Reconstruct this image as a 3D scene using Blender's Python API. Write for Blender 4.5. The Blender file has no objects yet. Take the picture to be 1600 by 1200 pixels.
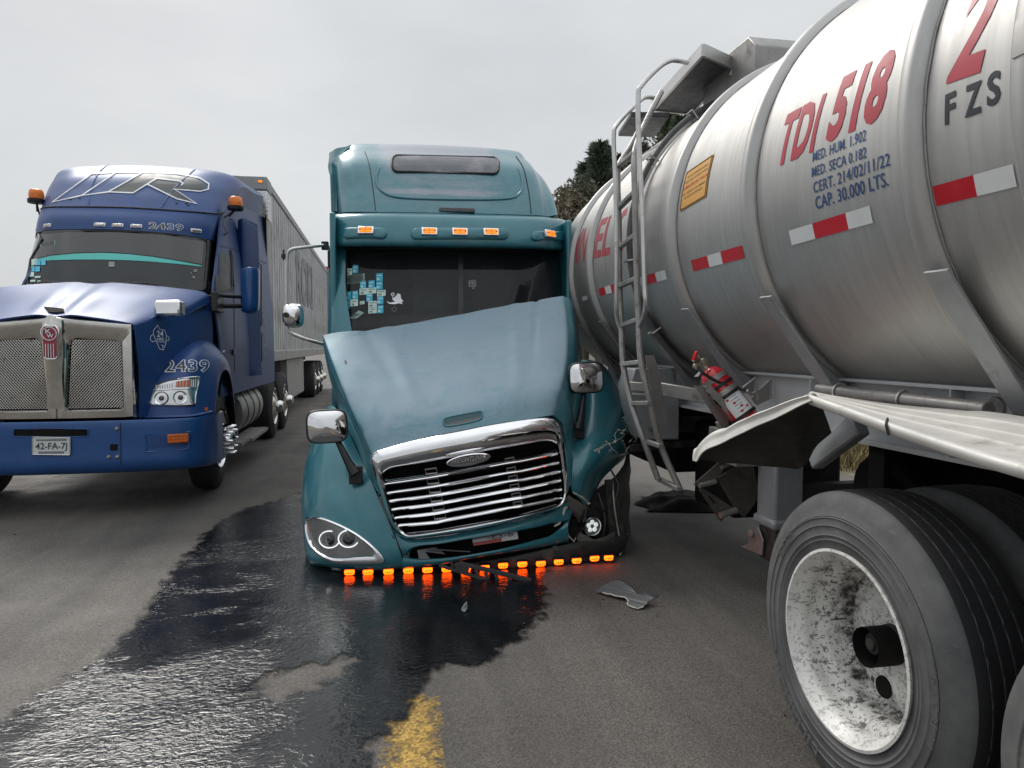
import bpy, bmesh, math, random
import numpy as np
from mathutils import Vector, Matrix, noise
from mathutils.bvhtree import BVHTree
from mathutils.geometry import tessellate_polygon
R = math.radians
random.seed(7)
S = bpy.context.scene
COL = S.collection

# ------------------------------------------------------------------ camera, world, sun, exposure
F, PSI, PIT, EYE = 1110.0, R(10.7), R(3.09), Vector((0, 0, 1.5))
cam = bpy.data.objects.new('camera', bpy.data.cameras.new('camera'))
cam.data.sensor_width = 36; cam.data.lens = F / 1600 * 36; cam.data.clip_end = 3000; cam.data.clip_start = 0.05
cam.location = EYE; cam.rotation_euler = (math.pi / 2 - PIT, 0, -PSI)
COL.objects.link(cam); S.camera = cam

SUN_AZ, SUN_EL = R(-26), R(46)          # azimuth from +Y towards +X
wd = bpy.data.worlds.new('World'); S.world = wd; wd.use_nodes = True
wt = wd.node_tree; wt.nodes.clear()
def wn(t, **k):
    n = wt.nodes.new(t)
    for a, b in k.items(): setattr(n, a, b)
    return n
sky = wn('ShaderNodeTexSky', sky_type='NISHITA', sun_disc=False, sun_elevation=SUN_EL, sun_rotation=SUN_AZ, air_density=1.0, dust_density=4.0)
bg1 = wn('ShaderNodeBackground'); bg1.inputs[1].default_value = 0.05
wt.links.new(sky.outputs[0], bg1.inputs[0])
tc = wn('ShaderNodeTexCoord')
mp = wn('ShaderNodeMapping'); mp.inputs['Scale'].default_value = (1, 1, 2.6)
wt.links.new(tc.outputs['Generated'], mp.inputs[0])
nz = wn('ShaderNodeTexNoise'); nz.inputs['Scale'].default_value = 1.6; nz.inputs['Detail'].default_value = 5; nz.inputs['Roughness'].default_value = .5
wt.links.new(mp.outputs[0], nz.inputs[0])
cr = wn('ShaderNodeValToRGB')
cr.color_ramp.elements[0].position = .3; cr.color_ramp.elements[0].color = (.545, .575, .605, 1)
cr.color_ramp.elements[1].position = .72; cr.color_ramp.elements[1].color = (.74, .76, .775, 1)
wt.links.new(nz.outputs[0], cr.inputs[0])
bg2 = wn('ShaderNodeBackground'); bg2.inputs[1].default_value = 0.63      # the cloud deck
wt.links.new(cr.outputs[0], bg2.inputs[0])
sep = wn('ShaderNodeSeparateXYZ'); wt.links.new(tc.outputs['Generated'], sep.inputs[0])      # overcast deck: thinner, hence brighter, overhead
mr = wn('ShaderNodeMapRange', interpolation_type='SMOOTHSTEP'); wt.links.new(sep.outputs[2], mr.inputs[0])
mr.inputs[1].default_value = .33; mr.inputs[2].default_value = 1.0; mr.inputs[3].default_value = .515; mr.inputs[4].default_value = 1.0
wt.links.new(mr.outputs[0], bg2.inputs[1])
add = wn('ShaderNodeMixShader'); add.inputs[0].default_value = 0.93
wt.links.new(bg1.outputs[0], add.inputs[1]); wt.links.new(bg2.outputs[0], add.inputs[2])
wo = wn('ShaderNodeOutputWorld'); wt.links.new(add.outputs[0], wo.inputs[0])
sl = bpy.data.lights.new('sun', 'SUN'); sl.energy = 1.0; sl.angle = R(22); sl.color = (1, .965, .91)
so = bpy.data.objects.new('sun', sl); COL.objects.link(so)
sdir = Vector((math.sin(SUN_AZ) * math.cos(SUN_EL), math.cos(SUN_AZ) * math.cos(SUN_EL), math.sin(SUN_EL)))
so.rotation_euler = sdir.to_track_quat('Z', 'Y').to_euler()
S.view_settings.view_transform = 'Standard'; S.view_settings.look = 'None'
S.view_settings.exposure = 0.98; S.view_settings.gamma = 1; S.view_settings.use_curve_mapping = False

# ------------------------------------------------------------------ surveying: photo bearings turned into points of the place
_f = Vector((math.sin(PSI) * math.cos(PIT), math.cos(PSI) * math.cos(PIT), -math.sin(PIT)))
_r = Vector((math.cos(PSI), -math.sin(PSI), 0)); _u = _r.cross(_f)
def ray(px, py): return _f + _r * ((px - 800) / F) - _u * ((py - 600) / F)
def W(px, py, y): d = ray(px, py); return EYE + d * (y / d.y)
def WX(px, py, x): d = ray(px, py); return EYE + d * (x / d.x)
def G(px, py, z=0.0): d = ray(px, py); return EYE + d * ((z - EYE.z) / d.z)

# ------------------------------------------------------------------ materials
MATS = {}
class NT:
    def __init__(s, name):
        s.m = bpy.data.materials.new(name); s.m.use_nodes = True; s.t = s.m.node_tree
        s.b = s.t.nodes['Principled BSDF']; s.out = s.t.nodes['Material Output']; MATS[name] = s.m
        s.tc = s.n('ShaderNodeTexCoord')
    def n(s, t, **k):
        x = s.t.nodes.new(t)
        for a, b in k.items(): setattr(x, a, b)
        return x
    def l(s, a, b): s.t.links.new(a, b)
    def noise(s, scale, detail=4, rough=.55, stretch=None, dist=0):
        c = s.tc.outputs['Object']
        if stretch:
            m = s.n('ShaderNodeMapping'); m.inputs['Scale'].default_value = stretch; s.l(c, m.inputs[0]); c = m.outputs[0]
        x = s.n('ShaderNodeTexNoise'); x.inputs['Scale'].default_value = scale; x.inputs['Detail'].default_value = detail
        x.inputs['Roughness'].default_value = rough; x.inputs['Distortion'].default_value = dist; s.l(c, x.inputs[0]); return x.outputs[0]
    def ramp(s, v, a, b, ca=(0, 0, 0, 1), cb=(1, 1, 1, 1)):
        x = s.n('ShaderNodeValToRGB'); e = x.color_ramp.elements
        e[0].position = a; e[1].position = b; e[0].color = ca; e[1].color = cb; s.l(v, x.inputs[0]); return x.outputs[0]
    def mix(s, f, a, b, bt='MIX'):
        x = s.n('ShaderNodeMix', data_type='RGBA', blend_type=bt)
        for i, v in ((0, f), (6, a), (7, b)):
            if isinstance(v, (int, float)): x.inputs[i].default_value = v
            elif isinstance(v, tuple): x.inputs[i].default_value = v if len(v) == 4 else v + (1,)
            else: s.l(v, x.inputs[i])
        return x.outputs[2]
    def math(s, op, a, b=0.0, clamp=False):
        x = s.n('ShaderNodeMath', operation=op, use_clamp=clamp)
        for i, v in ((0, a), (1, b)):
            if isinstance(v, (int, float)): x.inputs[i].default_value = v
            else: s.l(v, x.inputs[i])
        return x.outputs[0]
    def bump(s, h, strength, dist=.01):
        x = s.n('ShaderNodeBump'); x.inputs['Strength'].default_value = strength; x.inputs['Distance'].default_value = dist
        s.l(h, x.inputs['Height']); s.l(x.outputs[0], s.b.inputs['Normal']); return x
    def set(s, k, v):
        i = s.b.inputs[k]
        if isinstance(v, (int, float)): i.default_value = v
        elif isinstance(v, tuple): i.default_value = v if len(v) == 4 else v + (1,)
        else: s.l(v, i)

def plain(name, col, rough=.5, metal=0., coat=0., var=.25, vs=6., dirt=None, bump=0., bs=40., emit=None, es=0.):
    t = NT(name)
    n = t.noise(vs, 6, .6)
    lo = tuple(c * (1 - var) for c in col); hi = tuple(min(1, c * (1 + var)) for c in col)
    c = t.mix(t.ramp(n, .3, .7), lo, hi)
    if dirt:
        d = t.ramp(t.noise(dirt[1], 8, .65), dirt[2], dirt[2] + .16)
        c = t.mix(d, c, dirt[0])
        t.set('Metallic', t.mix(d, (metal,) * 3, (0., 0., 0.)))
    else: t.set('Metallic', metal)
    t.set('Base Color', c)
    t.set('Roughness', t.ramp(t.noise(vs * 2.3, 4), .2, .8, (max(.02, rough * .75),) * 3 + (1,), (min(1, rough * 1.25),) * 3 + (1,)))
    t.set('Coat Weight', coat); t.set('Coat Roughness', .06)
    if bump: t.bump(t.noise(bs, 5), bump, .004)
    if emit: t.set('Emission Color', emit); t.set('Emission Strength', es)
    return t.m

# asphalt
t = NT('asphalt')
sp = t.n('ShaderNodeTexVoronoi'); sp.inputs['Scale'].default_value = 165; t.l(t.tc.outputs['Object'], sp.inputs[0])
spk = t.ramp(sp.outputs['Color'], .25, .95, (.084, .078, .073, 1), (.194, .180, .168, 1))
big = t.ramp(t.noise(.7, 6, .6), .3, .75, (.66, .64, .62, 1), (1.12, 1.1, 1.06, 1))
trk = t.ramp(t.noise(1.0, 5, .6, (1.6, .10, 1), .4), .36, .66, (.62, .62, .63, 1), (1.08, 1.07, 1.05, 1))
c = t.mix(1., spk, big, 'MULTIPLY'); c = t.mix(1., c, trk, 'MULTIPLY')
pale = t.ramp(t.noise(60, 2), .70, .76); c = t.mix(t.math('MULTIPLY', pale, .35), c, (.38, .34, .30))
t.set('Base Color', c); t.set('Roughness', t.ramp(t.noise(2.2, 5), .3, .7, (.62,) * 3 + (1,), (.86,) * 3 + (1,)))
bh = t.mix(.5, sp.outputs['Distance'], t.noise(170, 3)); t.bump(bh, .55, .006)
# wet spill
t = NT('wet_spill')
at = t.n('ShaderNodeAttribute', attribute_name='sd')
e = t.math('ADD', at.outputs['Fac'], t.math('MULTIPLY', t.math('SUBTRACT', t.noise(9, 8, .7), .5), .34))
e = t.math('ADD', e, t.math('MULTIPLY', t.math('SUBTRACT', t.noise(70, 4, .7), .5), .10))
al = t.math('MULTIPLY', e, 16., True)
patch = t.ramp(t.noise(2.3, 6, .62, (1, .55, 1), .6), .40, .62)
t.set('Base Color', t.mix(patch, (.004, .0045, .006), (.011, .011, .012)))
t.set('Roughness', t.ramp(t.noise(3.1, 6, .6, None, .5), .35, .65, (.04,) * 3 + (1,), (.15,) * 3 + (1,)))
t.set('IOR', 1.56)
wv = t.math('ADD', t.math('MULTIPLY', t.noise(27, 3, .5, (.80, 1.2, 1), .9), 1.0), t.math('MULTIPLY', t.noise(85, 3, .55, (.85, 1.1, 1), .4), .42))
sx_ = t.n('ShaderNodeSeparateXYZ'); t.l(t.tc.outputs['Object'], sx_.inputs[0])
lef = t.n('ShaderNodeMapRange'); t.l(sx_.outputs[0], lef.inputs[0]); lef.inputs[1].default_value = .15; lef.inputs[2].default_value = -.75
patch = t.math('MAXIMUM', t.math('MULTIPLY', patch, .55), t.math('MULTIPLY', lef.outputs[0], t.math('ADD', .04, t.math('MULTIPLY', t.ramp(t.noise(1.5, 5, .6, (.8, 1.2, 1), .8), .40, .58), 1.0))))
bp = t.bump(wv, .3, .016)
bst = t.n('ShaderNodeMapRange'); t.l(patch, bst.inputs[0]); bst.inputs[3].default_value = .085; bst.inputs[4].default_value = .38
t.l(bst.outputs[0], bp.inputs['Strength'])
tr = t.n('ShaderNodeBsdfTransparent'); ms = t.n('ShaderNodeMixShader')
t.l(al, ms.inputs[0]); t.l(tr.outputs[0], ms.inputs[1]); t.l(t.b.outputs[0], ms.inputs[2]); t.l(ms.outputs[0], t.out.inputs[0])
# worn road paints
def paint_line(name, col, lo):
    t = NT(name)
    sp = t.n('ShaderNodeTexVoronoi'); sp.inputs['Scale'].default_value = 110; t.l(t.tc.outputs['Object'], sp.inputs[0])
    at = t.n('ShaderNodeAttribute', attribute_name='sd')
    k = t.math('ADD', t.math('MULTIPLY', at.outputs['Fac'], 9.), t.math('MULTIPLY', t.math('SUBTRACT', t.noise(14, 8, .75), lo), 5.), True)
    grit = t.ramp(sp.outputs['Color'], .2, .9, tuple(x * .45 for x in col) + (1,), tuple(min(1, x * 1.25) for x in col) + (1,))
    t.set('Base Color', grit); t.set('Roughness', .75)
    t.bump(sp.outputs['Distance'], .5, .005)
    tr = t.n('ShaderNodeBsdfTransparent'); ms = t.n('ShaderNodeMixShader')
    t.l(k, ms.inputs[0]); t.l(tr.outputs[0], ms.inputs[1]); t.l(t.b.outputs[0], ms.inputs[2]); t.l(ms.outputs[0], t.out.inputs[0])
paint_line('yellow_road_paint', (.46, .285, .06), .40)
paint_line('white_road_paint', (.36, .35, .33), .52)
# vehicle paints
def carpaint(name, col, fade=None, amount=(.5, .7), rough=.28, coat=.6, streak=None, wear=False, cr_=.09):
    t = NT(name)
    n = t.noise(3.5, 6, .6)
    c = t.mix(t.ramp(n, .3, .7), tuple(x * .88 for x in col), tuple(x * 1.12 for x in col))
    r = (rough,) * 3
    if fade:
        m = t.ramp(t.noise(2.2, 8, .62, streak or (1, 1, 1), .7), amount[0], amount[1])
        m2 = t.ramp(t.noise(17, 7, .7, streak or (1, 1, 1)), .46, .70)
        mm = t.math('MAXIMUM', t.math('MULTIPLY', m, t.math('ADD', .55, t.math('MULTIPLY', m2, .45))), t.math('MULTIPLY', m2, .30))
        if wear:
            wa = t.n('ShaderNodeAttribute', attribute_name='wear')
            e1 = t.math('ADD', wa.outputs['Fac'], t.math('MULTIPLY', t.math('SUBTRACT', t.noise(5, 9, .74, streak or (1, 1, 1), .8), .50), 2.0))
            mm = t.math('MAXIMUM', t.math('MULTIPLY', mm, .45), t.math('MULTIPLY', t.ramp(e1, .22, 1.05), .85))
        c = t.mix(mm, c, fade)
        w = t.ramp(t.noise(34, 6, .7), .66, .72); c = t.mix(t.math('MULTIPLY', t.math('MULTIPLY', w, mm if wear else m), .75), c, tuple(min(1, x * 1.9) for x in fade))
        t.set('Roughness', t.mix(mm, r, (.55,) * 3))
        t.set('Coat Weight', t.mix(mm, (coat,) * 3, (.06,) * 3))
    else: t.set('Roughness', rough); t.set('Coat Weight', coat)
    d = t.ramp(t.noise(6, 9, .7), .58, .80)
    c = t.mix(t.math('MULTIPLY', d, .22), c, (.16, .15, .14))
    t.set('Base Color', c); t.set('Metallic', .12); t.set('Coat Roughness', cr_)
    t.bump(t.noise(5, 3), .03, .02)
carpaint('teal_paint', (.022, .160, .198), (.105, .205, .245), (.52, .75), coat=.55)
carpaint('teal_paint_faded', (.028, .168, .208), (.215, .290, .355), (.40, .70), streak=(.8, 1.3, 1), wear=True)
carpaint('teal_paint_roof', (.026, .158, .194), (.340, .350, .395), (.46, .72), streak=(.7, 1, 1.8), wear=True)
carpaint('blue_paint', (.013, .056, .200), rough=.46, coat=.18, cr_=.25)
carpaint('blue_paint_dull', (.013, .044, .150), rough=.48, coat=.06)  # darker, less glossy blue for cab sides and side fairing
carpaint('blue_paint_bumper', (.014, .075, .245), rough=.36, coat=.35)
carpaint('teal_recess', (.006, .060, .070), rough=.4, coat=.2)
plain('chrome', (.78, .78, .79), .06, 1, var=.06)
plain('worn_chrome', (.66, .64, .60), .16, 1, var=.15, dirt=((.22, .17, .12), 14, .60))
plain('black_plastic', (.012, .012, .013), .42, var=.3, dirt=((.06, .055, .05), 9, .62))
plain('black_steel', (.030, .029, .028), .55, .2, var=.4, dirt=((.075, .066, .056), 7, .52), bump=.15)
plain('grimy_dark', (.010, .0095, .009), .8, var=.4)
plain('grey_plastic', (.105, .105, .108), .5, var=.2, dirt=((.2, .19, .18), 9, .6))
plain('grey_trim', (.045, .045, .047), .5, var=.2)
plain('rubber_seal', (.008, .008, .008), .6)
MATS['grimy_dark'].node_tree.nodes['Principled BSDF'].inputs['Specular IOR Level'].default_value = .12
plain('tint_band', (.006, .007, .008), .04, coat=.25, var=.1)
plain('dash_grey', (.075, .075, .078), .8)
plain('lamp_grey', (.20, .205, .20), .35)
plain('seat_cloth', (.12, .122, .126), .9)
plain('underside_shade', (.060, .058, .055), .8, var=.4)  # shade below the mudguard and its flap, put into the colour
plain('oxide_aluminium', (.64, .62, .58), .60, .15, var=.10, dirt=((.30, .26, .21), 7, .60))
plain('aluminium', (.56, .55, .535), .38, .85, var=.16, dirt=((.16, .14, .12), 8, .62))
plain('rusty_grey', (.115, .105, .092), .6, .3, var=.3, dirt=((.05, .045, .038), 8, .5), bump=.2)
plain('aluminium_dull', (.31, .30, .29), .46, .6, var=.2, dirt=((.13, .115, .10), 11, .55))
plain('grey_coated_steel', (.30, .31, .32), .5, .25, var=.14, dirt=((.10, .09, .08), 6, .60))
plain('white_coated_steel', (.50, .51, .52), .5, .15, var=.10, dirt=((.16, .14, .12), 5, .66))
plain('tape_red', (.52, .010, .022), .34, var=.1, dirt=((.25, .2, .18), 9, .68))
plain('tape_white', (.66, .68, .68), .34, var=.06, dirt=((.3, .28, .26), 9, .66))
plain('paint_red_letter', (.42, .022, .045), .45, var=.10)
plain('paint_red_faded', (.36, .06, .075), .5, var=.18)
plain('paint_black_letter', (.022, .026, .032), .45)
plain('paint_blue_letter', (.022, .065, .20), .5, dirt=((.30, .31, .33), 22, .62))
plain('decal_white', (.74, .76, .78), .45)
plain('decal_dark', (.040, .045, .052), .4)
plain('decal_grey', (.17, .18, .19), .5)
plain('placard_orange', (.66, .34, .065), .5, var=.06)
plain('placard_ink', (.07, .035, .02), .6)
plain('sticker_cyan', (.03, .42, .60), .45, var=.12)
plain('sticker_pale', (.50, .66, .60), .45, var=.12)
plain('sticker_green', (.20, .33, .27), .5, var=.15)
plain('sun_strip', (.03, .40, .36), .35, var=.06)
plain('plate_white', (.60, .61, .61), .4, var=.06)
plain('plate_red', (.40, .06, .05), .4)
plain('red_gloss', (.56, .008, .016), .2, coat=.6, var=.08)
plain('maroon_enamel', (.28, .012, .035), .3, coat=.4)
plain('brass_steel', (.45, .40, .32), .35, 1)
plain('amber_lens', (.85, .20, .012), .18, emit=(1, .25, .015), es=.55)
plain('amber_lit', (.9, .22, .01), .25, emit=(1, .066, .002), es=4.2)
plain('beacon_amber', (.80, .20, .015), .15)
plain('white_lit', (.9, .9, .9), .25, emit=(.93, 1, .98), es=.2)
plain('ring_lit', (.9, .9, .9), .25, emit=(.97, .99, 1), es=.35)
plain('red_lens', (.5, .02, .01), .2)
plain('orange_reflector', (.55, .12, .02), .25)
plain('dark_tread', (.085, .085, .09), .5, .3, dirt=((.2, .19, .18), 9, .6))
plain('trailer_white', (.44, .45, .45), .45, .1, var=.08, dirt=((.20, .19, .175), 1.6, .50))
plain('trailer_base', (.33, .325, .315), .5, .3, var=.12, dirt=((.14, .13, .12), 3, .55))
plain('diamond_plate', (.60, .60, .60), .28, 1, var=.1)
plain('fibre_torn', (.60, .57, .50), .85, var=.25)
plain('clear_lens_chrome', (.62, .63, .64), .10, 1, var=.2)
plain('rock_dark', (.03, .03, .032), .8)
# tank steel: faint streaks running round the barrel
t = NT('tank_steel')
st = t.noise(5, 7, .62, (.5, 9, .5)); sm = t.noise(2.2, 7, .6)
c = t.mix(t.ramp(st, .3, .72), (.42, .415, .405), (.515, .505, .49))
c = t.mix(t.math('MULTIPLY', t.ramp(sm, .48, .76), .4), c, (.30, .285, .265))
dr = t.ramp(t.noise(1.3, 8, .7, (1, 7, .35)), .60, .78); c = t.mix(t.math('MULTIPLY', dr, .30), c, (.24, .22, .20))
t.set('Base Color', c); t.set('Metallic', .80)
t.set('Roughness', t.ramp(t.noise(3, 6, .65, (.6, 6, .6)), .25, .75, (.46,) * 3 + (1,), (.58,) * 3 + (1,)))
t.bump(t.noise(2.2, 3, .5, (.5, 1.6, .5)), .16, .03)
# tyres
def tyre_mat(name, base, dust):
    t = NT(name)
    c = t.mix(t.ramp(t.noise(5, 8, .65), .32, .70), base, dust)
    sc = t.ramp(t.noise(22, 6, .7, (1, 1, 3)), .60, .78); c = t.mix(t.math('MULTIPLY', sc, .5), c, tuple(x * 1.8 for x in dust))
    t.set('Base Color', c); t.set('Roughness', .72); t.bump(t.noise(70, 4), .10, .003)
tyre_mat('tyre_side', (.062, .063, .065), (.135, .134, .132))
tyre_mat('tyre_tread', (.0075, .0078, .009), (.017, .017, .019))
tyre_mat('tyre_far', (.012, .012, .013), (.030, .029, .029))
plain('tyre_letter', (.11, .11, .11), .7, var=.2)
plain('tread_sipe', (.13, .13, .135), .8, var=.3)
t = NT('rim_white')
base = t.mix(t.ramp(t.noise(7, 6), .3, .7), (.60, .59, .56), (.76, .75, .72))
sp1 = t.ramp(t.noise(26, 5, .75, (.5, 1, 1)), .545, .60); sp2 = t.ramp(t.noise(75, 4, .7), .56, .60)
k = t.math('MAXIMUM', sp1, sp2)
rad = t.n('ShaderNodeAttribute', attribute_name='grime')
k2 = t.math('ADD', k, 0); k2 = t.math('MULTIPLY', k2, t.math('ADD', .35, rad.outputs['Fac']), True)
ov = t.ramp(t.math('ADD', t.math('MULTIPLY', rad.outputs['Fac'], .62), t.math('MULTIPLY', t.noise(15, 7, .7), .62)), .66, .78)
k2 = t.math('MAXIMUM', k2, ov)
t.set('Base Color', t.mix(k2, base, (.030, .024, .018))); t.set('Roughness', .42)
# dark tinted glazing
def glazing(name, tint, fac, rough=.02):
    t = NT(name)
    t.set('Base Color', t.mix(t.ramp(t.noise(2.5, 7, .65), .35, .75), tint, tuple(x * 1.7 for x in tint))); t.set('Roughness', rough); t.set('IOR', 1.52)
    tr = t.n('ShaderNodeBsdfTransparent'); tr.inputs[0].default_value = (.80, .84, .83, 1)
    ms = t.n('ShaderNodeMixShader'); ms.inputs[0].default_value = fac
    t.l(tr.outputs[0], ms.inputs[1]); t.l(t.b.outputs[0], ms.inputs[2]); t.l(ms.outputs[0], t.out.inputs[0])
glazing('windscreen', (.030, .033, .036), .40)
glazing('windscreen_dark', (.026, .030, .033), .60)
glazing('lamp_glass', (.10, .10, .10), .22)
plain('door_glass', (.014, .016, .018), .42, var=.1)
plain('glass_black', (.012, .013, .015), .05, coat=.4, var=.1)
plain('roof_glass', (.10, .105, .115), .25, var=.15, dirt=((.22, .21, .23), 3, .5))
t = NT('mirror_glass'); t.set('Base Color', (.80, .80, .81)); t.set('Metallic', 1); t.set('Roughness', .03)
# vegetation & land
def leafmat(name, a, b):
    t = NT(name)
    oi = t.n('ShaderNodeNewGeometry')
    c = t.mix(oi.outputs['Random Per Island'], a, b); t.set('Base Color', c); t.set('Roughness', .8)
leafmat('needles_dark', (.070, .100, .068), (.185, .215, .155))
leafmat('leaves_olive', (.055, .065, .038), (.130, .130, .080))
leafmat('leaves_brown', (.13, .110, .075), (.23, .19, .13))
leafmat('dry_grass', (.13, .105, .045), (.26, .20, .085))
leafmat('green_grass', (.07, .085, .025), (.17, .17, .06))
plain('bark', (.06, .045, .035), .9)
plain('soil', (.13, .115, .075), .95, var=.35, vs=3)
plain('hill_soil', (.07, .068, .045), .95, var=.35, vs=.5)
M_ = lambda n: MATS[n]

# ------------------------------------------------------------------ geometry kit
def cr1(pts, t):
    n = len(pts); i = min(int(t), n - 2); u = t - i
    p1, p2 = pts[i], pts[i + 1]
    p0 = pts[i - 1] if i > 0 else p1 * 2 - p2
    p3 = pts[i + 2] if i + 2 < n else p2 * 2 - p1
    return (p1 * 2 + (p2 - p0) * u + (p0 * 2 - p1 * 5 + p2 * 4 - p3) * u * u + (p1 * 3 - p0 - p2 * 3 + p3) * u ** 3) * .5
def spline(pts, n, closed=False):
    pts = [Vector(p) for p in pts]
    if closed:
        k = len(pts); ext = pts[-2:] + pts + pts[:3]
        return [cr1(ext, 2 + k * i / n) for i in range(n)]
    return [cr1(pts, (len(pts) - 1) * i / (n - 1)) for i in range(n)]
def resample(pts, n, closed=True):
    pts = [Vector(p) for p in pts]
    q = pts + [pts[0]] if closed else pts
    L = [0]
    for a, b in zip(q, q[1:]): L.append(L[-1] + (b - a).length)
    out = []; j = 0
    for i in range(n):
        s = L[-1] * i / (n if closed else n - 1)
        while j < len(L) - 2 and L[j + 1] < s: j += 1
        d = L[j + 1] - L[j]; out.append(q[j].lerp(q[j + 1], (s - L[j]) / d if d else 0))
    return out
SPLIT = {'suspension', 'strut_arm', 'extinguisher_cradle', 'bracket_clamp', 'fuel_tank', 'walkway_bracket', 'outrigger', 'hose_clip', 'wheel_arch_liner', 'tank_strap', 'carrier_bracket', 'carrier_roller', 'leg_brace', 'led_cluster', 'roof_bolt', 'lug_nut_cover', 'mirror_arm', 'deck_step', 'chassis', 'underframe', 'undercarriage_box', 'top_rail', 'base_rail', 'cross_member', 'underframe', 'roof_crease', 'clamp_band', 'strap', 'label_mark', 'beacon_bracket', 'torn_edge', 'lamp_rail', 'windscreen_seal', 'cab_back'}
class M:
    def __init__(s): s.v = []; s.f = []; s.mi = []; s.cur = 0; s.at = {}; s.ch = []
    def add(s, vs, fs):
        o = len(s.v); fo = len(s.f); s.v += [Vector(p) for p in vs]; s.f += [tuple(i + o for i in f) for f in fs]; s.mi += [s.cur] * len(fs); s.ch.append((o, len(s.v), fo, len(s.f))); return s
    def grid(s, rows, nu=0, nv=0, closed=False):
        rows = [[Vector(p) for p in r] for r in rows]
        if nv: rows = [spline(r, nv, closed) for r in rows]
        if nu:
            colz = [spline([r[j] for r in rows], nu) for j in range(len(rows[0]))]
            rows = [[c[i] for c in colz] for i in range(nu)]
        n, m = len(rows), len(rows[0]); vs = [p for r in rows for p in r]; fs = []
        for i in range(n - 1):
            for j in range(m if closed else m - 1):
                k = (j + 1) % m; fs.append((i * m + j, i * m + k, (i + 1) * m + k, (i + 1) * m + j))
        return s.add(vs, fs)
    def tube(s, pts, r, n=10, sm=0, caps=True, closed=False):
        pts = [Vector(p) for p in pts]
        if sm: pts = spline(pts, sm, closed)
        rr = r if isinstance(r, (list, tuple)) else [r] * len(pts)
        if len(rr) != len(pts): rr = [rr[0] + (rr[-1] - rr[0]) * i / (len(pts) - 1) for i in range(len(pts))]
        rings = []; up = None
        for i, p in enumerate(pts):
            if closed: d = pts[(i + 1) % len(pts)] - pts[i - 1]
            else: d = pts[min(i + 1, len(pts) - 1)] - pts[max(i - 1, 0)]
            d.normalize()
            if up is None: up = d.orthogonal().normalized()
            up = (up - d * up.dot(d)); up = up.normalized() if up.length > 1e-6 else d.orthogonal().normalized()
            sd = d.cross(up)
            rings.append([p + (up * math.cos(2 * math.pi * k / n) + sd * math.sin(2 * math.pi * k / n)) * rr[i] for k in range(n)])
        o = len(s.v); m = len(rings); fs = []
        for i in range(m if closed else m - 1):
            for k in range(n):
                k2 = (k + 1) % n; a = i * n; b = ((i + 1) % m) * n; fs.append((a + k, a + k2, b + k2, b + k))
        if caps and not closed: fs += [tuple(reversed(range(n))), tuple((m - 1) * n + k for k in range(n))]
        return s.add([p for r_ in rings for p in r_], fs)
    def obox(s, c, a, b, d):                                   # centre and three half-axis vectors
        c, a, b, d = Vector(c), Vector(a), Vector(b), Vector(d)
        vs = [c + a * i + b * j + d * k for i in (-1, 1) for j in (-1, 1) for k in (-1, 1)]
        fs = [(0, 1, 3, 2), (4, 6, 7, 5), (0, 4, 5, 1), (2, 3, 7, 6), (0, 2, 6, 4), (1, 5, 7, 3)]
        if a.cross(b).dot(d) < 0: fs = [tuple(reversed(f)) for f in fs]
        return s.add(vs, fs)
    def box(s, x0, x1, y0, y1, z0, z1):
        return s.obox(((x0 + x1) / 2, (y0 + y1) / 2, (z0 + z1) / 2), ((x1 - x0) / 2, 0, 0), (0, (y1 - y0) / 2, 0), (0, 0, (z1 - z0) / 2))
    def bar(s, p, q, w, h, up=(0, 0, 1)):
        p, q = Vector(p), Vector(q); d = (q - p) / 2; x = d.cross(Vector(up)).normalized(); z = x.cross(d).normalized()
        return s.obox((p + q) / 2, d, x * w / 2, z * h / 2)
    def prism(s, pts, ext):
        pts = [Vector(p) for p in pts]; e = Vector(ext); n = len(pts)
        vs = pts + [p + e for p in pts]
        tr = tessellate_polygon([pts])
        fs = [tuple(t) for t in tr] + [tuple(n + i for i in reversed(t)) for t in tr] + [(i, (i + 1) % n, n + (i + 1) % n, n + i) for i in range(n)]
        return s.add(vs, fs)
    def lathe(s, prof, c, ax, n=48, caps=False, wob=None):     # prof: (radius, distance along axis)
        ax = Vector(ax).normalized(); u = Vector((0, 0, 1)); u = (u - ax * u.dot(ax)).normalized() if abs(ax.z) < .95 else Vector((1, 0, 0)); w = ax.cross(u); c = Vector(c)
        vs = []
        for r, a in prof:
            for k in range(n):
                th = 2 * math.pi * k / n; vs.append(c + ax * a + (u * math.cos(th) + w * math.sin(th)) * r)
        fs = [(i * n + k, i * n + (k + 1) % n, (i + 1) * n + (k + 1) % n, (i + 1) * n + k) for i in range(len(prof) - 1) for k in range(n)]
        if caps: fs += [tuple(reversed(range(n))), tuple((len(prof) - 1) * n + k for k in range(n))]
        return s.add(vs, fs)
    def mirror(s, cx):
        o = len(s.v); nf = len(s.f)
        s.v += [Vector((2 * cx - p.x, p.y, p.z)) for p in s.v]
        s.f += [tuple(i + o for i in reversed(f)) for f in s.f[:nf]]; s.mi += s.mi[:nf]; return s
    def flipx(s, cx):
        s.v = [Vector((2 * cx - p.x, p.y, p.z)) for p in s.v]; s.f = [tuple(reversed(f)) for f in s.f]; return s
    def shift(s, d): d = Vector(d); s.v = [p + d for p in s.v]; return s
    def jitter(s, a, sc):
        s.v = [p + Vector(noise.noise_vector(p * sc)) * a for p in s.v]; return s
    def surf(s): return Surf(s)
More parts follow.
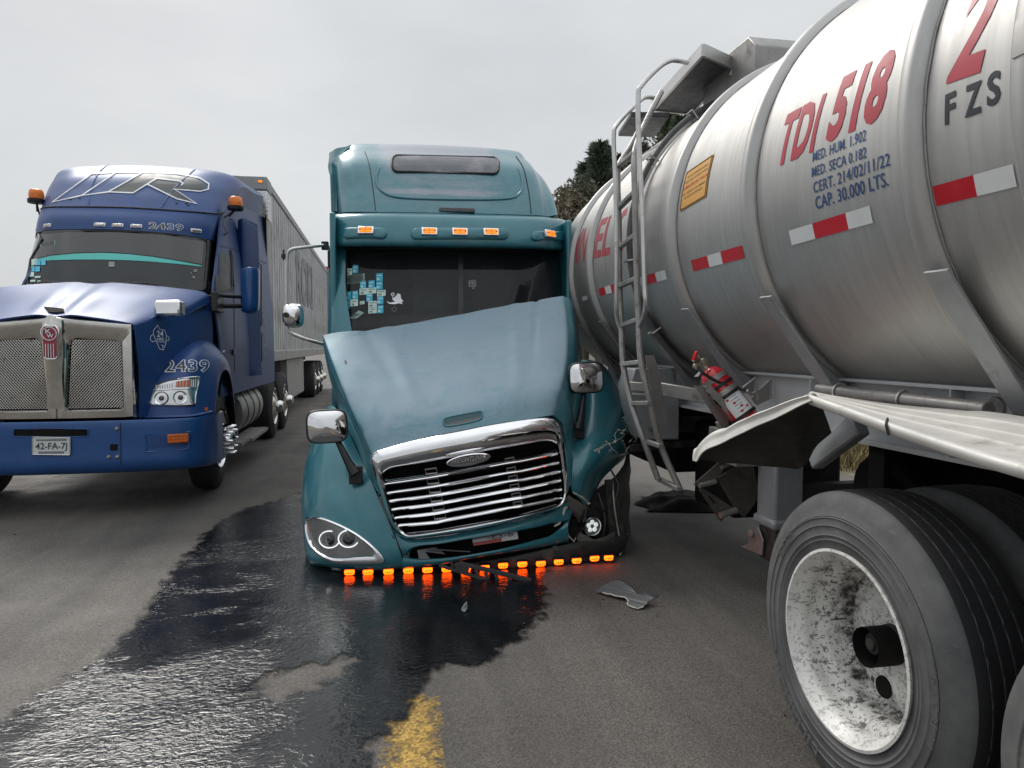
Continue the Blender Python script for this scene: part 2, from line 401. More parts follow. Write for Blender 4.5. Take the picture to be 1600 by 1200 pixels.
    def build(s, name, mats, parent=None, smooth=35, bev=0, solid=0, fix=True, seg=2, under=None):
        if name in SPLIT and len(s.ch) > 1:
            r = None
            for v0, v1, f0, f1 in s.ch:
                q = M(); q.v = s.v[v0:v1]; q.f = [tuple(i - v0 for i in f) for f in s.f[f0:f1]]; q.mi = s.mi[f0:f1]
                o = q.build(name, mats, parent, smooth, bev, solid, fix, seg); r = r or o
            return r
        if isinstance(mats, str): mats = [mats]
        org = parent['_w'] if parent is not None and '_w' in parent else (0, 0, 0)
        off = Vector(org)
        me = bpy.data.meshes.new(name); me.from_pydata([p - off for p in s.v], [], s.f)
        for m in mats: me.materials.append(M_(m))
        if len(mats) > 1: me.polygons.foreach_set('material_index', s.mi)
        if fix:
            b = bmesh.new(); b.from_mesh(me); bmesh.ops.remove_doubles(b, verts=b.verts, dist=1e-5); bmesh.ops.recalc_face_normals(b, faces=b.faces); 
            if solid:
                if sum(f.calc_area() * (1 if f.normal.dot(Vector((0, -3, 7)) - off - f.calc_center_median()) > 0 else -1) for f in b.faces) < 0: bmesh.ops.reverse_faces(b, faces=b.faces)
            b.to_mesh(me); b.free()
        for k, arr in s.at.items():
            a = me.attributes.new(k, 'FLOAT', 'POINT'); a.data.foreach_set('value', arr)
        if smooth:
            me.polygons.foreach_set('use_smooth', [True] * len(me.polygons)); me.set_sharp_from_angle(angle=R(smooth))
        o = bpy.data.objects.new(name, me); COL.objects.link(o)
        if parent is not None: o.parent = parent; o['_w'] = list(org)
        if solid:
            md = o.modifiers.new('thickness', 'SOLIDIFY'); md.thickness = solid; md.offset = -1
            if under: me.materials.append(M_(under)); md.material_offset = 1; md.material_offset_rim = 0
            o.modifiers.new('rim_edges', 'EDGE_SPLIT').split_angle = R(45)
        if bev:
            md = o.modifiers.new('edge', 'BEVEL'); md.width = bev; md.segments = seg; md.limit_method = 'ANGLE'; md.angle_limit = R(40); md.harden_normals = False
        return o
class Surf:
    def __init__(s, m): s.t = BVHTree.FromPolygons([tuple(p) for p in m.v], m.f); s.c = sum(m.v, Vector()) / len(m.v)
    def at(s, px, py, lift=.003, strict=False):
        d = ray(px, py).normalized(); h, n, i, ds = s.t.ray_cast(EYE, d)
        if h is None:
            if strict: return None, None
            t = (s.c - EYE).length
            for k in range(8): h, n, i, ds = s.t.find_nearest(EYE + d * t); t = (h - EYE).dot(d)
        if n.dot(d) > 0: n = -n
        return h + n * lift, n
def tidy2d(pts2, faces, step):
    b = bmesh.new(); vs = [b.verts.new((p[0], p[1], 0)) for p in pts2]
    for f in faces:
        try: b.faces.new([vs[i] for i in f])
        except ValueError: pass
    xs = [p[0] for p in pts2]; ys = [p[1] for p in pts2]
    for ax, lo, hi in ((0, min(xs), max(xs)), (1, min(ys), max(ys))):
        k = lo + step
        while k < hi:
            co = (k, 0, 0) if ax == 0 else (0, k, 0); no = (1, 0, 0) if ax == 0 else (0, 1, 0)
            bmesh.ops.bisect_plane(b, geom=b.verts[:] + b.edges[:] + b.faces[:], plane_co=co, plane_no=no); k += step
    b.verts.index_update(); r = [(v.co.x, v.co.y) for v in b.verts], [tuple(v.index for v in f.verts) for f in b.faces]; b.free(); return r
def decal(m, surf, polys, step=6, lift=.003):
    for pl in polys:
        tr = tessellate_polygon([[Vector((p[0], p[1], 0)) for p in pl]])
        v2, f2 = tidy2d(pl, tr, step); drop2d(m, surf, v2, f2, lift)
    return m
def drop2d(m, surf, v2, f2, lift):
    vs = [surf.at(x, y, lift, True)[0] for x, y in v2]
    ok = [f for f in f2 if all(vs[i] is not None for i in f)]
    m.add([v if v is not None else Vector((0, 0, 0)) for v in vs], ok)
    return m
def ribbon(pts, w, closed=False):
    n = len(pts); out = []; seg = range(n if closed else n - 1); q = []
    P2 = [Vector((p[0], p[1])) for p in pts]
    L = []; Rr = []
    for i in range(n):
        a = P2[i - 1] if (i > 0 or closed) else P2[i]; b = P2[(i + 1) % n] if (i < n - 1 or closed) else P2[i]
        d1 = (P2[i] - a); d2 = (b - P2[i]); d1 = d1.normalized() if d1.length else d2.normalized(); d2 = d2.normalized() if d2.length else d1
        t = (d1 + d2); t = t.normalized() if t.length > .1 else d1
        nrm = Vector((-t.y, t.x)); k = 1 / max(.4, abs(nrm.dot(Vector((-d1.y, d1.x)))))
        L.append(P2[i] + nrm * w / 2 * k); Rr.append(P2[i] - nrm * w / 2 * k)
    for i in seg:
        j = (i + 1) % n; out.append([tuple(L[i]), tuple(L[j]), tuple(Rr[j]), tuple(Rr[i])])
    return out
_tx = {}; _bx = {}
def _box(s, shear, space): text2(s, 0., shear, space); return _bx[(s, shear, space)]
def text2(s, offset=0., shear=0., space=1., squash=1.):
    key = (s, offset, shear, space)
    if key not in _tx:
        cu = bpy.data.curves.new('txt', 'FONT'); cu.body = s; cu.offset = offset; cu.shear = shear; cu.space_character = space; cu.resolution_u = 3; cu.fill_mode = 'FRONT'
        o = bpy.data.objects.new('txt', cu); COL.objects.link(o); dg = bpy.context.evaluated_depsgraph_get()
        me = o.evaluated_get(dg).to_mesh(); v = [(p.co.x, p.co.y) for p in me.vertices]; f = [tuple(p.vertices) for p in me.polygons]
        o.evaluated_get(dg).to_mesh_clear(); bpy.data.objects.remove(o); bpy.data.curves.remove(cu)
        if offset: x0, x1 = _box(s, shear, space)
        else: x0 = min(p[0] for p in v); x1 = max(p[0] for p in v)
        _bx[(s, shear, space)] = (x0, x1)
        _tx[key] = ([((p[0] - x0) / (x1 - x0), p[1] / .7) for p in v], f)         # u in 0..1, v = 1 at cap height
    return _tx[key]
def text_map(m, s, fn, step=.08, **k):
    v, f = text2(s, **k)
    ar = step
    v2, f2 = tidy2d(v, f, ar); m.add([fn(x, y) for x, y in v2], f2); return m
def text_px(m, surf, s, a, b, up, lift=.004, step=.12, ur=None, **k):   # a, b: baseline ends; up: cap-height vector, in photo bearings
    v, f = text2(s, **k); v2, f2 = tidy2d(v, f, step)
    if ur: f2 = [q for q in f2 if ur[0] <= sum(v2[i][0] for i in q) / len(q) < ur[1]]
    drop2d(m, surf, [(a[0] + (b[0] - a[0]) * x + up[0] * y, a[1] + (b[1] - a[1]) * x + up[1] * y) for x, y in v2], f2, lift); return m

# ------------------------------------------------------------------ things
def thing(name, label, cat, loc=(0, 0, 0), group=None):
    o = bpy.data.objects.new(name, None); COL.objects.link(o); o.location = loc; o.empty_display_size = .2
    o['label'] = label; o['category'] = cat; o['_w'] = list(loc)
    if group: o['group'] = group
    return o
def sub(name, parent):
    o = bpy.data.objects.new(name, None); COL.objects.link(o); o.parent = parent; o['_w'] = list(parent['_w']); o.empty_display_size = .1; return o
def tag(o, label, cat, group=None):
    o['label'] = label; o['category'] = cat
    if group: o['group'] = group
    return o
def structure(m, name, mat, kind='structure', **k):
    o = m.build(name, mat, None, **k); o['kind'] = kind; return o
def dup(o, parent, loc, rot=None):
    c = o.copy(); COL.objects.link(c); c.parent = parent; c.location = loc
    if rot is not None: c.rotation_euler = rot
    return c
def clone_tree(o, parent, delta):                               # a part with its sub-parts, moved
    c = o.copy(); COL.objects.link(c); c.parent = parent; c.location = o.location + Vector(delta)
    for ch in list(o.children):
        d = ch.copy(); COL.objects.link(d); d.parent = c
    return c

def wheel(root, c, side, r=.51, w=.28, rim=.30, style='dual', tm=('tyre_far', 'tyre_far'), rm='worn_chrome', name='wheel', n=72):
    """side: direction (+1/-1 along x) in which the outer face looks; c is the centre of the outer face."""
    h = sub(name, root); c = Vector(c); ax = Vector((side, 0, 0))
    m = M(); rs = r - .035
    m.lathe([(rim - .01, -.012), (rim + .022, -.003), (rim + .03, .001), (rim + .032, .004), (rim + .036, .001), (rim + .046, .003), (rim + .048, .006), (rim + .052, .003), (rim + .078, .005), (rim + .080, .008), (rim + .085, .005), (rim + .105, .005), (rim + .107, .0075), (rim + .110, .005), (rs - .055, .002), (rs - .05, .004), (rs - .045, .000), (rs - .02, -.008), (r - .014, -.024), (r - .004, -.040)], c, ax, n)
    m.cur = 1
    pf = [(r - .004, -.040)]; k = 5; x0 = .040
    ww = w - .08
    for i in range(4):
        a = -(x0 + ww * (i + 1) / 5); pf += [(r, a + .004), (r - .008, a + .002), (r - .008, a - .002), (r, a - .004)]
    pf += [(r - .004, -(w - .04)), (r - .014, -(w - .024)), (rs - .02, -(w - .008)), (rim + .05, -w + .002), (rim - .01, -w + .02)]
    m.lathe(pf, c, ax, n)
    ty = m.build('tyre', list(tm), h, 50)
    m = M()
    if style == 'dual':
        prof = [(rim - .012, -.03), (rim, -.006), (rim + .004, .004), (rim - .006, .006), (rim - .014, -.004), (rim - .018, -.016), (rim - .034, -.026), (rim - .038, -.060), (rim - .030, -.085), (rim - .050, -.110), (rim - .062, -.150), (rim - .060, -.190), (rim - .078, -.214), (rim - .100, -.218), (rim - .115, -.206), (.165, -.199), (.12, -.197), (.05, -.195)]
        gr = [.2, .05, .0, 0, .05, .12, .25, .38, .48, .45, .58, .66, .72, .50, .30, .14, .16, .4]
        m.lathe(prof, c, ax, n)
        m.at = {'grime': [g for g in gr for _ in range(n)]}
        m.build('rim', rm, h, 60, fix=False)
        m = M()
        m.lathe([(.0, -.195), (.060, -.195), (.058, -.180), (.040, -.174), (.037, -.122), (.034, -.116), (.022, -.114), (.020, -.106), (.0, -.104)], c, ax, 28)
        m.build('hub', 'black_steel', h, 40)
        for a in (-1.35, 3.0):
            m = M(); m.lathe([(0, -.192), (.036, -.192), (.038, -.197)], c + Vector((0, math.cos(a), math.sin(a))) * .178, ax, 20); m.build('hand_hole', 'grimy_dark', h, 40)
    else:
        m.lathe([(rim - .01, -.03), (rim + .004, .003), (rim - .012, .006), (rim - .03, -.02), (rim - .05, -.03), (rim - .09, -.005), (.17, .02), (.14, .035), (.10, .045), (.0, .05)], c, ax, n)
        m.build('rim', rm, h, 60)
        m = M(); m.lathe([(.10, .03), (.10, .09), (.08, .13), (.03, .15), (0, .15)], c, ax, 24)
        m.build('hub', rm, h, 40)
    return h

# ------------------------------------------------------------------ setting
def sheet(name, x0, x1, y0, y1, z, mat, nx=1, ny=1, hf=None, kind='structure'):
    m = M(); xs = np.linspace(x0, x1, nx + 1); ys = np.linspace(y0, y1, ny + 1)
    m.grid([[(x, y, z + (hf(x, y) if hf else 0)) for x in xs] for y in ys])
    return structure(m, name, mat, kind)
sheet('road', -14, 5.35, -30, 600, 0, 'asphalt')
sheet('ground', -900, 900, -60, 1500, -.06, 'soil')
rs = random.Random(3)
def verge_h(x, y): return .02 + .10 * max(0, min(1, (x - 5.35) / 1.2)) + .05 * noise.noise((x * .7, y * .7, 3)) * min(1, (x - 5.35))
sheet('verge', 5.35, 12, -12, 60, -.03, 'soil', 24, 90, verge_h)
def hill_h(x, y):
    d = max(0, x - 10 - .10 * (y - 20)); e = max(0, min(1, (y - 8) / 14))
    return (min(9, d * .42) + .5 * noise.noise((x * .15, y * .15, 1))) * e - .05
sheet('hillside', 9.5, 90, 6, 160, -.1, 'hill_soil', 60, 80, hill_h)

def signed(poly, P):
    poly = np.array(poly); a = poly; b = np.roll(poly, -1, 0); d = np.full(len(P), 1e9); ins = np.zeros(len(P), bool)
    for p, q in zip(a, b):
        e = q - p; t = np.clip(((P - p) @ e) / (e @ e), 0, 1); d = np.minimum(d, np.linalg.norm(P - p - t[:, None] * e, axis=1))
        c = ((p[1] > P[:, 1]) != (q[1] > P[:, 1])) & (P[:, 0] < (q[0] - p[0]) * (P[:, 1] - p[1]) / (q[1] - p[1] + 1e-12) + p[0]); ins ^= c
    return np.where(ins, d, -d)
def stain(name, poly, holes, z, mat, step, pad=.2, kind='structure', attr=True):
    A = np.array(poly); x0, y0 = A.min(0) - pad; x1, y1 = A.max(0) + pad
    xs = np.arange(x0, x1, step); ys = np.arange(y0, y1, step); X, Yy = np.meshgrid(xs, ys); P = np.c_[X.ravel(), Yy.ravel()]
    sd = signed(poly, P)
    for h in holes: sd = np.minimum(sd, -signed(h, P))
    n = len(xs); keep = sd > -pad; m = M(); idx = -np.ones(len(P), int); idx[keep] = np.arange(keep.sum())
    m.v = [Vector((p[0], p[1], z)) for p in P[keep]]
    for i in range(len(ys) - 1):
        for j in range(n - 1):
            q = [i * n + j, i * n + j + 1, (i + 1) * n + j + 1, (i + 1) * n + j]
            if all(keep[k] for k in q): m.f.append(tuple(int(idx[k]) for k in q)); m.mi.append(0)
    m.at = {'sd': sd[keep].astype('f4')}
    o = m.build(name, mat, None, fix=False); o['kind'] = kind; return o
gp = lambda L: [tuple(G(*p))[:2] for p in L]
spill = gp([(0, 1128), (56, 1085), (124, 1046), (176, 1009), (214, 968), (240, 930), (262, 900), (289, 868), (325, 826), (375, 797), (431, 782), (470, 768)]) + [(-.3, 7.2), (.5, 6.9), (1.2, 6.2), (1.35, 5.2)] + gp([(853, 905), (860, 930), (856, 962), (828, 990), (800, 1014), (762, 1040), (735, 1048), (700, 1044), (672, 1056), (664, 1088), (652, 1116), (615, 1142), (594, 1160), (588, 1200)]) + [(-.12, 1.9), (-1.4, 1.7), (-1.75, 2.6)]
stain('wet_spill', spill, [gp([(398, 1080), (430, 1092), (500, 1068), (548, 1032), (500, 1038), (440, 1055)])], .008, 'wet_spill', .025)
stain('yellow_lane_line', [(.015, 1.2), (.165, 1.2), (.20, 2.95), (.06, 3.02), (.02, 2.4)], [], .004, 'yellow_road_paint', .02, .05)
stain('white_lane_line', [(-3.72, 3.0), (-3.58, 3.0), (-3.58, 40), (-3.72, 40)], [], .004, 'white_road_paint', .06, .06)
# grass on the far verge
def tuft_field(name, mat, n, xr, yr, h, seed, hf):
    r_ = random.Random(seed); m = M()
    for i in range(n):
        x, y = r_.uniform(*xr), r_.uniform(*yr); z = hf(x, y) - .03
        for b in range(5):
            a = r_.uniform(0, 6.28); hh = h * r_.uniform(.5, 1.3); w = .006 + .008 * r_.random(); ox, oy = r_.uniform(-.09, .09), r_.uniform(-.09, .09)
            d = Vector((math.cos(a), math.sin(a), 0)); p = Vector((x + ox, y + oy, z)); tip = p + d * hh * r_.uniform(.1, .7) + Vector((0, 0, hh))
            s_ = Vector((-d.y, d.x, 0)) * w; m.add([p - s_, p + s_, tip], [(0, 1, 2)])
    return structure(m, name, mat, 'stuff', smooth=0, fix=False)
tuft_field('dry_grass', 'dry_grass', 5200, (5.5, 9.6), (1, 16), .26, 1, verge_h)
tuft_field('green_grass', 'green_grass', 3600, (5.5, 9.6), (1, 16), .20, 2, verge_h)

# trees on the hill
def crown_mesh(m, h, rad, kind, rng, n):
    for i in range(n):
        if kind == 'pine':
            k = rng.random() ** .8; z = h * (.12 + .88 * k); rr = rad * (1 - k) ** .75 * (.75 + .5 * noise.noise((z * 1.7, rng.random() * .2, rad))) + .12
            tier = .5 + .5 * math.sin(z * 5.2); a = rng.uniform(0, 6.28); lobe = .72 + .38 * noise.noise((math.cos(a) * 1.6, math.sin(a) * 1.6, z * .9)); q = rr * (.35 + .65 * rng.random() ** .5) * (.7 + .3 * tier) * lobe
            p = Vector((math.cos(a) * q, math.sin(a) * q, z - q * .18)); d = Vector((math.cos(a), math.sin(a), rng.uniform(-.15, .55))).normalized(); L = rng.uniform(.16, .38) * (.6 + rad * .25); w = L * .26
        else:
            while True:
                v = Vector((rng.uniform(-1, 1), rng.uniform(-1, 1), rng.uniform(-1, 1)))
                if v.length < 1 and noise.noise(v * 2.6 + Vector((rad, h, 0))) > -.12 - (.5 if v.length < .5 else 0): break
            p = Vector((v.x * rad, v.y * rad, h * .58 + v.z * h * .46)); d = Vector((rng.uniform(-1, 1), rng.uniform(-1, 1), rng.uniform(-.3, 1))).normalized(); L = rng.uniform(.12, .26); w = L * .42
        s_ = d.cross(Vector((rng.uniform(-1, 1), rng.uniform(-1, 1), rng.uniform(-1, 1)))).normalized() * w
        m.add([p - d * L * .3, p + s_ * .5 + d * L * .2, p + d * L, p - s_ * .5 + d * L * .2], [(0, 1, 2, 3)])
def tree(name, label, px, py_top, y, h, rad, kind, mat, seed, n=2600, cat='tree'):
    rng = random.Random(seed); top = W(px, py_top, y); base = Vector((top.x, top.y, top.z - h))
    gz = hill_h(base.x, base.y) - .1 if base.x > 9.5 else 0
    h2 = top.z - gz if kind == 'trunky' else h
    t = thing(name, label, cat, (base.x, base.y, min(base.z, gz)), 'trees on the hill behind the tanker' if px > 0 else None)
    m = M(); m.tube([(base.x, base.y, min(base.z, gz) - .3), (base.x + .1, base.y, base.z + h * .4), (base.x, base.y, base.z + h * .97)], [.05 * h * .5 + .03, .03 * h * .5, .015], 8, 8)
    for k in range(9):
        z = base.z + h * (.2 + .07 * k); a = rng.uniform(0, 6.28); q = rad * (1 - .075 * k) * .7
        m.tube([(base.x, base.y, z), (base.x + math.cos(a) * q, base.y + math.sin(a) * q, z + q * (.1 if kind == 'pine' else .6))], [.035, .01], 5)
    m.build('trunk', 'bark', t)
    m = M(); crown_mesh(m, h, rad, kind, rng, n); m.shift(base); m.build('crown', mat, t, smooth=0, fix=False)
tree('conifer', 'tall dark conifer with a pointed crown just left of the tanker ladder', 938, 224, 33, 8.0, 3.0, 'pine', 'needles_dark', 11, 8200)
tree('conifer', 'dark conifer showing its tip under the tanker walkway plate', 1064, 184, 34, 8.8, 3.0, 'pine', 'needles_dark', 12, 8200)
tree('conifer', 'rounder dark conifer seen between the ladder rails', 1000, 226, 36, 8.2, 3.3, 'pine', 'needles_dark', 13, 8200)
tree('conifer', 'low dark conifer right behind the tall pointed one', 970, 244, 37, 7.2, 3.2, 'pine', 'needles_dark', 14, 7000)
tree('conifer', 'short dark conifer on the left flank of the tall pointed one', 916, 256, 34, 6.6, 2.7, 'pine', 'needles_dark', 19, 6000)
tree('leafy_tree', 'olive leafy tree below the pointed conifer beside the teal cab', 906, 284, 31, 5.0, 1.6, 'leafy', 'leaves_olive', 15, 6500)
tree('leafy_tree', 'thin brownish bush at the left foot of the trees by the teal roof', 886, 300, 30, 4.2, 1.25, 'leafy', 'leaves_brown', 16, 4200)
tree('conifer', 'far conifer rising highest beside the walkway behind the ladder top', 1046, 178, 40, 9.5, 3.4, 'pine', 'needles_dark', 23, 7000)
tree('bush', 'low dry bush lowest on the slope touching the teal roof corner', 875, 322, 29, 3.0, 1.1, 'leafy', 'leaves_brown', 21, 3600)
tree('leafy_tree', 'grey green leafy tree right of the ladder below the walkway', 1036, 214, 35, 6.4, 2.3, 'leafy', 'leaves_olive', 17, 6500)
tree('bush', 'small dark bush far off past the left side of the blue truck', -4, 452, 48, 3.2, 1.0, 'leafy', 'needles_dark', 18, 900, 'bush')

# ------------------------------------------------------------------ teal truck
TX, TY = .67, 4.65
teal = thing('semi_truck', 'crashed teal semi truck with crumpled hood and orange lights under its bumper', 'truck', (TX, TY, 0))
def B(m, *a, **k): return m.build(*a, **k)
# cab shell
m = M()
sideL = -.385; sideR = 1.715
for sx, sg in ((sideL, 1), (sideR, -1)):
    m.box(min(sx, sx + sg * .05), max(sx, sx + sg * .05), 6.18, 8.75, .95, 2.62)
m.box(sideL + .05, sideR - .05, 8.70, 8.748, .95, 3.40); m.box(sideL + .05, sideR - .05, 6.16, 8.70, .90, .96)
m.box(sideL + .05, sideR - .05, 6.16, 6.20, .96, 1.58)
m.grid([[W(513, 384, 6.7), W(516, 384, 6.46), W(528, 386, 6.38), W(541, 389, 6.36)], [W(513, 450, 6.55), W(515, 450, 6.3), W(527, 450, 6.2), W(540, 450, 6.18)], [W(511, 530, 6.5), W(514, 530, 6.15), W(528, 530, 6.02), W(552, 532, 5.99)]], 8, 8)
m.grid([[W(880, 389, 6.5), W(886, 389, 6.58), W(889, 390, 6.8)], [W(883, 440, 6.4), W(889, 440, 6.5), W(893, 440, 6.7)], [W(886, 500, 6.3), W(893, 500, 6.4), W(897, 500, 6.6)]], 8, 8)
B(m, 'cab', 'teal_paint', teal, bev=.02)
# roof fairing
rows = [
 [W(522, 334, 6.72), W(527, 333, 6.58), W(546, 331, 6.42), W(587, 331, 6.35), W(715, 333, 6.32), W(830, 336, 6.35), W(855, 338, 6.46), W(868, 341, 6.74)],
 [W(521, 300, 6.90), W(525, 299, 6.74), W(542, 297, 6.57), W(583, 297, 6.48), W(708, 298, 6.45), W(826, 300, 6.48), W(850, 306, 6.60), W(861, 314, 6.90)],
 [W(519, 266, 7.06), W(523, 263, 6.90), W(539, 259, 6.73), W(577, 258, 6.65), W(700, 260, 6.61), W(818, 264, 6.65), W(840, 275, 6.80), W(850, 294, 7.10)],
 [W(520, 250, 7.25), W(524, 243, 7.10), W(538, 237, 6.96), W(571, 236, 6.90), W(692, 240, 6.85), W(807, 246, 6.90), W(825, 258, 7.03), W(836, 276, 7.28)],
 [W(526, 240, 7.42), W(532, 233, 7.36), W(546, 228, 7.28), W(568, 225, 7.22), W(685, 227, 7.20), W(796, 235, 7.22), W(811, 244, 7.34), W(822, 262, 7.52)]]
last = rows[-1]; back = [Vector((p.x, 8.75, p.z + .03)) for p in last]; rows.append([a.lerp(b, .5) + Vector((0, 0, .035)) for a, b in zip(last, back)]); rows.append(back)
for i, r_ in enumerate(rows):
    l, q = r_[0], r_[-1]
    r_.insert(0, Vector((l.x - .015, 8.75, l.z))); r_.append(Vector((q.x + .015, 8.75, q.z)))
m = M(); m.grid(rows, 60, 90); roofS = m.surf()
def wear_roof(p):                                              # clear coat gone on the upper brow
    u = (p.x - .58) / .62; a = max(0, 1 - abs(u) ** 4) if abs(u) < 1 else 0
    top = max(0, min(1, (p.z - 2.84) / .12)) * (.62 + .75 * max(0, min(1, (p.z - 3.08) / .14))); band = math.exp(-((p.z - 2.87) / .035) ** 2) * 1.25
    return a * max(top, band) + .15 * max(0, min(1, (p.z - 3.3) / .1))
m.at = {'wear': [wear_roof(p) for p in m.v]}; m.ch = []; B(m, 'roof_fairing', 'teal_paint_roof', teal, smooth=60, solid=.03, fix=False)
# side lip torn on the left of the roof
m = M(); m.grid([[W(515, 238, 7.1), W(526, 232, 7.0), W(548, 226, 7.0)], [W(513, 262, 7.0), W(519, 258, 6.95), W(526, 252, 6.9)], [W(518, 300, 6.95), W(521, 298, 6.9), W(525, 296, 6.8)], [W(518, 330, 6.9), W(520, 330, 6.8), W(524, 331, 6.66)]], 14, 8); m.jitter(.012, 9)
B(m, 'side_lip', 'teal_paint_roof', teal, solid=.015)
# seams and recess rim on the roof
def rpx(surf, name, mat, paths, w, root, lift=.004, closed=False, step=5):
    for p in paths:
        m = M(); q = [tuple(v)[:2] for v in spline([(a, b, 0) for a, b in p], max(12, len(p) * 7), closed)]
        decal(m, surf, ribbon(q, w, closed), step, lift); o = B(m, name, mat, root)
    return o
rpx(roofS, 'panel_seam', 'rubber_seal', [[(570, 237), (577, 258), (583, 297), (587, 331)], [(806, 244), (818, 264), (826, 300), (830, 334)]], 1.3, teal)
rim = [(592, 262), (588, 285), (598, 300), (625, 309), (705, 312), (790, 311), (812, 302), (816, 285), (810, 262)]
m = M(); hits = [roofS.at(a, b, .004)[0] for a, b in [tuple(v)[:2] for v in spline([(a, b, 0) for a, b in rim], 60)]]; m.tube([h for h in hits if h], .010, 8); B(m, 'pressed_rim', 'teal_paint_faded', teal)
def rrect(x0, y0, x1, y1, r, tilt=0, n=6):
    o = []
    for cx, cy, a0 in ((x1 - r, y0 + r, -90), (x1 - r, y1 - r, 0), (x0 + r, y1 - r, 90), (x0 + r, y0 + r, 180)):
        for k in range(n + 1): a = R(a0 + 90 * k / n); o.append((cx + r * math.cos(a), cy + r * math.sin(a)))
    mx = (x0 + x1) / 2
    return [(x, y + (x - mx) * tilt) for x, y in o]
win = rrect(613, 246, 779, 271, 9, .022)
m = decal(M(), roofS, [win], 8, .012); B(m, 'roof_window', 'roof_glass', teal)
m = M(); m.tube([roofS.at(x, y, .010)[0] for x, y in win], .011, 8, closed=True); B(m, 'window_seal', 'rubber_seal', teal)
# visor
vr = [
 [W(520, 336, 6.8), W(524, 334, 6.55), W(545, 333, 6.40), W(600, 332, 6.33), W(718, 334, 6.30), W(830, 337, 6.33), W(862, 340, 6.42), W(880, 343, 6.6), W(884, 346, 6.85)],
 [W(517, 340, 6.7), W(521, 338, 6.44), W(543, 337, 6.26), W(600, 336, 6.18), W(718, 338, 6.14), W(830, 341, 6.18), W(864, 344, 6.28), W(884, 347, 6.48), W(888, 350, 6.75)],
 [W(516, 360, 6.62), W(520, 360, 6.36), W(543, 360, 6.18), W(600, 359, 6.10), W(718, 361, 6.06), W(830, 363, 6.10), W(864, 366, 6.20), W(885, 367, 6.40), W(889, 369, 6.68)],
 [W(517, 380, 6.60), W(521, 381, 6.34), W(543, 382, 6.16), W(600, 382, 6.08), W(718, 384, 6.05), W(830, 386, 6.08), W(864, 388, 6.18), W(885, 388, 6.38), W(889, 388, 6.66)],
 [W(519, 383, 6.64), W(524, 385, 6.42), W(545, 386, 6.28), W(600, 386, 6.22), W(718, 388, 6.19), W(830, 389, 6.22), W(862, 390, 6.3), W(882, 390, 6.46), W(886, 390, 6.68)],
 [W(520, 384, 6.66), W(526, 384, 6.50), W(546, 384, 6.42), W(600, 384, 6.42), W(718, 386, 6.42), W(830, 387, 6.42), W(862, 388, 6.44), W(880, 388, 6.52), W(885, 388, 6.7)]]
m = M(); m.grid(vr, 26, 60); visS = m.surf(); B(m, 'visor', 'teal_paint', teal, smooth=50)
def lens(surf, px, py, w, h, root, bez='chrome', len_='amber_lens', name='marker_light', d=.022, proto={}):
    p, n = surf.at(px, py, 0)
    x = Vector((0, 0, 1)).cross(n).normalized(); x = x if x.x > 0 else -x; z = n.cross(x); z = z if z.z > 0 else -z
    key = (bez, len_, w, h, name)
    m = M(); m.obox(p + n * d * .3, x * w / 2, z * h / 2, n * d * .5); o = m.build(name, bez, root, bev=.006)
    m = M(); m.obox(p + n * d * .75, x * w * .40, z * h * .34, n * d * .35); c = m.build('lens', len_, o, bev=.006)
    m = M(); m.obox(p + n * d * 1.02, x * w * .40, z * h * .03, n * d * .12); m.obox(p + n * d * 1.02, x * w * .015, z * h * .34, n * d * .12)
    for s_ in (-.34, .34): m.obox(p + n * d * .98, x * w * .05 + z * 0, z * h * .10, n * d * .15); m.v[-8:] = [q + x * w * s_ for q in m.v[-8:]]
    m.build('lens_rib', 'orange_reflector', o)
    return o
for x0, x1, y0, y1 in ((536, 605, 357, 374), (642, 795, 357.5, 375), (829, 884, 362, 377.5)):
    m = M(); pod = rrect(x0, y0, x1, y1, 8)
    cen = ((x0 + x1) / 2, (y0 + y1) / 2); rings = []
    for k, lf in ((1., .0), (.97, .016), (.90, .024), (.6, .027), (0.05, .028)):
        ring = []
        for x, y in pod:
            dx = (x - cen[0]); dy = (y - cen[1]); e = (1 - k) * (y1 - y0) * .5 / max(.5, abs(dy)) if k > .8 else 1 - k
            q = visS.at(cen[0] + dx * (k if k < .8 else 1 - (1 - k) * .6), cen[1] + dy * k, lf)[0]; ring.append(q)
        rings.append(ring)
    if all(q is not None for r_ in rings for q in r_): m.grid(rings, closed=True); B(m, 'light_pod', 'teal_paint', teal, smooth=60)
class Lift:
    def __init__(s, b, l): s.b = b; s.l = l
    def at(s, x, y, lift=0, strict=False): return s.b.at(x, y, lift + s.l, strict)
for px, py in ((573, 363.5), (671, 365), (718, 365.5), (766, 366), (855, 368)): lens(Lift(visS, .026), px, py, .132, .068, teal, d=.03)
m = M(); p1, n1 = visS.at(687, 332.5, .02); p2, n2 = visS.at(743, 334, .02)
p1 = p1 or W(687, 332, 6.3); p2 = p2 or W(743, 334, 6.3); m.bar(p1 + Vector((0, .05, .02)), p2 + Vector((0, .05, .02)), .05, .035); B(m, 'roof_latch', 'grey_plastic', teal, bev=.005)
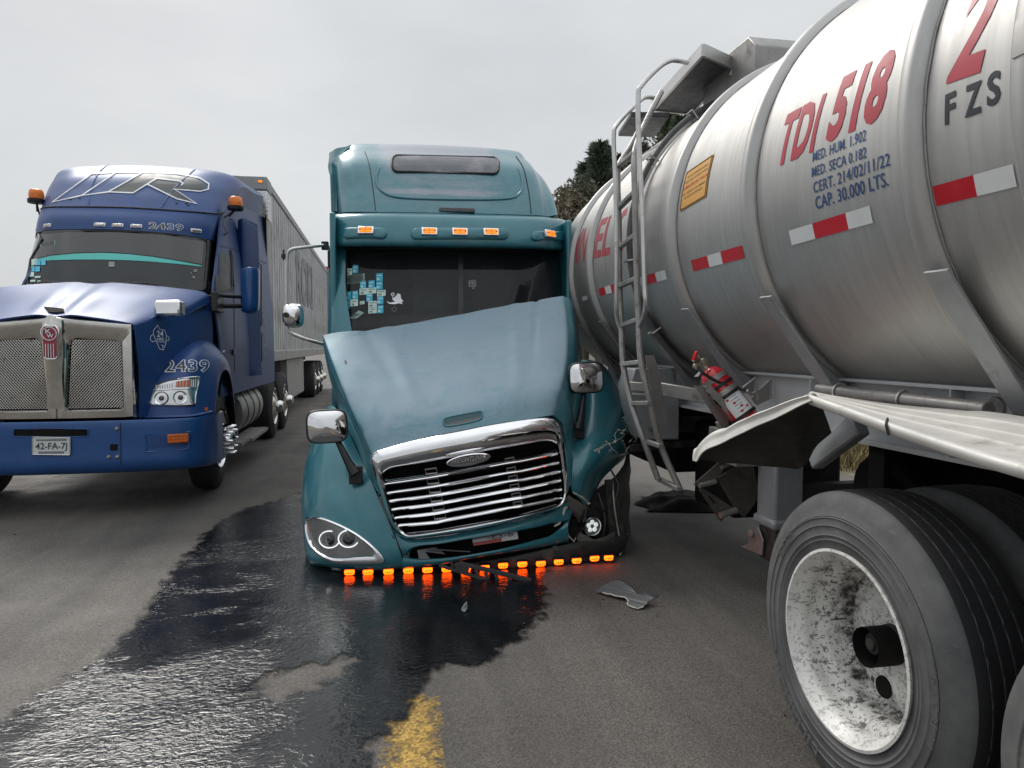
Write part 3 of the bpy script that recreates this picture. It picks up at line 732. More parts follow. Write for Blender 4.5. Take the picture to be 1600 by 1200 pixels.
# windscreen: two panes
wl = lambda px, top, y0, y1: [W(px, top + (532 - top) * k, y0 + (y1 - y0) * k) for k in (0, .33, .66, 1)]
cols = [wl(540, 387, 6.40, 6.04), wl(560, 387, 6.34, 5.97), wl(640, 387, 6.29, 5.92), wl(717, 388, 6.27, 5.90)]
m = M(); m.grid(cols, 18, 8); wsL = m.surf(); B(m, 'windscreen', 'windscreen', teal)
cols = [wl(723, 388, 6.27, 5.90), wl(800, 389, 6.29, 5.92), wl(855, 389, 6.36, 6.0), wl(876, 389, 6.48, 6.14), wl(886, 389, 6.62, 6.32)]
m = M(); m.grid(cols, 22, 8); wsR = m.surf(); B(m, 'windscreen', 'windscreen', teal)
m = M(); m.grid([[W(716, 386, 6.258), W(724, 386, 6.258)], [W(716, 534, 5.888), W(724, 534, 5.888)]]); B(m, 'windscreen_divider', 'black_plastic', teal, solid=.012)
m = M(); m.tube(wl(541, 387, 6.395, 6.035), .014, 8); m.tube(wl(885, 389, 6.60, 6.30), .012, 8); m.tube([W(541, 388, 6.37), W(640, 388, 6.28), W(718, 389, 6.26), W(800, 390, 6.28), W(860, 390, 6.36), W(885, 390, 6.58)], .012, 8, 20); B(m, 'windscreen_seal', 'rubber_seal', teal)
# interior
m = M(); m.grid([[(-.33, 6.15, 1.66), (.7, 6.0, 1.72), (1.66, 6.2, 1.66)], [(-.33, 6.45, 1.74), (.7, 6.4, 1.78), (1.66, 6.5, 1.74)], [(-.33, 6.62, 1.50), (.7, 6.6, 1.5), (1.66, 6.65, 1.5)]], 8, 10); B(m, 'dashboard', 'dash_grey', teal, solid=.03)
m = M(); m.box(-.30, 1.63, 6.5, 8.6, 2.40, 2.44); B(m, 'headliner', 'dash_grey', teal)
for cx in (.12, 1.22):
    m = M(); m.box(cx - .25, cx + .25, 6.95, 7.45, 1.30, 1.46); m.obox((cx, 7.5, 1.82), (.24, 0, 0), (0, .06, .0), (0, .08, .42)); m.obox((cx, 7.58, 2.30), (.13, 0, 0), (0, .05, 0), (0, 0, .09)); B(m, 'seat', 'seat_cloth', teal, bev=.04)
m = M(); cw = Vector((1.22, 6.72, 1.80)); ax = Vector((0, -.55, .83)).normalized(); e1 = Vector((1, 0, 0)); e2 = ax.cross(e1)
m.tube([cw + (e1 * math.cos(a) + e2 * math.sin(a)) * .23 for a in [2 * math.pi * k / 28 for k in range(28)]], .016, 8, closed=True)
for a in (.5, 2.6, 4.7): m.tube([cw, cw + (e1 * math.cos(a) + e2 * math.sin(a)) * .22], .014, 6)
B(m, 'steering_wheel', 'black_plastic', teal)
m = M(); m.tube([W(826, 470, 6.25), W(838, 418, 6.35), W(850, 402, 6.45)], .006, 6, 10); B(m, 'wiper', 'black_plastic', teal)
m = M(); m.tube([W(560, 500, 6.5), W(548, 430, 6.6)], .01, 6); B(m, 'grab_rail', 'dash_grey', teal)
# windscreen stickers
C5 = lambda x, y: (430 + x / 3.2, 210 + y / 3.2)
blue_s = [(388, 657, 415, 695), (505, 697, 538, 735), (505, 738, 537, 777), (467, 733, 497, 770), (425, 737, 455, 772), (456, 798, 487, 837), (358, 788, 382, 830), (387, 785, 415, 825), (510, 812, 541, 850), (511, 857, 541, 895), (356, 833, 375, 873)]
pale_s = [(357, 673, 386, 705), (422, 772, 462, 803), (462, 768, 506, 797), (510, 781, 552, 810), (378, 828, 414, 860), (466, 836, 508, 866), (466, 868, 508, 896), (424, 836, 447, 851)]
def stick(surf, rects, mat, root, name='sticker', ink=True):
    for x0, y0, x1, y1 in rects:
        a = [C5(x0, y0), C5(x1, y0 - 3), C5(x1, y1 - 2), C5(x0, y1 + 1)]
        m = decal(M(), surf, [a], 40, .004); o = B(m, name, mat, root)
        if ink:
            w_, h_ = x1 - x0, y1 - y0; m = M()
            decal(m, surf, [[C5(x0 + w_ * .15, y1 - h_ * .42), C5(x0 + w_ * .5, y1 - h_ * .42), C5(x0 + w_ * .5, y1 - h_ * .14), C5(x0 + w_ * .15, y1 - h_ * .14)], [C5(x0 + w_ * .15, y0 + h_ * .2), C5(x0 + w_ * .85, y0 + h_ * .17), C5(x0 + w_ * .85, y0 + h_ * .30), C5(x0 + w_ * .15, y0 + h_ * .33)]], 40, .006)
            B(m, 'sticker_print', 'decal_grey' if mat != 'sticker_cyan' else 'sticker_pale', o)
stick(wsL, blue_s, 'sticker_cyan', teal); stick(wsL, pale_s, 'sticker_pale', teal)
m = decal(M(), wsL, [[C5(357, 703), C5(448, 695), C5(448, 742), C5(357, 752)]], 40, .004); B(m, 'plate_card', 'sticker_green', teal)
m = text_px(M(), wsL, 'HG7-ES-6', C5(363, 736), C5(440, 727), (0, -6.5), .007); B(m, 'plate_card_text', 'decal_dark', teal)
m = decal(M(), wsL, [[C5(375, 920), C5(418, 880), C5(445, 893), C5(408, 920)]], 40, .004); B(m, 'sticker', 'sticker_green', teal)
fig = [(556, 835), (575, 842), (600, 838), (585, 826), (606, 806), (612, 796), (626, 800), (630, 822), (642, 836), (632, 838), (637, 850), (620, 845), (600, 850), (570, 848)]
m = decal(M(), wsL, [[C5(*p) for p in fig]], 20, .004); B(m, 'white_sticker', 'decal_white', teal)
m = M(); decal(m, wsL, ribbon([C5(588 + 7 * math.cos(a), 801 + 7 * math.sin(a)) for a in [k * .5236 for k in range(12)]], 1.2, True), 20, .004); decal(m, wsL, ribbon([C5(588, 808), C5(589, 828)], 1), 20, .004); B(m, 'white_sticker', 'decal_white', teal)
m = M(); decal(m, wsL, ribbon([C5(595 + 11 * math.cos(a), 875 + 11 * math.sin(a)) for a in [k * .5236 for k in range(12)]], .8, True), 20, .004); B(m, 'round_sticker', 'decal_grey', teal)
m = M(); decal(m, wsR, [[C5(966, 731), C5(1003, 729), C5(1003, 762), C5(966, 764)], [C5(984, 766), C5(997, 766), C5(997, 773), C5(984, 773)]], 20, .004); B(m, 'square_sticker', 'decal_grey', teal)
m = M(); decal(m, wsR, [[C5(972, 737), C5(997, 735), C5(997, 757), C5(972, 758)]], 20, .006); B(m, 'sticker_print', 'decal_dark', teal)
m = M(); decal(m, wsR, [[C5(975, 746), C5(985, 738), C5(995, 746), C5(985, 755)]], 20, .008); B(m, 'sticker_print', 'decal_grey', teal)
# hood
hr = [
 [W(513, 582, 5.72), W(507, 550, 5.72), W(505, 528, 5.70), W(516, 521, 5.70), W(600, 512, 5.72), W(720, 491, 5.74), W(810, 474, 5.74), W(866, 464, 5.73), W(884, 464, 5.73), W(897, 480, 5.74), W(909, 560, 5.74)],
 [W(529, 640, 5.40), W(520, 600, 5.42), W(519, 572, 5.40), W(530, 563, 5.38), W(615, 560, 5.36), W(725, 544, 5.36), W(815, 528, 5.36), W(874, 517, 5.38), W(890, 517, 5.40), W(902, 535, 5.42), W(907, 620, 5.42)],
 [W(557, 700, 5.08), W(544, 655, 5.10), W(540, 625, 5.09), W(551, 616, 5.06), W(632, 611, 5.03), W(728, 595, 5.02), W(815, 579, 5.03), W(874, 567, 5.06), W(889, 568, 5.09), W(900, 590, 5.12), W(901, 672, 5.08)],
 [W(578, 748, 4.82), W(566, 705, 4.85), W(563, 678, 4.85), W(574, 668, 4.82), W(645, 654, 4.80), W(731, 638, 4.79), W(812, 621, 4.80), W(866, 610, 4.82), W(881, 613, 4.85), W(893, 640, 4.88), W(896, 720, 4.82)],
 [W(592, 772, 4.71), W(584, 738, 4.72), W(581, 716, 4.72), W(590, 706, 4.70), W(655, 690, 4.68), W(734, 674, 4.67), W(805, 660, 4.68), W(855, 650, 4.70), W(870, 653, 4.72), W(886, 680, 4.74), W(893, 760, 4.70)]]
m = M(); m.grid(hr, 80, 180); hoodS = m.surf()
wear_ = [max(0, min(1, min((i % 180) - 33, 152 - (i % 180)) / 24)) * (.62 + .38 * max(0, min(1, (76 - i // 180) / 34))) for i in range(len(m.v))]
for i, p in enumerate(m.v):                                     # dents of the collision
    x, y = p.x, p.y
    d = math.exp(-(((x - 1.20) - .25 * (y - 5.4)) / .022) ** 2) * max(0, min(1, (y - 5.02) / .5)); p.z -= .013 * d
    d = math.exp(-(((x - .02) + .35 * (y - 5.4)) / .05) ** 2) * max(0, min(1, (y - 5.0) / .3)); p.z -= .010 * d
    for xc, sl_, am in ((.18, -.22, .010), (1.02, .16, .008)): p.z += am * math.exp(-((x - xc - sl_ * (y - 5.2)) / .05) ** 2) * max(0, min(1, (y - 4.75) / .3))
    p.z += .010 * noise.noise((x * 1.9, y * 1.9, 0)) + .004 * noise.noise((x * 6, y * 6, 4))
hoodS = m.surf(); m.at = {'wear': wear_}; m.f = [tuple(reversed(f)) for f in m.f]; B(m, 'hood', 'teal_paint_faded', teal, smooth=60, solid=.02, fix=False)
C6 = lambda x, y: (430 + x / 2.4, 450 + y / 2.4)
sc = [C6(630, 500), C6(650, 486), C6(740, 468), C6(772, 464), C6(776, 480), C6(762, 496), C6(690, 513), C6(640, 518)]
m = decal(M(), hoodS, [sc], 6, .0035); hb_ = B(m, 'hood_badge_recess', 'teal_recess', teal)
m = M(); o1 = [hoodS.at(p.x, p.y, .003)[0] for p in spline([(x, y, 0) for x, y in sc], 40, True)]; m.tube(o1, .006, 6, closed=True); B(m, 'recess_rim', 'teal_paint', hb_)
m = decal(M(), hoodS, [[C6(640, 515), C6(660, 506), C6(772, 483), C6(762, 496), C6(690, 513), C6(650, 519)]], 6, .006); B(m, 'recess_pad', 'grey_plastic', hb_)
m = decal(M(), hoodS, [rrect(*C6(260, 273), *C6(268, 283), 1.6)], 12, .006); B(m, 'hood_clip', 'black_plastic', teal)
# grille
gy = lambda px: 4.585 + .10 * ((px - 738) / 150) ** 2
def g_(x, y, d=0): px, py = C6(x, y); return W(px, py, gy(px) - d)
outer = [(357, 630), (375, 612), (400, 603), (500, 576), (600, 553), (700, 534), (800, 514), (920, 495), (1000, 487), (1040, 490), (1066, 508), (1085, 560), (1095, 640), (1101, 710), (1098, 780), (1075, 820), (1000, 846), (850, 885), (700, 915), (520, 940), (470, 932), (440, 900), (415, 840), (390, 755), (366, 680)]
inner = [(408, 700), (420, 686), (445, 676), (520, 664), (600, 649), (700, 630), (800, 611), (920, 591), (1005, 577), (1040, 580), (1058, 600), (1068, 650), (1074, 700), (1080, 745), (1078, 785), (1056, 812), (985, 834), (850, 864), (700, 893), (530, 920), (490, 916), (464, 890), (446, 845), (430, 790), (414, 730)]
m = M(); n = len(outer)
ringsets = []
for k, d in ((0., -.05), (.0, .0), (.18, .035), (.5, .055), (.82, .045), (.97, .02), (1.0, -.03)):
    ringsets.append(spline([g_(o[0] + (i[0] - o[0]) * k, o[1] + (i[1] - o[1]) * k, d) for o, i in zip(outer, inner)], 120, True))
m.grid(ringsets, closed=True); B(m, 'grille_surround', 'chrome', teal, smooth=50)
m = M(); m.prism([g_(*p, -.10) for p in inner], (0, .02, 0)); B(m, 'radiator_screen', 'grimy_dark', teal)
bars = [((408, 733), (555, 712), (640, 698), (850, 658), (930, 645), (1058, 618)), ((412, 768), (560, 748), (640, 735), (858, 694), (935, 682), (1062, 652)), ((418, 798), (566, 780), (640, 768), (866, 725), (940, 714), (1068, 685)), ((425, 830), (572, 812), (640, 801), (872, 757), (945, 746), (1070, 718)), ((432, 862), (578, 845), (645, 834), (878, 790), (950, 778), (1073, 752)), ((445, 890), (586, 878), (650, 866), (882, 822), (952, 810), (1074, 785)), ((470, 918), (600, 905), (700, 888), (860, 860), (960, 836), (1064, 806))]
for bi, b in enumerate(bars):
    m = M(); ps = spline([g_(*p) for p in b], 30); hh = .0135 if bi < 6 else .007; rows = []
    for p in ps:
        rows.append([p + Vector((0, dy, dz)) for dy, dz in ((.05, hh * 1.5), (.012, hh * 1.1), (-.012, hh * .35), (-.018, -hh * .25), (-.012, -hh * .9), (.05, -hh * .6))])
    m.grid(rows, closed=True); m.f += [tuple(range(6)), tuple(range(len(m.v) - 6, len(m.v)))]; m.mi += [0, 0]; B(m, 'grille_bar', 'chrome', teal, smooth=50)
for xa, xb in ((580, 622), (880, 912)):
    for bi in range(6):
        ya = bars[bi][2 if xa < 700 else 3][1]; dx = bi * 6.5 if xa < 700 else bi * 6
        q = [(xa - 18 + dx, ya - 22 + 5), (xb - 18 + dx, ya - 28 + 5), (xb - 14 + dx, ya - 8 + 3), (xa - 14 + dx, ya - 3 + 3)]
        m = M(); m.tube([g_(*p, .0) for p in q], .0052, 6, closed=True); B(m, 'grille_bracket', 'aluminium', teal)
# badge
e_c = C6(725, 645)
def ell(a, b, tilt, n=36): return [(e_c[0] + a * math.cos(t_) , e_c[1] + b * math.sin(t_) + a * math.cos(t_) * tilt) for t_ in [2 * math.pi * k / n for k in range(n)]]
bw = lambda p, d: W(p[0], p[1], gy(p[0]) - d)
m = M(); m.grid([[bw(p, .03) for p in ell(34.5, 9.3, -.16)], [bw(p, .066) for p in ell(34.5, 9.3, -.16)], [bw(p, .07) for p in ell(32.5, 7.6, -.16)], [bw(p, .06) for p in ell(31.5, 6.8, -.16)]], closed=True); B(m, 'badge_rim', 'chrome', teal)
m = M(); m.prism([bw(p, .062) for p in ell(31.8, 7.0, -.16)], (0, .01, 0)); B(m, 'badge_plate', 'grey_plastic', teal)
m = M(); text_map(m, 'FREIGHTLINER', lambda u, v: bw((704.5 + 55 * u + 1.6 * v, 725.2 - 8.6 * u - 7.6 * v), .066), .5, offset=.018, shear=.1); B(m, 'badge_lettering', 'chrome', teal, solid=.004)
# bumper cover with slot
def fr(px, py, d=0): return W(px, py, 4.60 + .10 * ((px - 738) / 150) ** 2 - d)
up_t = [(612, 822), (630, 842), (680, 842), (722, 834), (785, 821), (847, 805), (872, 795), (887, 784)]
up_b = [(630, 866), (650, 853), (690, 848), (730, 841), (785, 832), (840, 822), (862, 816), (887, 812)]
lo_t = [(630, 869), (650, 873), (690, 872), (730, 867), (785, 857), (840, 843), (862, 836), (887, 816)]
lo_b = [(628, 889), (650, 886), (690, 882), (730, 874), (785, 865), (840, 856), (866, 851), (889, 846)]
m = M(); m.grid([[fr(*p, .0) for p in up_t], [fr((a[0] + b[0]) / 2, (a[1] + b[1]) / 2, .02) for a, b in zip(up_t, up_b)], [fr(*p, .03) for p in up_b], [fr(*p, -.03) for p in up_b]], 9, 30)
m.grid([[fr(*p, -.03) for p in lo_t], [fr(*p, .035) for p in lo_t], [fr((a[0] + b[0]) / 2, (a[1] + b[1]) / 2, .05) for a, b in zip(lo_t, lo_b)], [fr(*p, .03) for p in lo_b], [fr(*p, -.05) for p in lo_b]], 10, 30)
B(m, 'bumper_cover', 'teal_paint', teal, smooth=50, solid=.008)
m = M(); m.grid([[W(640, 845, 4.74), W(760, 830, 4.72), W(885, 800, 4.76)], [W(640, 890, 4.74), W(760, 880, 4.72), W(885, 860, 4.76)]], 4, 8); B(m, 'bumper_core', 'grimy_dark', teal, solid=.02)
m = M(); m.prism([W(738, 843, 4.63), W(808, 831, 4.63), W(810, 842, 4.62), W(740, 853, 4.62)], (0, .004, 0)); pl = B(m, 'licence_plate', 'plate_white', teal)
m = M(); text_map(m, '-ES-6', lambda u, v: W(762 + 40 * u, 843.5 - 6 * u - 8 * v, 4.622), .5); B(m, 'plate_characters', 'decal_dark', pl)
m = M(); m.prism([W(739, 848, 4.622), W(783, 841, 4.622), W(784, 846, 4.616), W(740, 853, 4.616)], (0, .003, 0)); B(m, 'plate_band', 'plate_red', pl)
m = M(); m.prism([W(652, 860, 4.60), W(680, 855, 4.62), W(696, 866, 4.60), W(664, 862, 4.60), W(672, 873, 4.58), W(655, 874, 4.58)], (0, .01, 0)); m.bar(W(668, 858, 4.6), W(735, 862, 4.58), .008, .006); B(m, 'broken_slot_trim', 'grey_plastic', teal)
# left fender
fl = [
 [W(529, 642, 5.38), W(518, 634, 5.46), W(505, 642, 5.56), W(493, 668, 5.66), W(491, 690, 6.10)],
 [W(557, 702, 5.06), W(530, 690, 5.10), W(500, 698, 5.22), W(478, 722, 5.44), W(477, 730, 6.10)],
 [W(579, 750, 4.80), W(542, 758, 4.84), W(503, 762, 4.95), W(474, 770, 5.22), W(474, 775, 5.50)],
 [W(600, 800, 4.68), W(562, 802, 4.71), W(512, 800, 4.81), W(475, 805, 5.08), W(474, 812, 5.34)],
 [W(616, 838, 4.625), W(578, 845, 4.645), W(522, 850, 4.72), W(479, 848, 4.98), W(477, 852, 5.24)],
 [W(626, 866, 4.60), W(592, 876, 4.62), W(532, 876, 4.68), W(485, 872, 4.88), W(481, 876, 5.14)],
 [W(632, 885, 4.62), W(592, 890, 4.645), W(537, 888, 4.71), W(492, 883, 4.90), W(487, 888, 5.10)],
 [W(632, 886, 4.70), W(592, 890, 4.72), W(540, 889, 4.78), W(498, 885, 4.95), W(492, 890, 5.14)]]
m = M(); m.grid(fl, 44, 36); fenS = m.surf(); B(m, 'fender', 'teal_paint', teal, smooth=60, solid=.014)
rpx(fenS, 'panel_seam', 'rubber_seal', [[(612, 836), (622, 850), (629, 866), (633, 886)]], 1.4, teal)
C7 = lambda x, y: (460 + x / 5.3333, 780 + y / 5.3333)
hl = [C7(*p) for p in ((105, 175), (125, 150), (180, 145), (270, 160), (400, 215), (520, 280), (630, 360), (710, 435), (752, 490), (755, 512), (738, 530), (640, 538), (520, 538), (400, 530), (300, 512), (210, 468), (140, 390), (108, 290))]
hl2 = [C7(*p) for p in ((122, 190), (140, 170), (190, 167), (270, 184), (390, 237), (500, 300), (590, 365), (640, 405), (655, 440), (652, 462), (640, 470), (590, 470), (500, 476), (400, 485), (310, 478), (225, 440), (158, 370), (126, 280))]
def rz(m, surf, A, Bq, lifts, n=72):
    rr = []
    for k, lf in lifts: rr.append([surf.at(a[0] + (b[0] - a[0]) * k, a[1] + (b[1] - a[1]) * k, lf)[0] for a, b in zip(*[[(p.x, p.y) for p in spline([(x, y, 0) for x, y in q], n, True)] for q in (A, Bq)])])
    for r_ in rr:
        for i, p in enumerate(r_):
            if p is None: r_[i] = r_[i - 1]
    m.grid(rr, closed=True); return rr
m = M(); rz(m, fenS, hl, hl2, ((0, -.004), (.08, .016), (.55, .022), (.9, .014), (1, -.02))); lampo = B(m, 'headlight', 'chrome', teal, smooth=50)
m = decal(M(), fenS, [[(p.x, p.y) for p in spline([(x, y, 0) for x, y in hl2], 40, True)]], 8, .003); B(m, 'lamp_bowl', 'lamp_grey', lampo)
m = M()
for k in range(30):
    x = 133 + k * 17; y0 = 172 + max(0, (x - 200)) * .50 + (max(0, x - 480)) * .12; y1 = min(478, 250 + (x - 120) * 2.0, 480); 
    if y1 - y0 > 20: decal(m, fenS, ribbon([C7(x, y0), C7(x + 4, y1)], .7), 10, .005)
B(m, 'lamp_flutes', 'grey_plastic', lampo)
for cx, cy, a0, a1 in ((300, 335, 285, 30), (455, 330, 285, 30)):
    q = [C7(cx + 82 * math.cos(R(a)), cy + 70 * math.sin(R(a))) for a in range(25, 290, 9)]
    m = M(); m.tube([fenS.at(x, y, .010)[0] for x, y in q], .0042, 8); B(m, 'ring_light', 'ring_lit', lampo)
    m = M(); p, nn = fenS.at(*C7(cx, cy), .004); m.lathe([(0, .012), (.022, .010), (.034, .002), (.040, 0)], p, nn, 24); B(m, 'projector_lens', 'glass_black', lampo, smooth=60)
    m = M(); p, nn = fenS.at(*C7(cx, cy), .014); m.lathe([(.012, .0), (.016, .004), (.020, .0)], p, nn, 20); B(m, 'projector_ring', 'grey_plastic', lampo)
m = decal(M(), fenS, [[C7(112, 215), C7(124, 205), C7(126, 262), C7(116, 265)]], 8, .006); B(m, 'side_marker', 'orange_reflector', lampo)
m = decal(M(), fenS, [[C7(660, 460), C7(668, 420), C7(720, 480), C7(700, 505), C7(625, 517), C7(660, 485)]], 8, .010); B(m, 'lamp_corner', 'clear_lens_chrome', lampo)
# right fender, torn
fr_ = [
 [W(906, 562, 5.72), W(925, 563, 5.70), W(944, 572, 5.74), W(953, 584, 5.90), W(955, 592, 6.3)],
 [W(902, 620, 5.42), W(932, 614, 5.34), W(962, 620, 5.44), W(976, 630, 5.66), W(977, 640, 6.1)],
 [W(897, 672, 5.06), W(932, 664, 5.02), W(966, 664, 5.15), W(986, 664, 5.42), W(987, 670, 5.8)],
 [W(893, 722, 4.80), W(927, 713, 4.80), W(960, 706, 4.95), W(983, 702, 5.22), W(984, 704, 5.4)],
 [W(893, 758, 4.71), W(913, 752, 4.74), W(936, 742, 4.88), W(960, 728, 5.08), W(966, 724, 5.2)],
 [W(895, 769, 4.69), W(907, 773, 4.71), W(921, 772, 4.80), W(938, 752, 4.94), W(942, 748, 5.0)],
 [W(897, 772, 4.69), W(908, 781, 4.71), W(917, 789, 4.76), W(925, 776, 4.86), W(928, 772, 4.9)]]
m = M(); m.grid(fr_, 40, 34); rfS = m.surf(); B(m, 'fender', 'teal_paint', teal, smooth=60, solid=.012)['label'] = 'torn teal fender with jagged fibreglass edge'
C8 = lambda x, y: (860 + x / 3.3333, 540 + y / 3.3333)
m = M(); rg = random.Random(5)
tear = [C8(*p) for p in ((220, 555), (245, 545), (268, 525), (300, 510), (335, 495), (365, 490), (380, 510), (375, 470), (350, 440), (385, 435), (410, 440), (400, 400), (380, 375), (430, 395), (462, 440))]
def tp(x, y, l=.006):
    p = rfS.at(x, y, l)[0]; return p if p is not None else W(x, y, 5.3)
for a, b in zip(tear, tear[1:]):
    p, q = tp(*a), tp(*b)
    for k in range(5):
        c = p.lerp(q, k / 5) + Vector((rg.uniform(-.012, .012), -rg.random() * .012, rg.uniform(-.012, .012))); s_ = rg.uniform(.008, .028)
        m.add([c, c + Vector((rg.uniform(-1, 1), rg.uniform(-.6, .1), rg.uniform(-1, 1))) * s_, c + Vector((rg.uniform(-1, 1), rg.uniform(-.6, .1), rg.uniform(-1, 1))) * s_], [(0, 1, 2)])
edge = [C8(*p) for p in ((110, 768), (135, 790), (165, 812), (192, 832), (200, 822))] 
m.tube([tp(*a, .004) for a in edge], .006, 5); m.tube([tp(*C8(a, b), .004) for a, b in ((350, 622), (380, 585), (410, 555), (432, 530), (415, 520), (395, 535))], .006, 5)
for a, b in (((400, 380), (455, 430)), ((380, 375), (440, 400)), ((420, 430), (462, 445))): m.tube([W(*C8(*a), 5.35), W(*C8(*b), 5.3)], .002, 4)
rg = random.Random(12)
for k in range(46):
    a = C8(rg.uniform(378, 455), rg.uniform(375, 545)); c = W(a[0], a[1], rg.uniform(5.15, 5.4)); s_ = rg.uniform(.02, .06)
    d1 = Vector((rg.uniform(-1, 1), rg.uniform(-.6, .3), rg.uniform(-1, 1))) * s_; d2 = Vector((rg.uniform(-1, 1), rg.uniform(-.6, .3), rg.uniform(-1, 1))) * s_ * .45
    m.add([c, c + d1, c + d1 * .6 + d2], [(0, 1, 2)])
for k in range(14):
    a = C8(rg.uniform(365, 410), rg.uniform(370, 440)); b = C8(rg.uniform(425, 470), rg.uniform(395, 460)); m.tube([W(*a, 5.3), W((a[0] + b[0]) / 2, (a[1] + b[1]) / 2 + rg.uniform(-4, 4), 5.26), W(*b, 5.28)], .0016, 4, 6)
m.jitter(.006, 40); B(m, 'torn_fibreglass', 'fibre_torn', teal, smooth=0)
cr_l = [[(225, 548), (300, 512), (345, 496), (378, 470)], [(345, 435), (372, 445), (392, 470)], [(300, 512), (320, 540), (352, 560), (372, 600)], [(372, 505), (392, 540), (398, 575)], [(340, 495), (330, 470), (352, 440)]]
m = M()
for q in cr_l: decal(m, rfS, ribbon([C8(x + rg.uniform(-3, 3), y + rg.uniform(-3, 3)) for x, y in [(a[0] + (b[0] - a[0]) * k / 4, a[1] + (b[1] - a[1]) * k / 4) for a, b in zip(q, q[1:]) for k in range(4)]], 1.3), 6, .004)
B(m, 'paint_crack', 'fibre_torn', teal)
for q in ([(880, 795, 4.8), (905, 806, 4.74), (925, 795, 4.76), (950, 800, 4.8)], [(905, 770, 4.8), (915, 800, 4.72), (900, 840, 4.74), (893, 856, 4.72)], [(935, 770, 4.86), (945, 810, 4.78), (940, 850, 4.76)], [(955, 735, 4.98), (966, 760, 4.9), (958, 800, 4.84), (970, 830, 4.82)]):
    m = M(); m.tube([W(*p) for p in q], .008, 7, 18); B(m, 'loose_cable', 'black_plastic', teal)
m = M(); m.grid([[W(886, 772, 4.74), W(905, 784, 4.72), W(922, 792, 4.76)], [W(886, 786, 4.73), W(902, 800, 4.71), W(915, 806, 4.75)], [W(888, 800, 4.74), W(897, 806, 4.73), W(905, 818, 4.76)]], 9, 9); m.jitter(.014, 22); B(m, 'crumpled_bracket', 'rusty_grey', teal, solid=.006)
m = M(); m.grid([[W(905, 832, 4.70), W(930, 842, 4.68), W(960, 832, 4.70)], [W(903, 846, 4.69), W(930, 852, 4.67), W(962, 842, 4.70)]], 6, 12); m.jitter(.012, 15); B(m, 'bent_plate', 'rusty_grey', teal, solid=.006)
# hole behind the tear
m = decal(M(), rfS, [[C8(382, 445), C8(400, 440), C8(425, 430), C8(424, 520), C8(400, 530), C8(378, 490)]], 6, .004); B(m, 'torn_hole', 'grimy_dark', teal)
# dark steel behind the missing right corner
m = M(); m.grid([[W(884, 770, 4.86), W(930, 765, 4.92), W(972, 735, 5.05), W(985, 700, 5.3)], [W(884, 800, 4.84), W(930, 800, 4.88), W(970, 790, 4.98), W(985, 780, 5.3)], [W(886, 848, 4.82), W(930, 842, 4.86), W(970, 838, 4.96), W(985, 840, 5.3)]], 10, 14); m.jitter(.02, 6); B(m, 'inner_panel', 'black_steel', teal, solid=.01)
m = M(); m.grid([[W(690, 886, 4.68), W(800, 868, 4.66), W(885, 850, 4.67), W(975, 836, 4.75), W(984, 835, 4.9)], [W(690, 887, 4.66), W(800, 871, 4.63), W(885, 855, 4.64), W(972, 842, 4.72), W(982, 841, 4.9)], [W(690, 896, 4.66), W(800, 888, 4.63), W(885, 880, 4.64), W(966, 864, 4.72), W(977, 862, 4.9)], [W(690, 897, 4.72), W(800, 890, 4.72), W(885, 882, 4.74), W(966, 868, 4.8), W(975, 866, 4.95)]], 10, 20); bmS = m.surf(); B(m, 'bumper_beam', 'black_steel', teal, solid=.01)
m = M(); m.bar(W(538, 893, 4.755), W(700, 888.5, 4.72), .018, .034); m.bar(W(700, 889, 4.655), W(962, 870, 4.655), .018, .030); B(m, 'lamp_rail', 'black_steel', teal)
for x in (868, 912, 956):
    p, nn = bmS.at(x, 858 - (x - 868) * .12, 0)
    if p: m = M(); m.lathe([(0, .012), (.016, .012), (.018, 0), (.026, .0), (.027, -.002)], p, nn, 12); B(m, 'bolt', 'black_steel', teal)
m = M(); m.tube([W(957, 752, 4.90), W(960, 790, 4.84), (W(966, 830, 4.80)), W(972, 856, 4.76), W(968, 868, 4.74)], .007, 8, 16); B(m, 'bent_edge', 'aluminium_dull', teal)
m = M(); m.grid([[W(946, 750, 4.88), W(962, 748, 4.90)], [W(950, 800, 4.84), W(970, 800, 4.86)], [W(955, 868, 4.76), W(976, 866, 4.78)]], 8, 3); m.jitter(.01, 12); B(m, 'splash_bracket', 'black_steel', teal, solid=.012)
m = M(); m.prism([W(*C8(90, 905), 4.74), W(*C8(140, 902), 4.74), W(*C8(142, 960), 4.73), W(*C8(125, 1010), 4.72), W(*C8(95, 985), 4.73), W(*C8(85, 945), 4.74)], (0, .02, 0)); B(m, 'bumper_hole', 'grimy_dark', teal)
m = M(); m.tube([W(*C8(a, b), 4.70) for a, b in ((88, 905), (84, 950), (92, 990), (124, 1018), (132, 1000))], .0045, 6); m.tube([W(*C8(a, b), 4.66) for a, b in ((20, 940), (45, 930), (60, 900), (75, 850), (86, 840))], .008, 6); m.jitter(.006, 30); B(m, 'torn_edge', 'fibre_torn', teal)
m = M(); m.prism([W(886, 795, 4.70), W(894, 798, 4.70), W(886, 830, 4.68), W(888, 845, 4.68), W(872, 850, 4.66), W(868, 838, 4.66), W(880, 826, 4.67)], (0, .02, 0)); B(m, 'torn_bumper_end', 'teal_paint', teal)
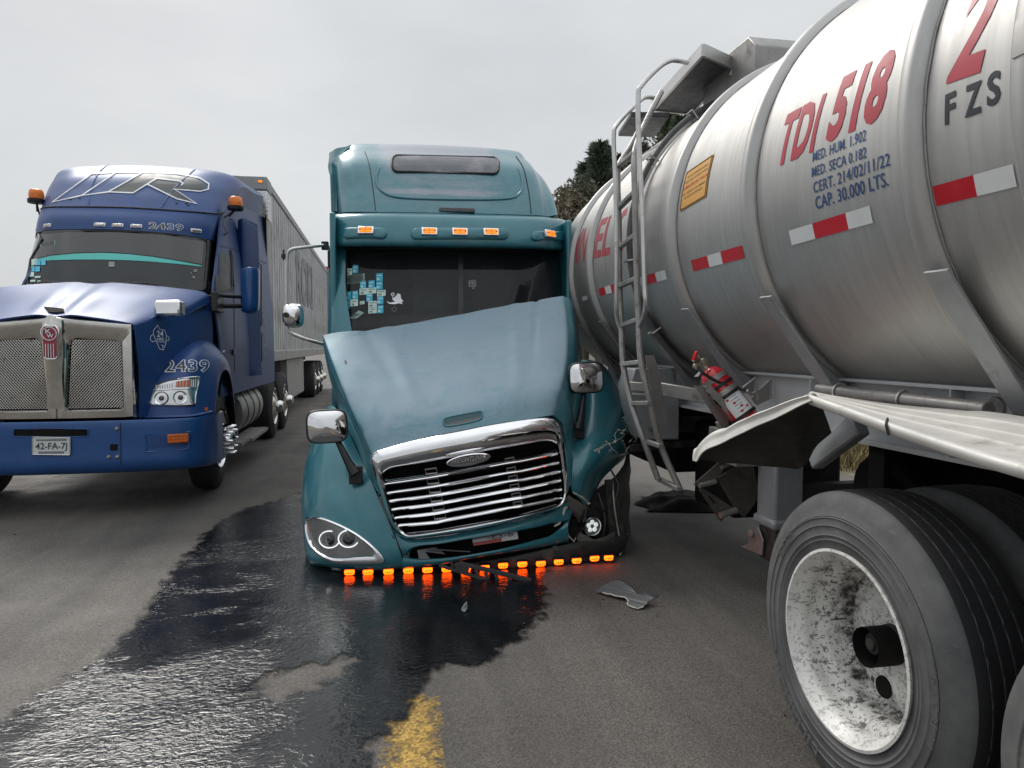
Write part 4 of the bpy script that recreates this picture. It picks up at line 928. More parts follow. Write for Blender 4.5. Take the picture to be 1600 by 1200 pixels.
# fog lamp
fc = W(925, 822, 4.70); fx = Vector((.12, -1, .05)).normalized()
m = M(); m.lathe([(.066, -.03), (.065, .012), (.061, .018), (.057, .012), (.056, -.01)], fc, fx, 32); fo = B(m, 'fog_lamp', 'chrome', teal, smooth=50)
m = M(); m.lathe([(0, .004), (.056, .004)], fc, fx, 28); B(m, 'lamp_bowl', 'grey_plastic', fo)
m = M(); sx = fx.cross(Vector((0, 0, 1))).normalized(); sz = sx.cross(fx)
for k in range(5):
    a = 2 * math.pi * k / 5 + .3; m.lathe([(0, .016), (.012, .014), (.017, .006)], fc + (sx * math.cos(a) + sz * math.sin(a)) * .029, fx, 14)
B(m, 'led_cluster', 'white_lit', fo)
m = M(); m.grid([[W(*C8(165, 900), 4.72), W(*C8(175, 920), 4.70)], [W(*C8(150, 1005), 4.72), W(*C8(165, 985), 4.70)], [W(*C8(235, 1000), 4.72), W(*C8(225, 985), 4.70)], [W(*C8(262, 950), 4.72), W(*C8(255, 950), 4.70)]], 14, 4); B(m, 'lamp_bezel', 'worn_chrome', teal, solid=.004)
# amber lamps below the bumper
la = [(546, 893.5), (575, 893.5), (607, 892.5), (638, 891), (668, 890), (698, 889), (728, 888), (757, 886.5), (786, 883), (816, 881), (845, 880), (873, 877.5), (901, 875.5), (929, 872), (951, 871)]
lp = None
for i, (x, y) in enumerate(la):
    c = W(x, y, 4.665 if i < 2 else 4.64 if i < 4 else 4.61)
    if lp is None:
        w0 = list(teal['_w']); teal['_w'] = [0, 0, 0]
        m = M(); m.obox((0, .012, 0), (.036, 0, 0), (0, .010, 0), (0, 0, .024)); m.obox((0, .0, .022), (.035, 0, 0), (0, .020, 0), (0, 0, .004)); lp = m.build('bumper_lamp', 'black_plastic', teal, bev=.004)
        m = M(); rows = [[(math.cos(a) * .033 * k, -.024 * (1 - k ** 2) - .002, max(-.019, min(.019, math.sin(a) * .030 * k))) for a in [2 * math.pi * j / 20 for j in range(20)]] for k in (1, .85, .5, .05)]
        m.grid(rows, closed=True); m.build('lens', 'amber_lit', lp, smooth=50)
        m = M(); m.box(-.024, .024, -.027, -.021, -.0012, .0012); m.box(-.008, -.006, -.027, -.021, -.012, .012); m.box(.006, .008, -.027, -.021, -.012, .012); m.build('lens_rib', 'orange_reflector', lp)
        teal['_w'] = w0; proto = lp; o = lp
    else:
        o = proto.copy(); COL.objects.link(o); o.parent = teal
        for ch in list(proto.children): d = ch.copy(); COL.objects.link(d); d.parent = o
    o.location = c - Vector(teal['_w'])
# hood mirrors
def hood_mirror(cx, cy, w, h, y, foot, knee, root, tilt):
    c = W(cx, cy, y); x = Vector((1, .05, tilt)).normalized(); n = Vector((0, -1, .06)).normalized(); z = n.cross(x) * -1; z = z if z.z > 0 else -z
    k = y / F * 1.0; a, b = w * k / 2, h * k / 2
    def ring(s_, d): return [c + x * a * s_ * math.copysign(abs(math.cos(t_)) ** .5, math.cos(t_)) + z * b * s_ * math.copysign(abs(math.sin(t_)) ** .5, math.sin(t_)) + n * d for t_ in [2 * math.pi * j / 40 for j in range(40)]]
    m = M(); m.grid([ring(.25, -.10), ring(.7, -.085), ring(.93, -.05), ring(1.0, -.01), ring(1.0, .012), ring(.95, .018), ring(.94, .008)], closed=True); mo = m.build('hood_mirror', 'black_plastic', root, smooth=50)
    m = M(); m.grid([ring(.945, .010), ring(.7, .026), ring(.4, .036), ring(.02, .040)], closed=True); m.build('mirror_glass', 'mirror_glass', mo, smooth=60)
    m = M(); m.tube([c + n * -.06 - z * b * .5] + [W(*p, y + .02) for p in knee] + [W(*foot, y - .01)], [.018, .020, .028, .040], 10); m.obox(W(*foot, y), (.045, 0, 0), (0, .02, 0), (0, 0, .06)); m.build('mirror_stalk', 'black_plastic', mo, bev=.006)
hood_mirror(511, 666, 62, 52, 4.80, (556, 742), [(528, 690), (544, 722)], teal, .03)
hood_mirror(916, 590, 60, 52, 4.94, (903, 672), [(912, 620), (908, 650)], teal, .03)
# west coast mirror loop on the left door
lo = [W(510, 383, 6.42), W(500, 384, 6.32), W(470, 387, 6.22), W(455, 390, 6.2), (W(449, 398, 6.2)), W(448, 420, 6.2), W(448, 480, 6.2), W(448, 505, 6.2), W(451, 517, 6.2), W(462, 524, 6.2), W(485, 532, 6.22), W(506, 538, 6.3)]
m = M(); m.tube(lo, .014, 10, 60); lb = B(m, 'mirror_bracket', 'aluminium', teal)
m = M(); m.obox(W(508, 384, 6.4), (.03, 0, 0), (0, .03, 0), (0, 0, .035)); m.obox(W(443, 398, 6.2), (.008, 0, 0), (0, .008, 0), (0, 0, .045)); m.obox(W(443, 400, 6.2), (.016, 0, 0), (0, .012, 0), (0, 0, .02)); m.obox(W(516, 405, 6.35), (.02, 0, 0), (0, .04, 0), (0, 0, .07)); B(m, 'bracket_clamp', 'black_plastic', lb, bev=.005)
c = W(456, 493, 6.16); m = M(); ax_ = Vector((.25, .95, 0)).normalized(); x_ = Vector((.97, -.25, 0)).normalized()
m.grid([[c + ax_ * d + x_ * .085 * k * math.copysign(abs(math.cos(t_)) ** .6, math.cos(t_)) + Vector((0, 0, 1)) * .10 * k * math.copysign(abs(math.sin(t_)) ** .6, math.sin(t_)) for t_ in [2 * math.pi * j / 32 for j in range(32)]] for k, d in ((.05, -.055), (.5, -.045), (.85, -.02), (1, .02), (1, .05), (.9, .052))], closed=True); wm = B(m, 'wing_mirror', 'chrome', teal, smooth=60)
m = M(); m.lathe([(0, .03), (.02, .03), (.024, 0)], W(447, 492, 6.10), (0, -1, 0), 14); B(m, 'mirror_pivot', 'black_plastic', wm)
# door and wheels and frame
m = M(); m.box(sideL - .012, sideL - .001, 6.45, 7.45, 1.0, 2.4); dr_ = B(m, 'door', 'teal_paint', teal, bev=.006)
m = M(); m.prism([(sideL - .014, 6.55, 1.75), (sideL - .014, 7.4, 1.75), (sideL - .014, 7.4, 2.32), (sideL - .014, 6.72, 2.32)], (-.004, 0, 0)); B(m, 'door_window', 'door_glass', dr_)
m = M(); m.box(sideR + .001, sideR + .012, 6.45, 7.45, 1.0, 2.4); dr_ = B(m, 'door', 'teal_paint', teal, bev=.006)
m = M(); m.prism([(sideR + .014, 6.75, 1.75), (sideR + .014, 7.4, 1.75), (sideR + .014, 7.4, 2.32), (sideR + .014, 6.82, 2.32)], (.004, 0, 0)); B(m, 'door_window', 'door_glass', dr_)
m = M(); m.tube([W(888, 400, 6.6), W(892, 430, 6.58), W(898, 470, 6.5)], .006, 6); B(m, 'mirror_arm_stub', 'aluminium', teal)
m = M(); m.box(.27, .35, 4.8, 12.6, .62, .88); m.box(.99, 1.07, 4.8, 12.6, .62, .88); m.box(-.2, 1.5, 5.45, 5.6, .38, .5)
for yy in (8.9, 10.2, 11.5): m.box(-.2, 1.5, yy, yy + .15, .45, .62)
m.box(-.25, 1.55, 5.2, 6.1, .5, .62); B(m, 'chassis', 'grimy_dark', teal)
m = M(); m.box(.15, 1.15, 5.0, 5.9, .62, .92); B(m, 'engine', 'grimy_dark', teal, bev=.03)
m = M(); m.lathe([(0, 0), (.29, 0), (.30, .02), (.30, 1.3), (.29, 1.32), (0, 1.32)], (-.05, 7.0, .62), (0, 1, 0), 28); m.lathe([(0, 0), (.29, 0), (.30, .02), (.30, 1.3), (.29, 1.32), (0, 1.32)], (1.4, 7.0, .62), (0, 1, 0), 28); B(m, 'fuel_tank', 'aluminium_dull', teal)
wa = wheel(teal, (-.30, 5.70, .45), -1, .45, .28, .28, 'steer'); wb = wheel(teal, (1.64, 5.70, .45), 1, .45, .28, .28, 'steer')
for yy in (10.2, 11.4):
    clone_tree(wa, teal, (0, yy - 5.70, 0)); clone_tree(wb, teal, (0, yy - 5.70, 0))
m = M(); m.grid([[(-.33 + .03 * k, 5.70 + .50 * math.cos(t_), .45 + .50 * math.sin(t_)) for t_ in [math.pi * j / 14 for j in range(15)]] for k in range(0, 11, 10)]); m.grid([[(1.66 - .03 * k, 5.70 + .50 * math.cos(t_), .45 + .50 * math.sin(t_)) for t_ in [math.pi * j / 14 for j in range(15)]] for k in range(0, 11, 10)]); B(m, 'wheel_arch_liner', 'grimy_dark', teal, solid=.01)

# ------------------------------------------------------------------ blue truck
BX = -2.72
blue = thing('semi_truck', 'dark blue semi truck with twin mesh grilles and number 2439 on the left', 'truck', (BX, 6.8, 0))
K1 = lambda x, y: (x / 3.0769, 230 + y / 3.0769)
K2 = lambda x, y: (x / 4, 480 + y / 4)
# cab: front band, roof, sides
seam = [W(64, 327, 8.95), W(72, 324, 8.68), W(105, 323, 8.50), W(200, 324.5, 8.42), W(300, 331, 8.48), W(337, 334, 8.66), W(350, 332, 8.92)]
r1 = [W(71, 306, 9.10), W(80, 302, 8.86), W(112, 299, 8.68), W(203, 299, 8.60), W(302, 306, 8.66), W(342, 312, 8.86), W(357, 318, 9.15)]
r2 = [W(82, 284, 9.35), W(92, 278, 9.12), W(122, 273, 8.94), W(207, 273, 8.86), W(306, 280, 8.92), W(350, 290, 9.14), W(368, 304, 9.45)]
r3 = [W(99, 267, 9.75), W(108, 263, 9.55), W(136, 260, 9.40), W(212, 258, 9.32), W(312, 264, 9.38), W(360, 274, 9.58), W(380, 292, 9.85)]
r4 = [p + Vector((0, .9, .10)) for p in r3]; r5 = [Vector((p.x, 11.55, p.z + .22)) for p in r3]
rows = [seam, r1, r2, r3, r4, r5]
m = M(); m.grid(rows, 34, 50); broofS = m.surf(); B(m, 'roof_fairing', 'blue_paint', blue, smooth=60, solid=.02)
band_b = [W(55, 372, 8.80), W(60, 362, 8.56), W(100, 358, 8.34), W(190, 359, 8.26), W(270, 365, 8.31), W(326, 374, 8.50), W(336, 380, 8.76)]
m = M(); m.grid([seam, [a.lerp(b, .5) + Vector((0, -.03, 0)) for a, b in zip(seam, band_b)], band_b], 14, 50); bandS = m.surf(); B(m, 'windscreen_header', 'blue_paint', blue, smooth=60, solid=.02)
# side walls (right side modelled, left mirrored)
sideX = -1.66
def sw(y, z, dx=0): return Vector((sideX + dx, y, z))
colsR = [
 [sw(7.95, .95, .02), sw(7.95, 1.5, .03), sw(7.92, 2.02, -.02), sw(8.15, 2.30, -.045), sw(8.52, 2.66, -.08), sw(8.74, 2.98, -.10)],
 [sw(8.3, .95, .04), sw(8.3, 1.5, .05), sw(8.3, 2.02, .02), sw(8.45, 2.30, -.01), sw(8.72, 2.66, -.05), sw(8.92, 2.98, -.08)],
 [sw(9.0, .95, .05), sw(9.0, 1.5, .06), sw(9.0, 2.02, .04), sw(9.05, 2.30, .01), sw(9.2, 2.66, -.03), sw(9.4, 3.06, -.08)],
 [sw(9.7, .95, .06), sw(9.7, 1.5, .07), sw(9.7, 2.02, .05), sw(9.75, 2.30, .03), sw(9.8, 2.66, .0), sw(9.85, 3.30, -.09)],
 [sw(11.55, .95, .08), sw(11.55, 1.5, .08), sw(11.55, 2.02, .07), sw(11.55, 2.30, .05), sw(11.55, 2.66, .02), sw(11.55, 3.5, -.06)]]
m = M(); m.grid(colsR, 40, 26); sideS = m.surf()
re_ = [r_[-1] for r_ in rows]; tops = spline([c_[-1] for c_ in colsR], 20); topr = spline([r_[-1] for r_ in rows], 20); m.grid([tops, topr], 2, 0)
sideS = m.surf(); m2 = M(); m2.v = list(m.v); m2.f = list(m.f); m2.mi = list(m.mi); B(m, 'cab_side', 'blue_paint_dull', blue, smooth=45, solid=.02)
m2.flipx(-2.585); B(m2, 'cab_side', 'blue_paint_dull', blue, smooth=45, solid=.02)
m = M(); m.box(BX - 1.04, BX + 1.06, 11.5, 11.56, .95, 3.5); m.box(BX - 1.0, BX + 1.0, 7.95, 11.5, .90, .97); m.box(BX - .98, BX + .98, 7.9, 7.95, .95, 1.98); B(m, 'cab_back', 'grimy_dark', blue)
# windscreen
bw_ = [[W(57, 372, 8.74), W(62, 363, 8.54), W(100, 359, 8.33), W(190, 360, 8.25), W(270, 366, 8.30), W(325, 375, 8.48), W(333, 382, 8.70)],
       [W(47, 412, 8.44), W(51, 406, 8.26), W(100, 404, 8.03), W(188, 404, 7.95), W(266, 408, 8.01), W(321, 416, 8.18), W(330, 424, 8.42)],
       [W(38, 452, 8.12), W(40, 450, 7.96), W(105, 448, 7.74), W(185, 449, 7.66), W(262, 452, 7.71), W(316, 457, 7.88), W(326, 465, 8.12)]]
m = M(); m.grid(bw_, 16, 44); bwS = m.surf(); B(m, 'windscreen', 'windscreen_dark', blue, smooth=60)
per = [K1(172, 425), K1(190, 412), K1(420, 404), K1(640, 408), K1(840, 422), K1(990, 448), K1(1000, 462), K1(998, 500), K1(984, 680), K1(968, 692), K1(700, 676), K1(400, 668), K1(140, 672), K1(132, 660), K1(150, 540)]
m = M(); q = [bwS.at(x, y, .004)[0] for x, y in per]; m.tube([p for p in q if p], .014, 6, closed=True); B(m, 'windscreen_seal', 'rubber_seal', blue)
m = M()
arc = [(50, 407), (80, 400), (120, 396.5), (160, 395.5), (200, 397.5), (240, 402), (280, 408.5), (314, 415)]; arb = [(315, 417), (280, 413), (240, 409.5), (200, 407), (160, 406), (120, 406), (80, 407), (49, 409.5)]
B(decal(m, bwS, [arc + arb], 8, .004), 'sun_strip', 'sun_strip', blue)
tb_ = [(63, 367), (100, 363), (190, 363.5), (260, 368), (318, 378), (316, 413)]
B(decal(M(), bwS, [tb_ + [(a, b - 1.5) for a, b in arc[::-1][1:]] + [(54, 395)]], 8, .003), 'tint_band', 'tint_band', blue)
for x, y, w_, h_, mt in ((50, 405.5, 9, 9, 'sticker_pale'), (56, 407, 8, 8, 'sticker_cyan'), (65, 407, 7, 8, 'sticker_cyan'), (49, 417, 6, 8, 'sticker_cyan'), (56, 417, 7, 8, 'sticker_cyan'), (47, 426, 7, 7, 'sticker_pale'), (55, 432, 9, 3, 'sticker_pale'), (48, 438, 8, 3, 'sticker_pale'), (59, 439, 5, 2.5, 'sticker_pale')):
    m = decal(M(), bwS, [[(x, y), (x + w_, y - .5), (x + w_, y + h_ - .5), (x, y + h_)]], 40, .006); B(m, 'sticker', mt, blue)
m = decal(M(), bwS, [[K1(195, 455), K1(268, 448), K1(266, 470), K1(193, 477)]], 40, .004); B(m, 'plate_card', 'sticker_green', blue)
m = text_px(M(), bwS, 'NJ-JA-67W', K1(200, 472), K1(262, 466), (0, -4.6), .007); B(m, 'plate_card_text', 'decal_dark', blue)
m = decal(M(), bwS, [rrect(*K1(523, 552), *K1(552, 578), 2)], 40, .006); B(m, 'square_sticker', 'decal_grey', blue)
for a, b, c_, d in ((930, 590, 946, 602), (925, 622, 936, 632), (915, 604, 921, 610)): m = decal(M(), bwS, [[K1(a, b), K1(c_, b), K1(c_, d), K1(a, d)]], 40, .006); B(m, 'sticker', 'decal_grey', blue)
for q in ([(150, 664), (220, 652), (300, 656), (380, 660)], [(520, 656), (600, 660), (690, 660), (760, 668)], [(185, 660), (240, 657), (300, 662)], [(600, 655), (650, 663), (700, 672)]):
    m = M(); m.tube([bwS.at(*K1(*p), .02)[0] for p in q], .007, 6, 12); B(m, 'wiper', 'black_plastic', blue)
m = M(); m.box(BX - .95, BX + .95, 8.3, 8.75, 1.75, 2.02); B(m, 'dashboard', 'dash_grey', blue, bev=.05)
m = M(); m.box(BX - .95, BX + .95, 8.7, 11.4, 2.74, 2.78); m.box(BX - .95, BX + .95, 10.2, 10.24, 1.0, 2.74); B(m, 'headliner', 'grimy_dark', blue)
for cx in (BX - .5, BX + .5):
    m = M(); m.box(cx - .25, cx + .25, 9.0, 9.5, 1.45, 1.62); m.obox((cx, 9.5, 1.95), (.23, 0, 0), (0, .06, 0), (0, .05, .36)); B(m, 'seat', 'seat_cloth', blue, bev=.04)
# roof marks
def fill(surf, polys, name, mat, lift=.004, step=8): m = decal(M(), surf, [[K1(*p) for p in q] for q in polys], step, lift); return B(m, name, mat, blue)
slash1 = [(262, 262), (435, 134), (545, 124), (392, 232)]
slash2 = [(400, 230), (552, 124), (672, 124), (522, 214)]
slash3 = [(526, 214), (680, 126), (800, 130), (640, 220)]
leg = [(700, 182), (760, 150), (960, 152), (1000, 180), (998, 205), (960, 212), (850, 203), (942, 272), (850, 250), (716, 186)]
bowlcut = [(756, 152), (860, 166), (880, 178), (868, 188), (850, 187)]
fill(broofS, [slash3, [(640, 220), (800, 130), (940, 150), (990, 178), (988, 200), (955, 207), (835, 200), (930, 268), (850, 248), (705, 182)]], 'roof_emblem_fill', 'decal_dark', .004)
m = M()
for pl in ([(255, 265), (440, 130), (560, 122), (395, 234)], [(395, 234), (560, 122), (690, 122), (522, 217)], [(690, 122), (860, 130), (960, 150), (1003, 178), (1000, 204), (962, 214), (838, 204), (944, 273), (850, 250), (708, 180), (640, 222), (522, 217)], [(708, 180), (755, 152), (862, 164), (880, 176), (872, 186)]):
    decal(m, broofS, ribbon([K1(*p) for p in pl], 2.0, pl[0][0] != 708), 8, .008)
B(m, 'roof_emblem_outline', 'decal_white', blue)
m = M()
for q in ([(255, 240), (250, 262), (246, 285)],):
    pass
for q in ([K1(520, 82), K1(470, 130), K1(435, 210), K1(425, 285)], [K1(960, 90), K1(900, 140), K1(820, 220), K1(770, 300)]):
    s_ = [broofS.at(p.x, p.y, -.004)[0] for p in spline([(a, b, 0) for a, b in q], 24)]; m.tube([p for p in s_ if p], .012, 6)
B(m, 'roof_crease', 'blue_paint', blue, smooth=60)
m = M(); m.tube([p + Vector((0, -.004, 0)) for p in spline(seam, 40)], .010, 6); B(m, 'roof_seam', 'rubber_seal', blue)
m = M()
for x, y in ((340, 250), (383, 243), (850, 268), (895, 270), (905, 278)): 
    p, nn = broofS.at(*K1(x, y), 0); m.lathe([(0, .008), (.012, .006), (.016, 0)], p, nn, 10)
B(m, 'roof_bolt', 'black_plastic', blue)
for x, y in ((230, 378), (481, 374), (567, 377), (656, 381), (942, 402)): lens(bandS, *K1(x, y), .115, .042, blue, 'decal_white', 'clear_lens_chrome', 'marker_light', .02)
for off, mt, lf, ur in ((.05, 'decal_white', .005, None), (.0, 'decal_dark', .008, (-1, .5)), (.0, 'blue_paint', .008, (.5, 2))):
    m = text_px(M(), bandS, '2439', K1(719, 391), K1(879, 402), (0, -9.6), lf, offset=off, step=.05, ur=ur, space=1.12); B(m, 'fleet_number', mt, blue)
# beacons on brackets
def beacon(px, py, y, foot, root):
    c = W(px, py, y); m = M(); m.lathe([(0, -.055), (.085, -.055), (.09, -.045), (.09, -.01), (.07, 0)], c, (0, 0, 1), 24); b = m.build('warning_beacon', 'black_plastic', root, smooth=50)
    m = M(); m.lathe([(.074, 0), (.078, .03), (.070, .085), (.055, .098), (0, .10)], c, (0, 0, 1), 24); m.build('beacon_dome', 'beacon_amber', b, smooth=60)
    m = M(); m.lathe([(0, .09), (.03, .09), (.045, .05), (.05, .01)], c, (0, 0, 1), 12); m.build('beacon_reflector', 'amber_lens', b)
    m = M()
    for f in foot: m.tube([c + Vector((0, 0, -.05)), W(*f)], .010, 6)
    m.build('beacon_bracket', 'black_plastic', b)
    return b
beacon(57, 310, 8.95, [(62, 336, 9.0), (58, 330, 9.05), (44, 316, 8.95)], blue)
beacon(368, 321, 8.85, [(350, 340, 8.8), (358, 338, 8.9)], blue)
m = M(); m.tube([W(350, 342, 8.75), W(349, 352, 8.7), W(353, 362, 8.72), W(350, 368, 8.74), W(358, 362, 8.76)], .005, 5, 20); B(m, 'beacon_cable', 'black_plastic', blue)
# hood
def bx(d): return BX + d
hd = []
prof = [(7.64, [0, .16, .34, .68, .98, 1.04], [2.105, 2.12, 2.11, 2.085, 2.045, 1.95]), (7.30, [0, .15, .32, .60, .86, .90], [1.985, 2.01, 1.99, 1.945, 1.885, 1.80]), (7.0, [0, .14, .29, .51, .705, .735], [1.865, 1.895, 1.865, 1.825, 1.775, 1.70]), (6.735, [0, .13, .26, .44, .60, .622], [1.752, 1.766, 1.752, 1.725, 1.692, 1.64])]
for y, ds, zs in prof: hd.append([Vector((bx(-d), y + .10 * (d / .9) ** 2, z)) for d, z in reversed(list(zip(ds, zs)))] + [Vector((bx(d), y + .10 * (d / .9) ** 2, z)) for d, z in list(zip(ds, zs))[1:]])
m = M(); m.grid(hd, 26, 72); bhS = m.surf(); B(m, 'hood', 'blue_paint', blue, smooth=60, solid=.015)
m = M(); m.prism([bhS.at(*K1(x, y), .004)[0] for x, y in ((235, 797), (310, 797), (318, 812), (222, 812))], (0, 0, .004)); B(m, 'hood_inlet', 'grimy_dark', blue)
for sg in (1, -1):
    top = [Vector((bx(sg * d[-1]), y + .10 * (d[-1] / .9) ** 2, z[-1])) for y, d, z in prof]
    bot = [Vector((bx(sg * 1.0), 7.9, 1.0)), Vector((bx(sg * .86), 7.4, .95)), Vector((bx(sg * .74), 7.05, .9)), Vector((bx(sg * .615), 6.86, .85))]
    m = M(); m.grid([top, [a.lerp(b, .4) + Vector((sg * .02, 0, 0)) for a, b in zip(top, bot)], bot], 14, 20)
    if sg == 1: hsS = m.surf()
    B(m, 'hood_side', 'blue_paint', blue, smooth=60, solid=.01)
m = M(); m.prism([hsS.at(*K1(x, y), .006)[0] for x, y in ((885, 745), (975, 722), (985, 775), (890, 800))], (.004, 0, 0)); B(m, 'hood_vent', 'black_plastic', blue)
m = M()
for pl in ([(735, 880), (745, 870), (755, 855), (765, 875), (790, 880), (798, 905), (795, 945), (782, 975), (765, 970), (752, 940), (735, 900), (735, 880)], [(798, 905), (812, 915), (808, 930), (795, 930)], [(735, 900), (722, 908), (720, 925), (730, 936), (745, 930)], [(752, 935), (795, 937)], [(775, 950), (783, 955), (778, 965)]):
    decal(m, hsS, ribbon([K1(*p) for p in pl], .75), 6, .005)
B(m, 'fish_badge', 'decal_white', blue)
for s_, a, b, h in (('24', (752, 912), (782, 910), -9.5), ('HRS', (752, 930), (785, 929), -4.5)): m = text_px(M(), hsS, s_, K1(*a), K1(*b), (0, h), .006, offset=.01, step=.05); B(m, 'badge_text', 'decal_white', blue)
# grille
GX = lambda d, z, y=6.74: Vector((bx(d), y + .06 * (d / .65) ** 2, z))
m = M()
def gb(pl, d=.05): m.prism([GX(a, z) for a, z in pl], (0, d, 0))
fo_ = [(-.655, .865), (-.66, 1.69), (-.10, 1.745), (0, 1.755), (.10, 1.745), (.66, 1.69), (.655, .865)]
fr_o = []
def frame(outer_, inner_, depth):
    a = [GX(*p) for p in resample2(outer_, 64)]; b = [GX(*p) for p in resample2(inner_, 64)]
    m.grid([[p + Vector((0, .10, 0)) for p in a], a, [p.lerp(q, .12) + Vector((0, -depth, 0)) for p, q in zip(a, b)], [p.lerp(q, .85) + Vector((0, -depth, 0)) for p, q in zip(a, b)], [p.lerp(q, 1.) + Vector((0, -.004, 0)) for p, q in zip(a, b)], [p + Vector((0, .07, 0)) for p in b]], closed=True)
def resample2(L, n): return [(p.x, p.y) for p in resample([(a, b, 0) for a, b in L], n)]
def start(L): return L
for sg in (1, -1):
    o_ = [(.0, .865), (.0, 1.755), (.12, 1.742), (.605, 1.695), (.60, .865)]; i_ = [(.085, .945), (.075, .985), (.115, 1.50), (.130, 1.545), (.17, 1.56), (.485, 1.535), (.51, 1.51), (.51, .97), (.49, .945)]
    o_ = [(sg * a, z) for a, z in o_]; i_ = [(sg * a, z) for a, z in i_]
    N_ = 80; oo = []; ii = []
    cx = sg * .33; cz = 1.27
    def cast(poly, ang):
        dx, dz = math.cos(ang), math.sin(ang); best = None
        for (ax, az), (bx_, bz) in zip(poly, poly[1:] + poly[:1]):
            ex, ez = bx_ - ax, bz - az; den = dx * ez - dz * ex
            if abs(den) < 1e-9: continue
            t_ = ((ax - cx) * ez - (az - cz) * ex) / den; u_ = ((ax - cx) * dz - (az - cz) * dx) / den
            if t_ > 0 and -1e-6 <= u_ <= 1 + 1e-6: best = t_ if best is None else max(best, t_)
        return (cx + dx * best, cz + dz * best)
    angs = sorted([2 * math.pi * k / N_ for k in range(N_)] + [math.atan2(z - cz, a - cx) % (2 * math.pi) for a, z in o_ + i_])
    oo = [GX(*cast(o_, a)) for a in angs]; ii = [GX(*cast(i_, a)) for a in angs]
    m.grid([[p + Vector((0, .10, 0)) for p in oo], oo, [p.lerp(q, .10) + Vector((0, -.025, 0)) for p, q in zip(oo, ii)], [p.lerp(q, .82) + Vector((0, -.030, 0)) for p, q in zip(oo, ii)], [p.lerp(q, .97) + Vector((0, -.012, 0)) for p, q in zip(oo, ii)], [p + Vector((0, .05, 0)) for p in ii]], closed=True)
B(m, 'grille_surround', 'worn_chrome', blue, smooth=40)
m = M(); m.grid([[GX(-.07, 1.72, 6.69), GX(0, 1.76, 6.66), GX(.07, 1.72, 6.69)], [GX(-.075, 1.6, 6.68), GX(0, 1.6, 6.64), GX(.075, 1.6, 6.68)], [GX(-.06, 1.2, 6.69), GX(0, 1.2, 6.67), GX(.06, 1.2, 6.69)], [GX(-.07, .96, 6.70), GX(0, .96, 6.69), GX(.07, .96, 6.70)]], 16, 9); B(m, 'grille_spine', 'worn_chrome', blue, solid=.02)
for sg in (1, -1):
    m = M(); st = .0235; r_ = .0068; nr = 0
    z = .955; k = 0
    while z < 1.55:                                            # woven wire mesh: staggered diagonal wires
        xl = .078 + (z - .945) * .075; xr = .505; x = xl + (st / 2 if k % 2 else 0)
        while x < xr:
            a = GX(sg * x, z, 6.755)
            for dx in (-st / 2, st / 2):
                if xl - .01 < x + dx < xr + .008: b = GX(sg * (x + dx), z + st * .62, 6.755); m.obox((a + b) / 2, (b - a) / 2, Vector((b.z - a.z, 0, a.x - b.x)).normalized() * .0025, (0, .003, 0))
            x += st
        z += st * .62; k += 1
    o = B(m, 'grille_mesh', 'worn_chrome', blue, smooth=0, fix=False); o['kind'] = 'stuff'
m = M(); m.box(bx(-.6), bx(.6), 6.86, 6.9, .9, 1.66); B(m, 'radiator', 'grimy_dark', blue)
m = M(); m.prism([GX(a, z, 6.635) for a, z in ((-.075, 1.60), (-.07, 1.64), (-.045, 1.675), (.045, 1.675), (.07, 1.64), (.075, 1.60), (.06, 1.55), (.055, 1.40), (.035, 1.385), (-.035, 1.385), (-.055, 1.40), (-.06, 1.55))], (0, .02, 0)); B(m, 'grille_emblem', 'chrome', blue, bev=.004)
m = M(); m.prism([GX(a * .86, 1.53 + (z - 1.53) * .93, 6.628) for a, z in ((-.075, 1.60), (-.07, 1.64), (-.045, 1.675), (.045, 1.675), (.07, 1.64), (.075, 1.60), (.06, 1.55), (.055, 1.40), (.035, 1.385), (-.035, 1.385), (-.055, 1.40), (-.06, 1.55))], (0, .01, 0)); em = B(m, 'emblem_enamel', 'maroon_enamel', blue)
m = M(); m.tube([GX(.055 * math.cos(a), 1.60 + .055 * math.sin(a), 6.624) for a in [2 * math.pi * k / 28 for k in range(28)]], .004, 6, closed=True)
for x in (-.03, -.01, .01, .03): m.bar(GX(x, 1.40, 6.622), GX(x, 1.515, 6.622), .005, .005, (1, 0, 0))
text_map(m, 'K', lambda u, v: GX(-.026 + .04 * u, 1.605 + .034 * v, 6.620), .5, offset=.02); text_map(m, 'W', lambda u, v: GX(-.016 + .048 * u, 1.567 + .034 * v, 6.620), .5, offset=.02)
for x in (-.03, 0, .03): m.obox(GX(x, 1.662, 6.622), (.010, 0, 0), (0, .003, 0), (0, 0, .004))
B(m, 'emblem_marks', 'decal_white', em)
# bumper
z0, z1 = .375, .845
def bpz(z): return [Vector((bx(-1.20), 7.45, z)), Vector((bx(-1.19), 7.1, z)), Vector((bx(-1.08), 6.86, z)), Vector((bx(-.70), 6.74, z)), Vector((bx(0), 6.70, z)), Vector((bx(.70), 6.74, z)), Vector((bx(1.08), 6.86, z)), Vector((bx(1.19), 7.1, z)), Vector((bx(1.20), 7.45, z))]
def ins(L, d): return [p + Vector((0, d, 0)) for p in L]
m = M(); m.grid([ins(bpz(z1 - .01), .10), ins(bpz(z1), .02), ins(bpz(z1 - .025), 0), bpz(.6), ins(bpz(z0 + .08), 0), ins(bpz(z0 + .01), .05), ins(bpz(z0), .12)], 22, 80); buS = m.surf(); bu = B(m, 'bumper', 'blue_paint_bumper', blue, smooth=50)
m = decal(M(), buS, [rrect(21, 670, 138, 682, 3)], 10, .003); B(m, 'bumper_slot', 'grimy_dark', bu)
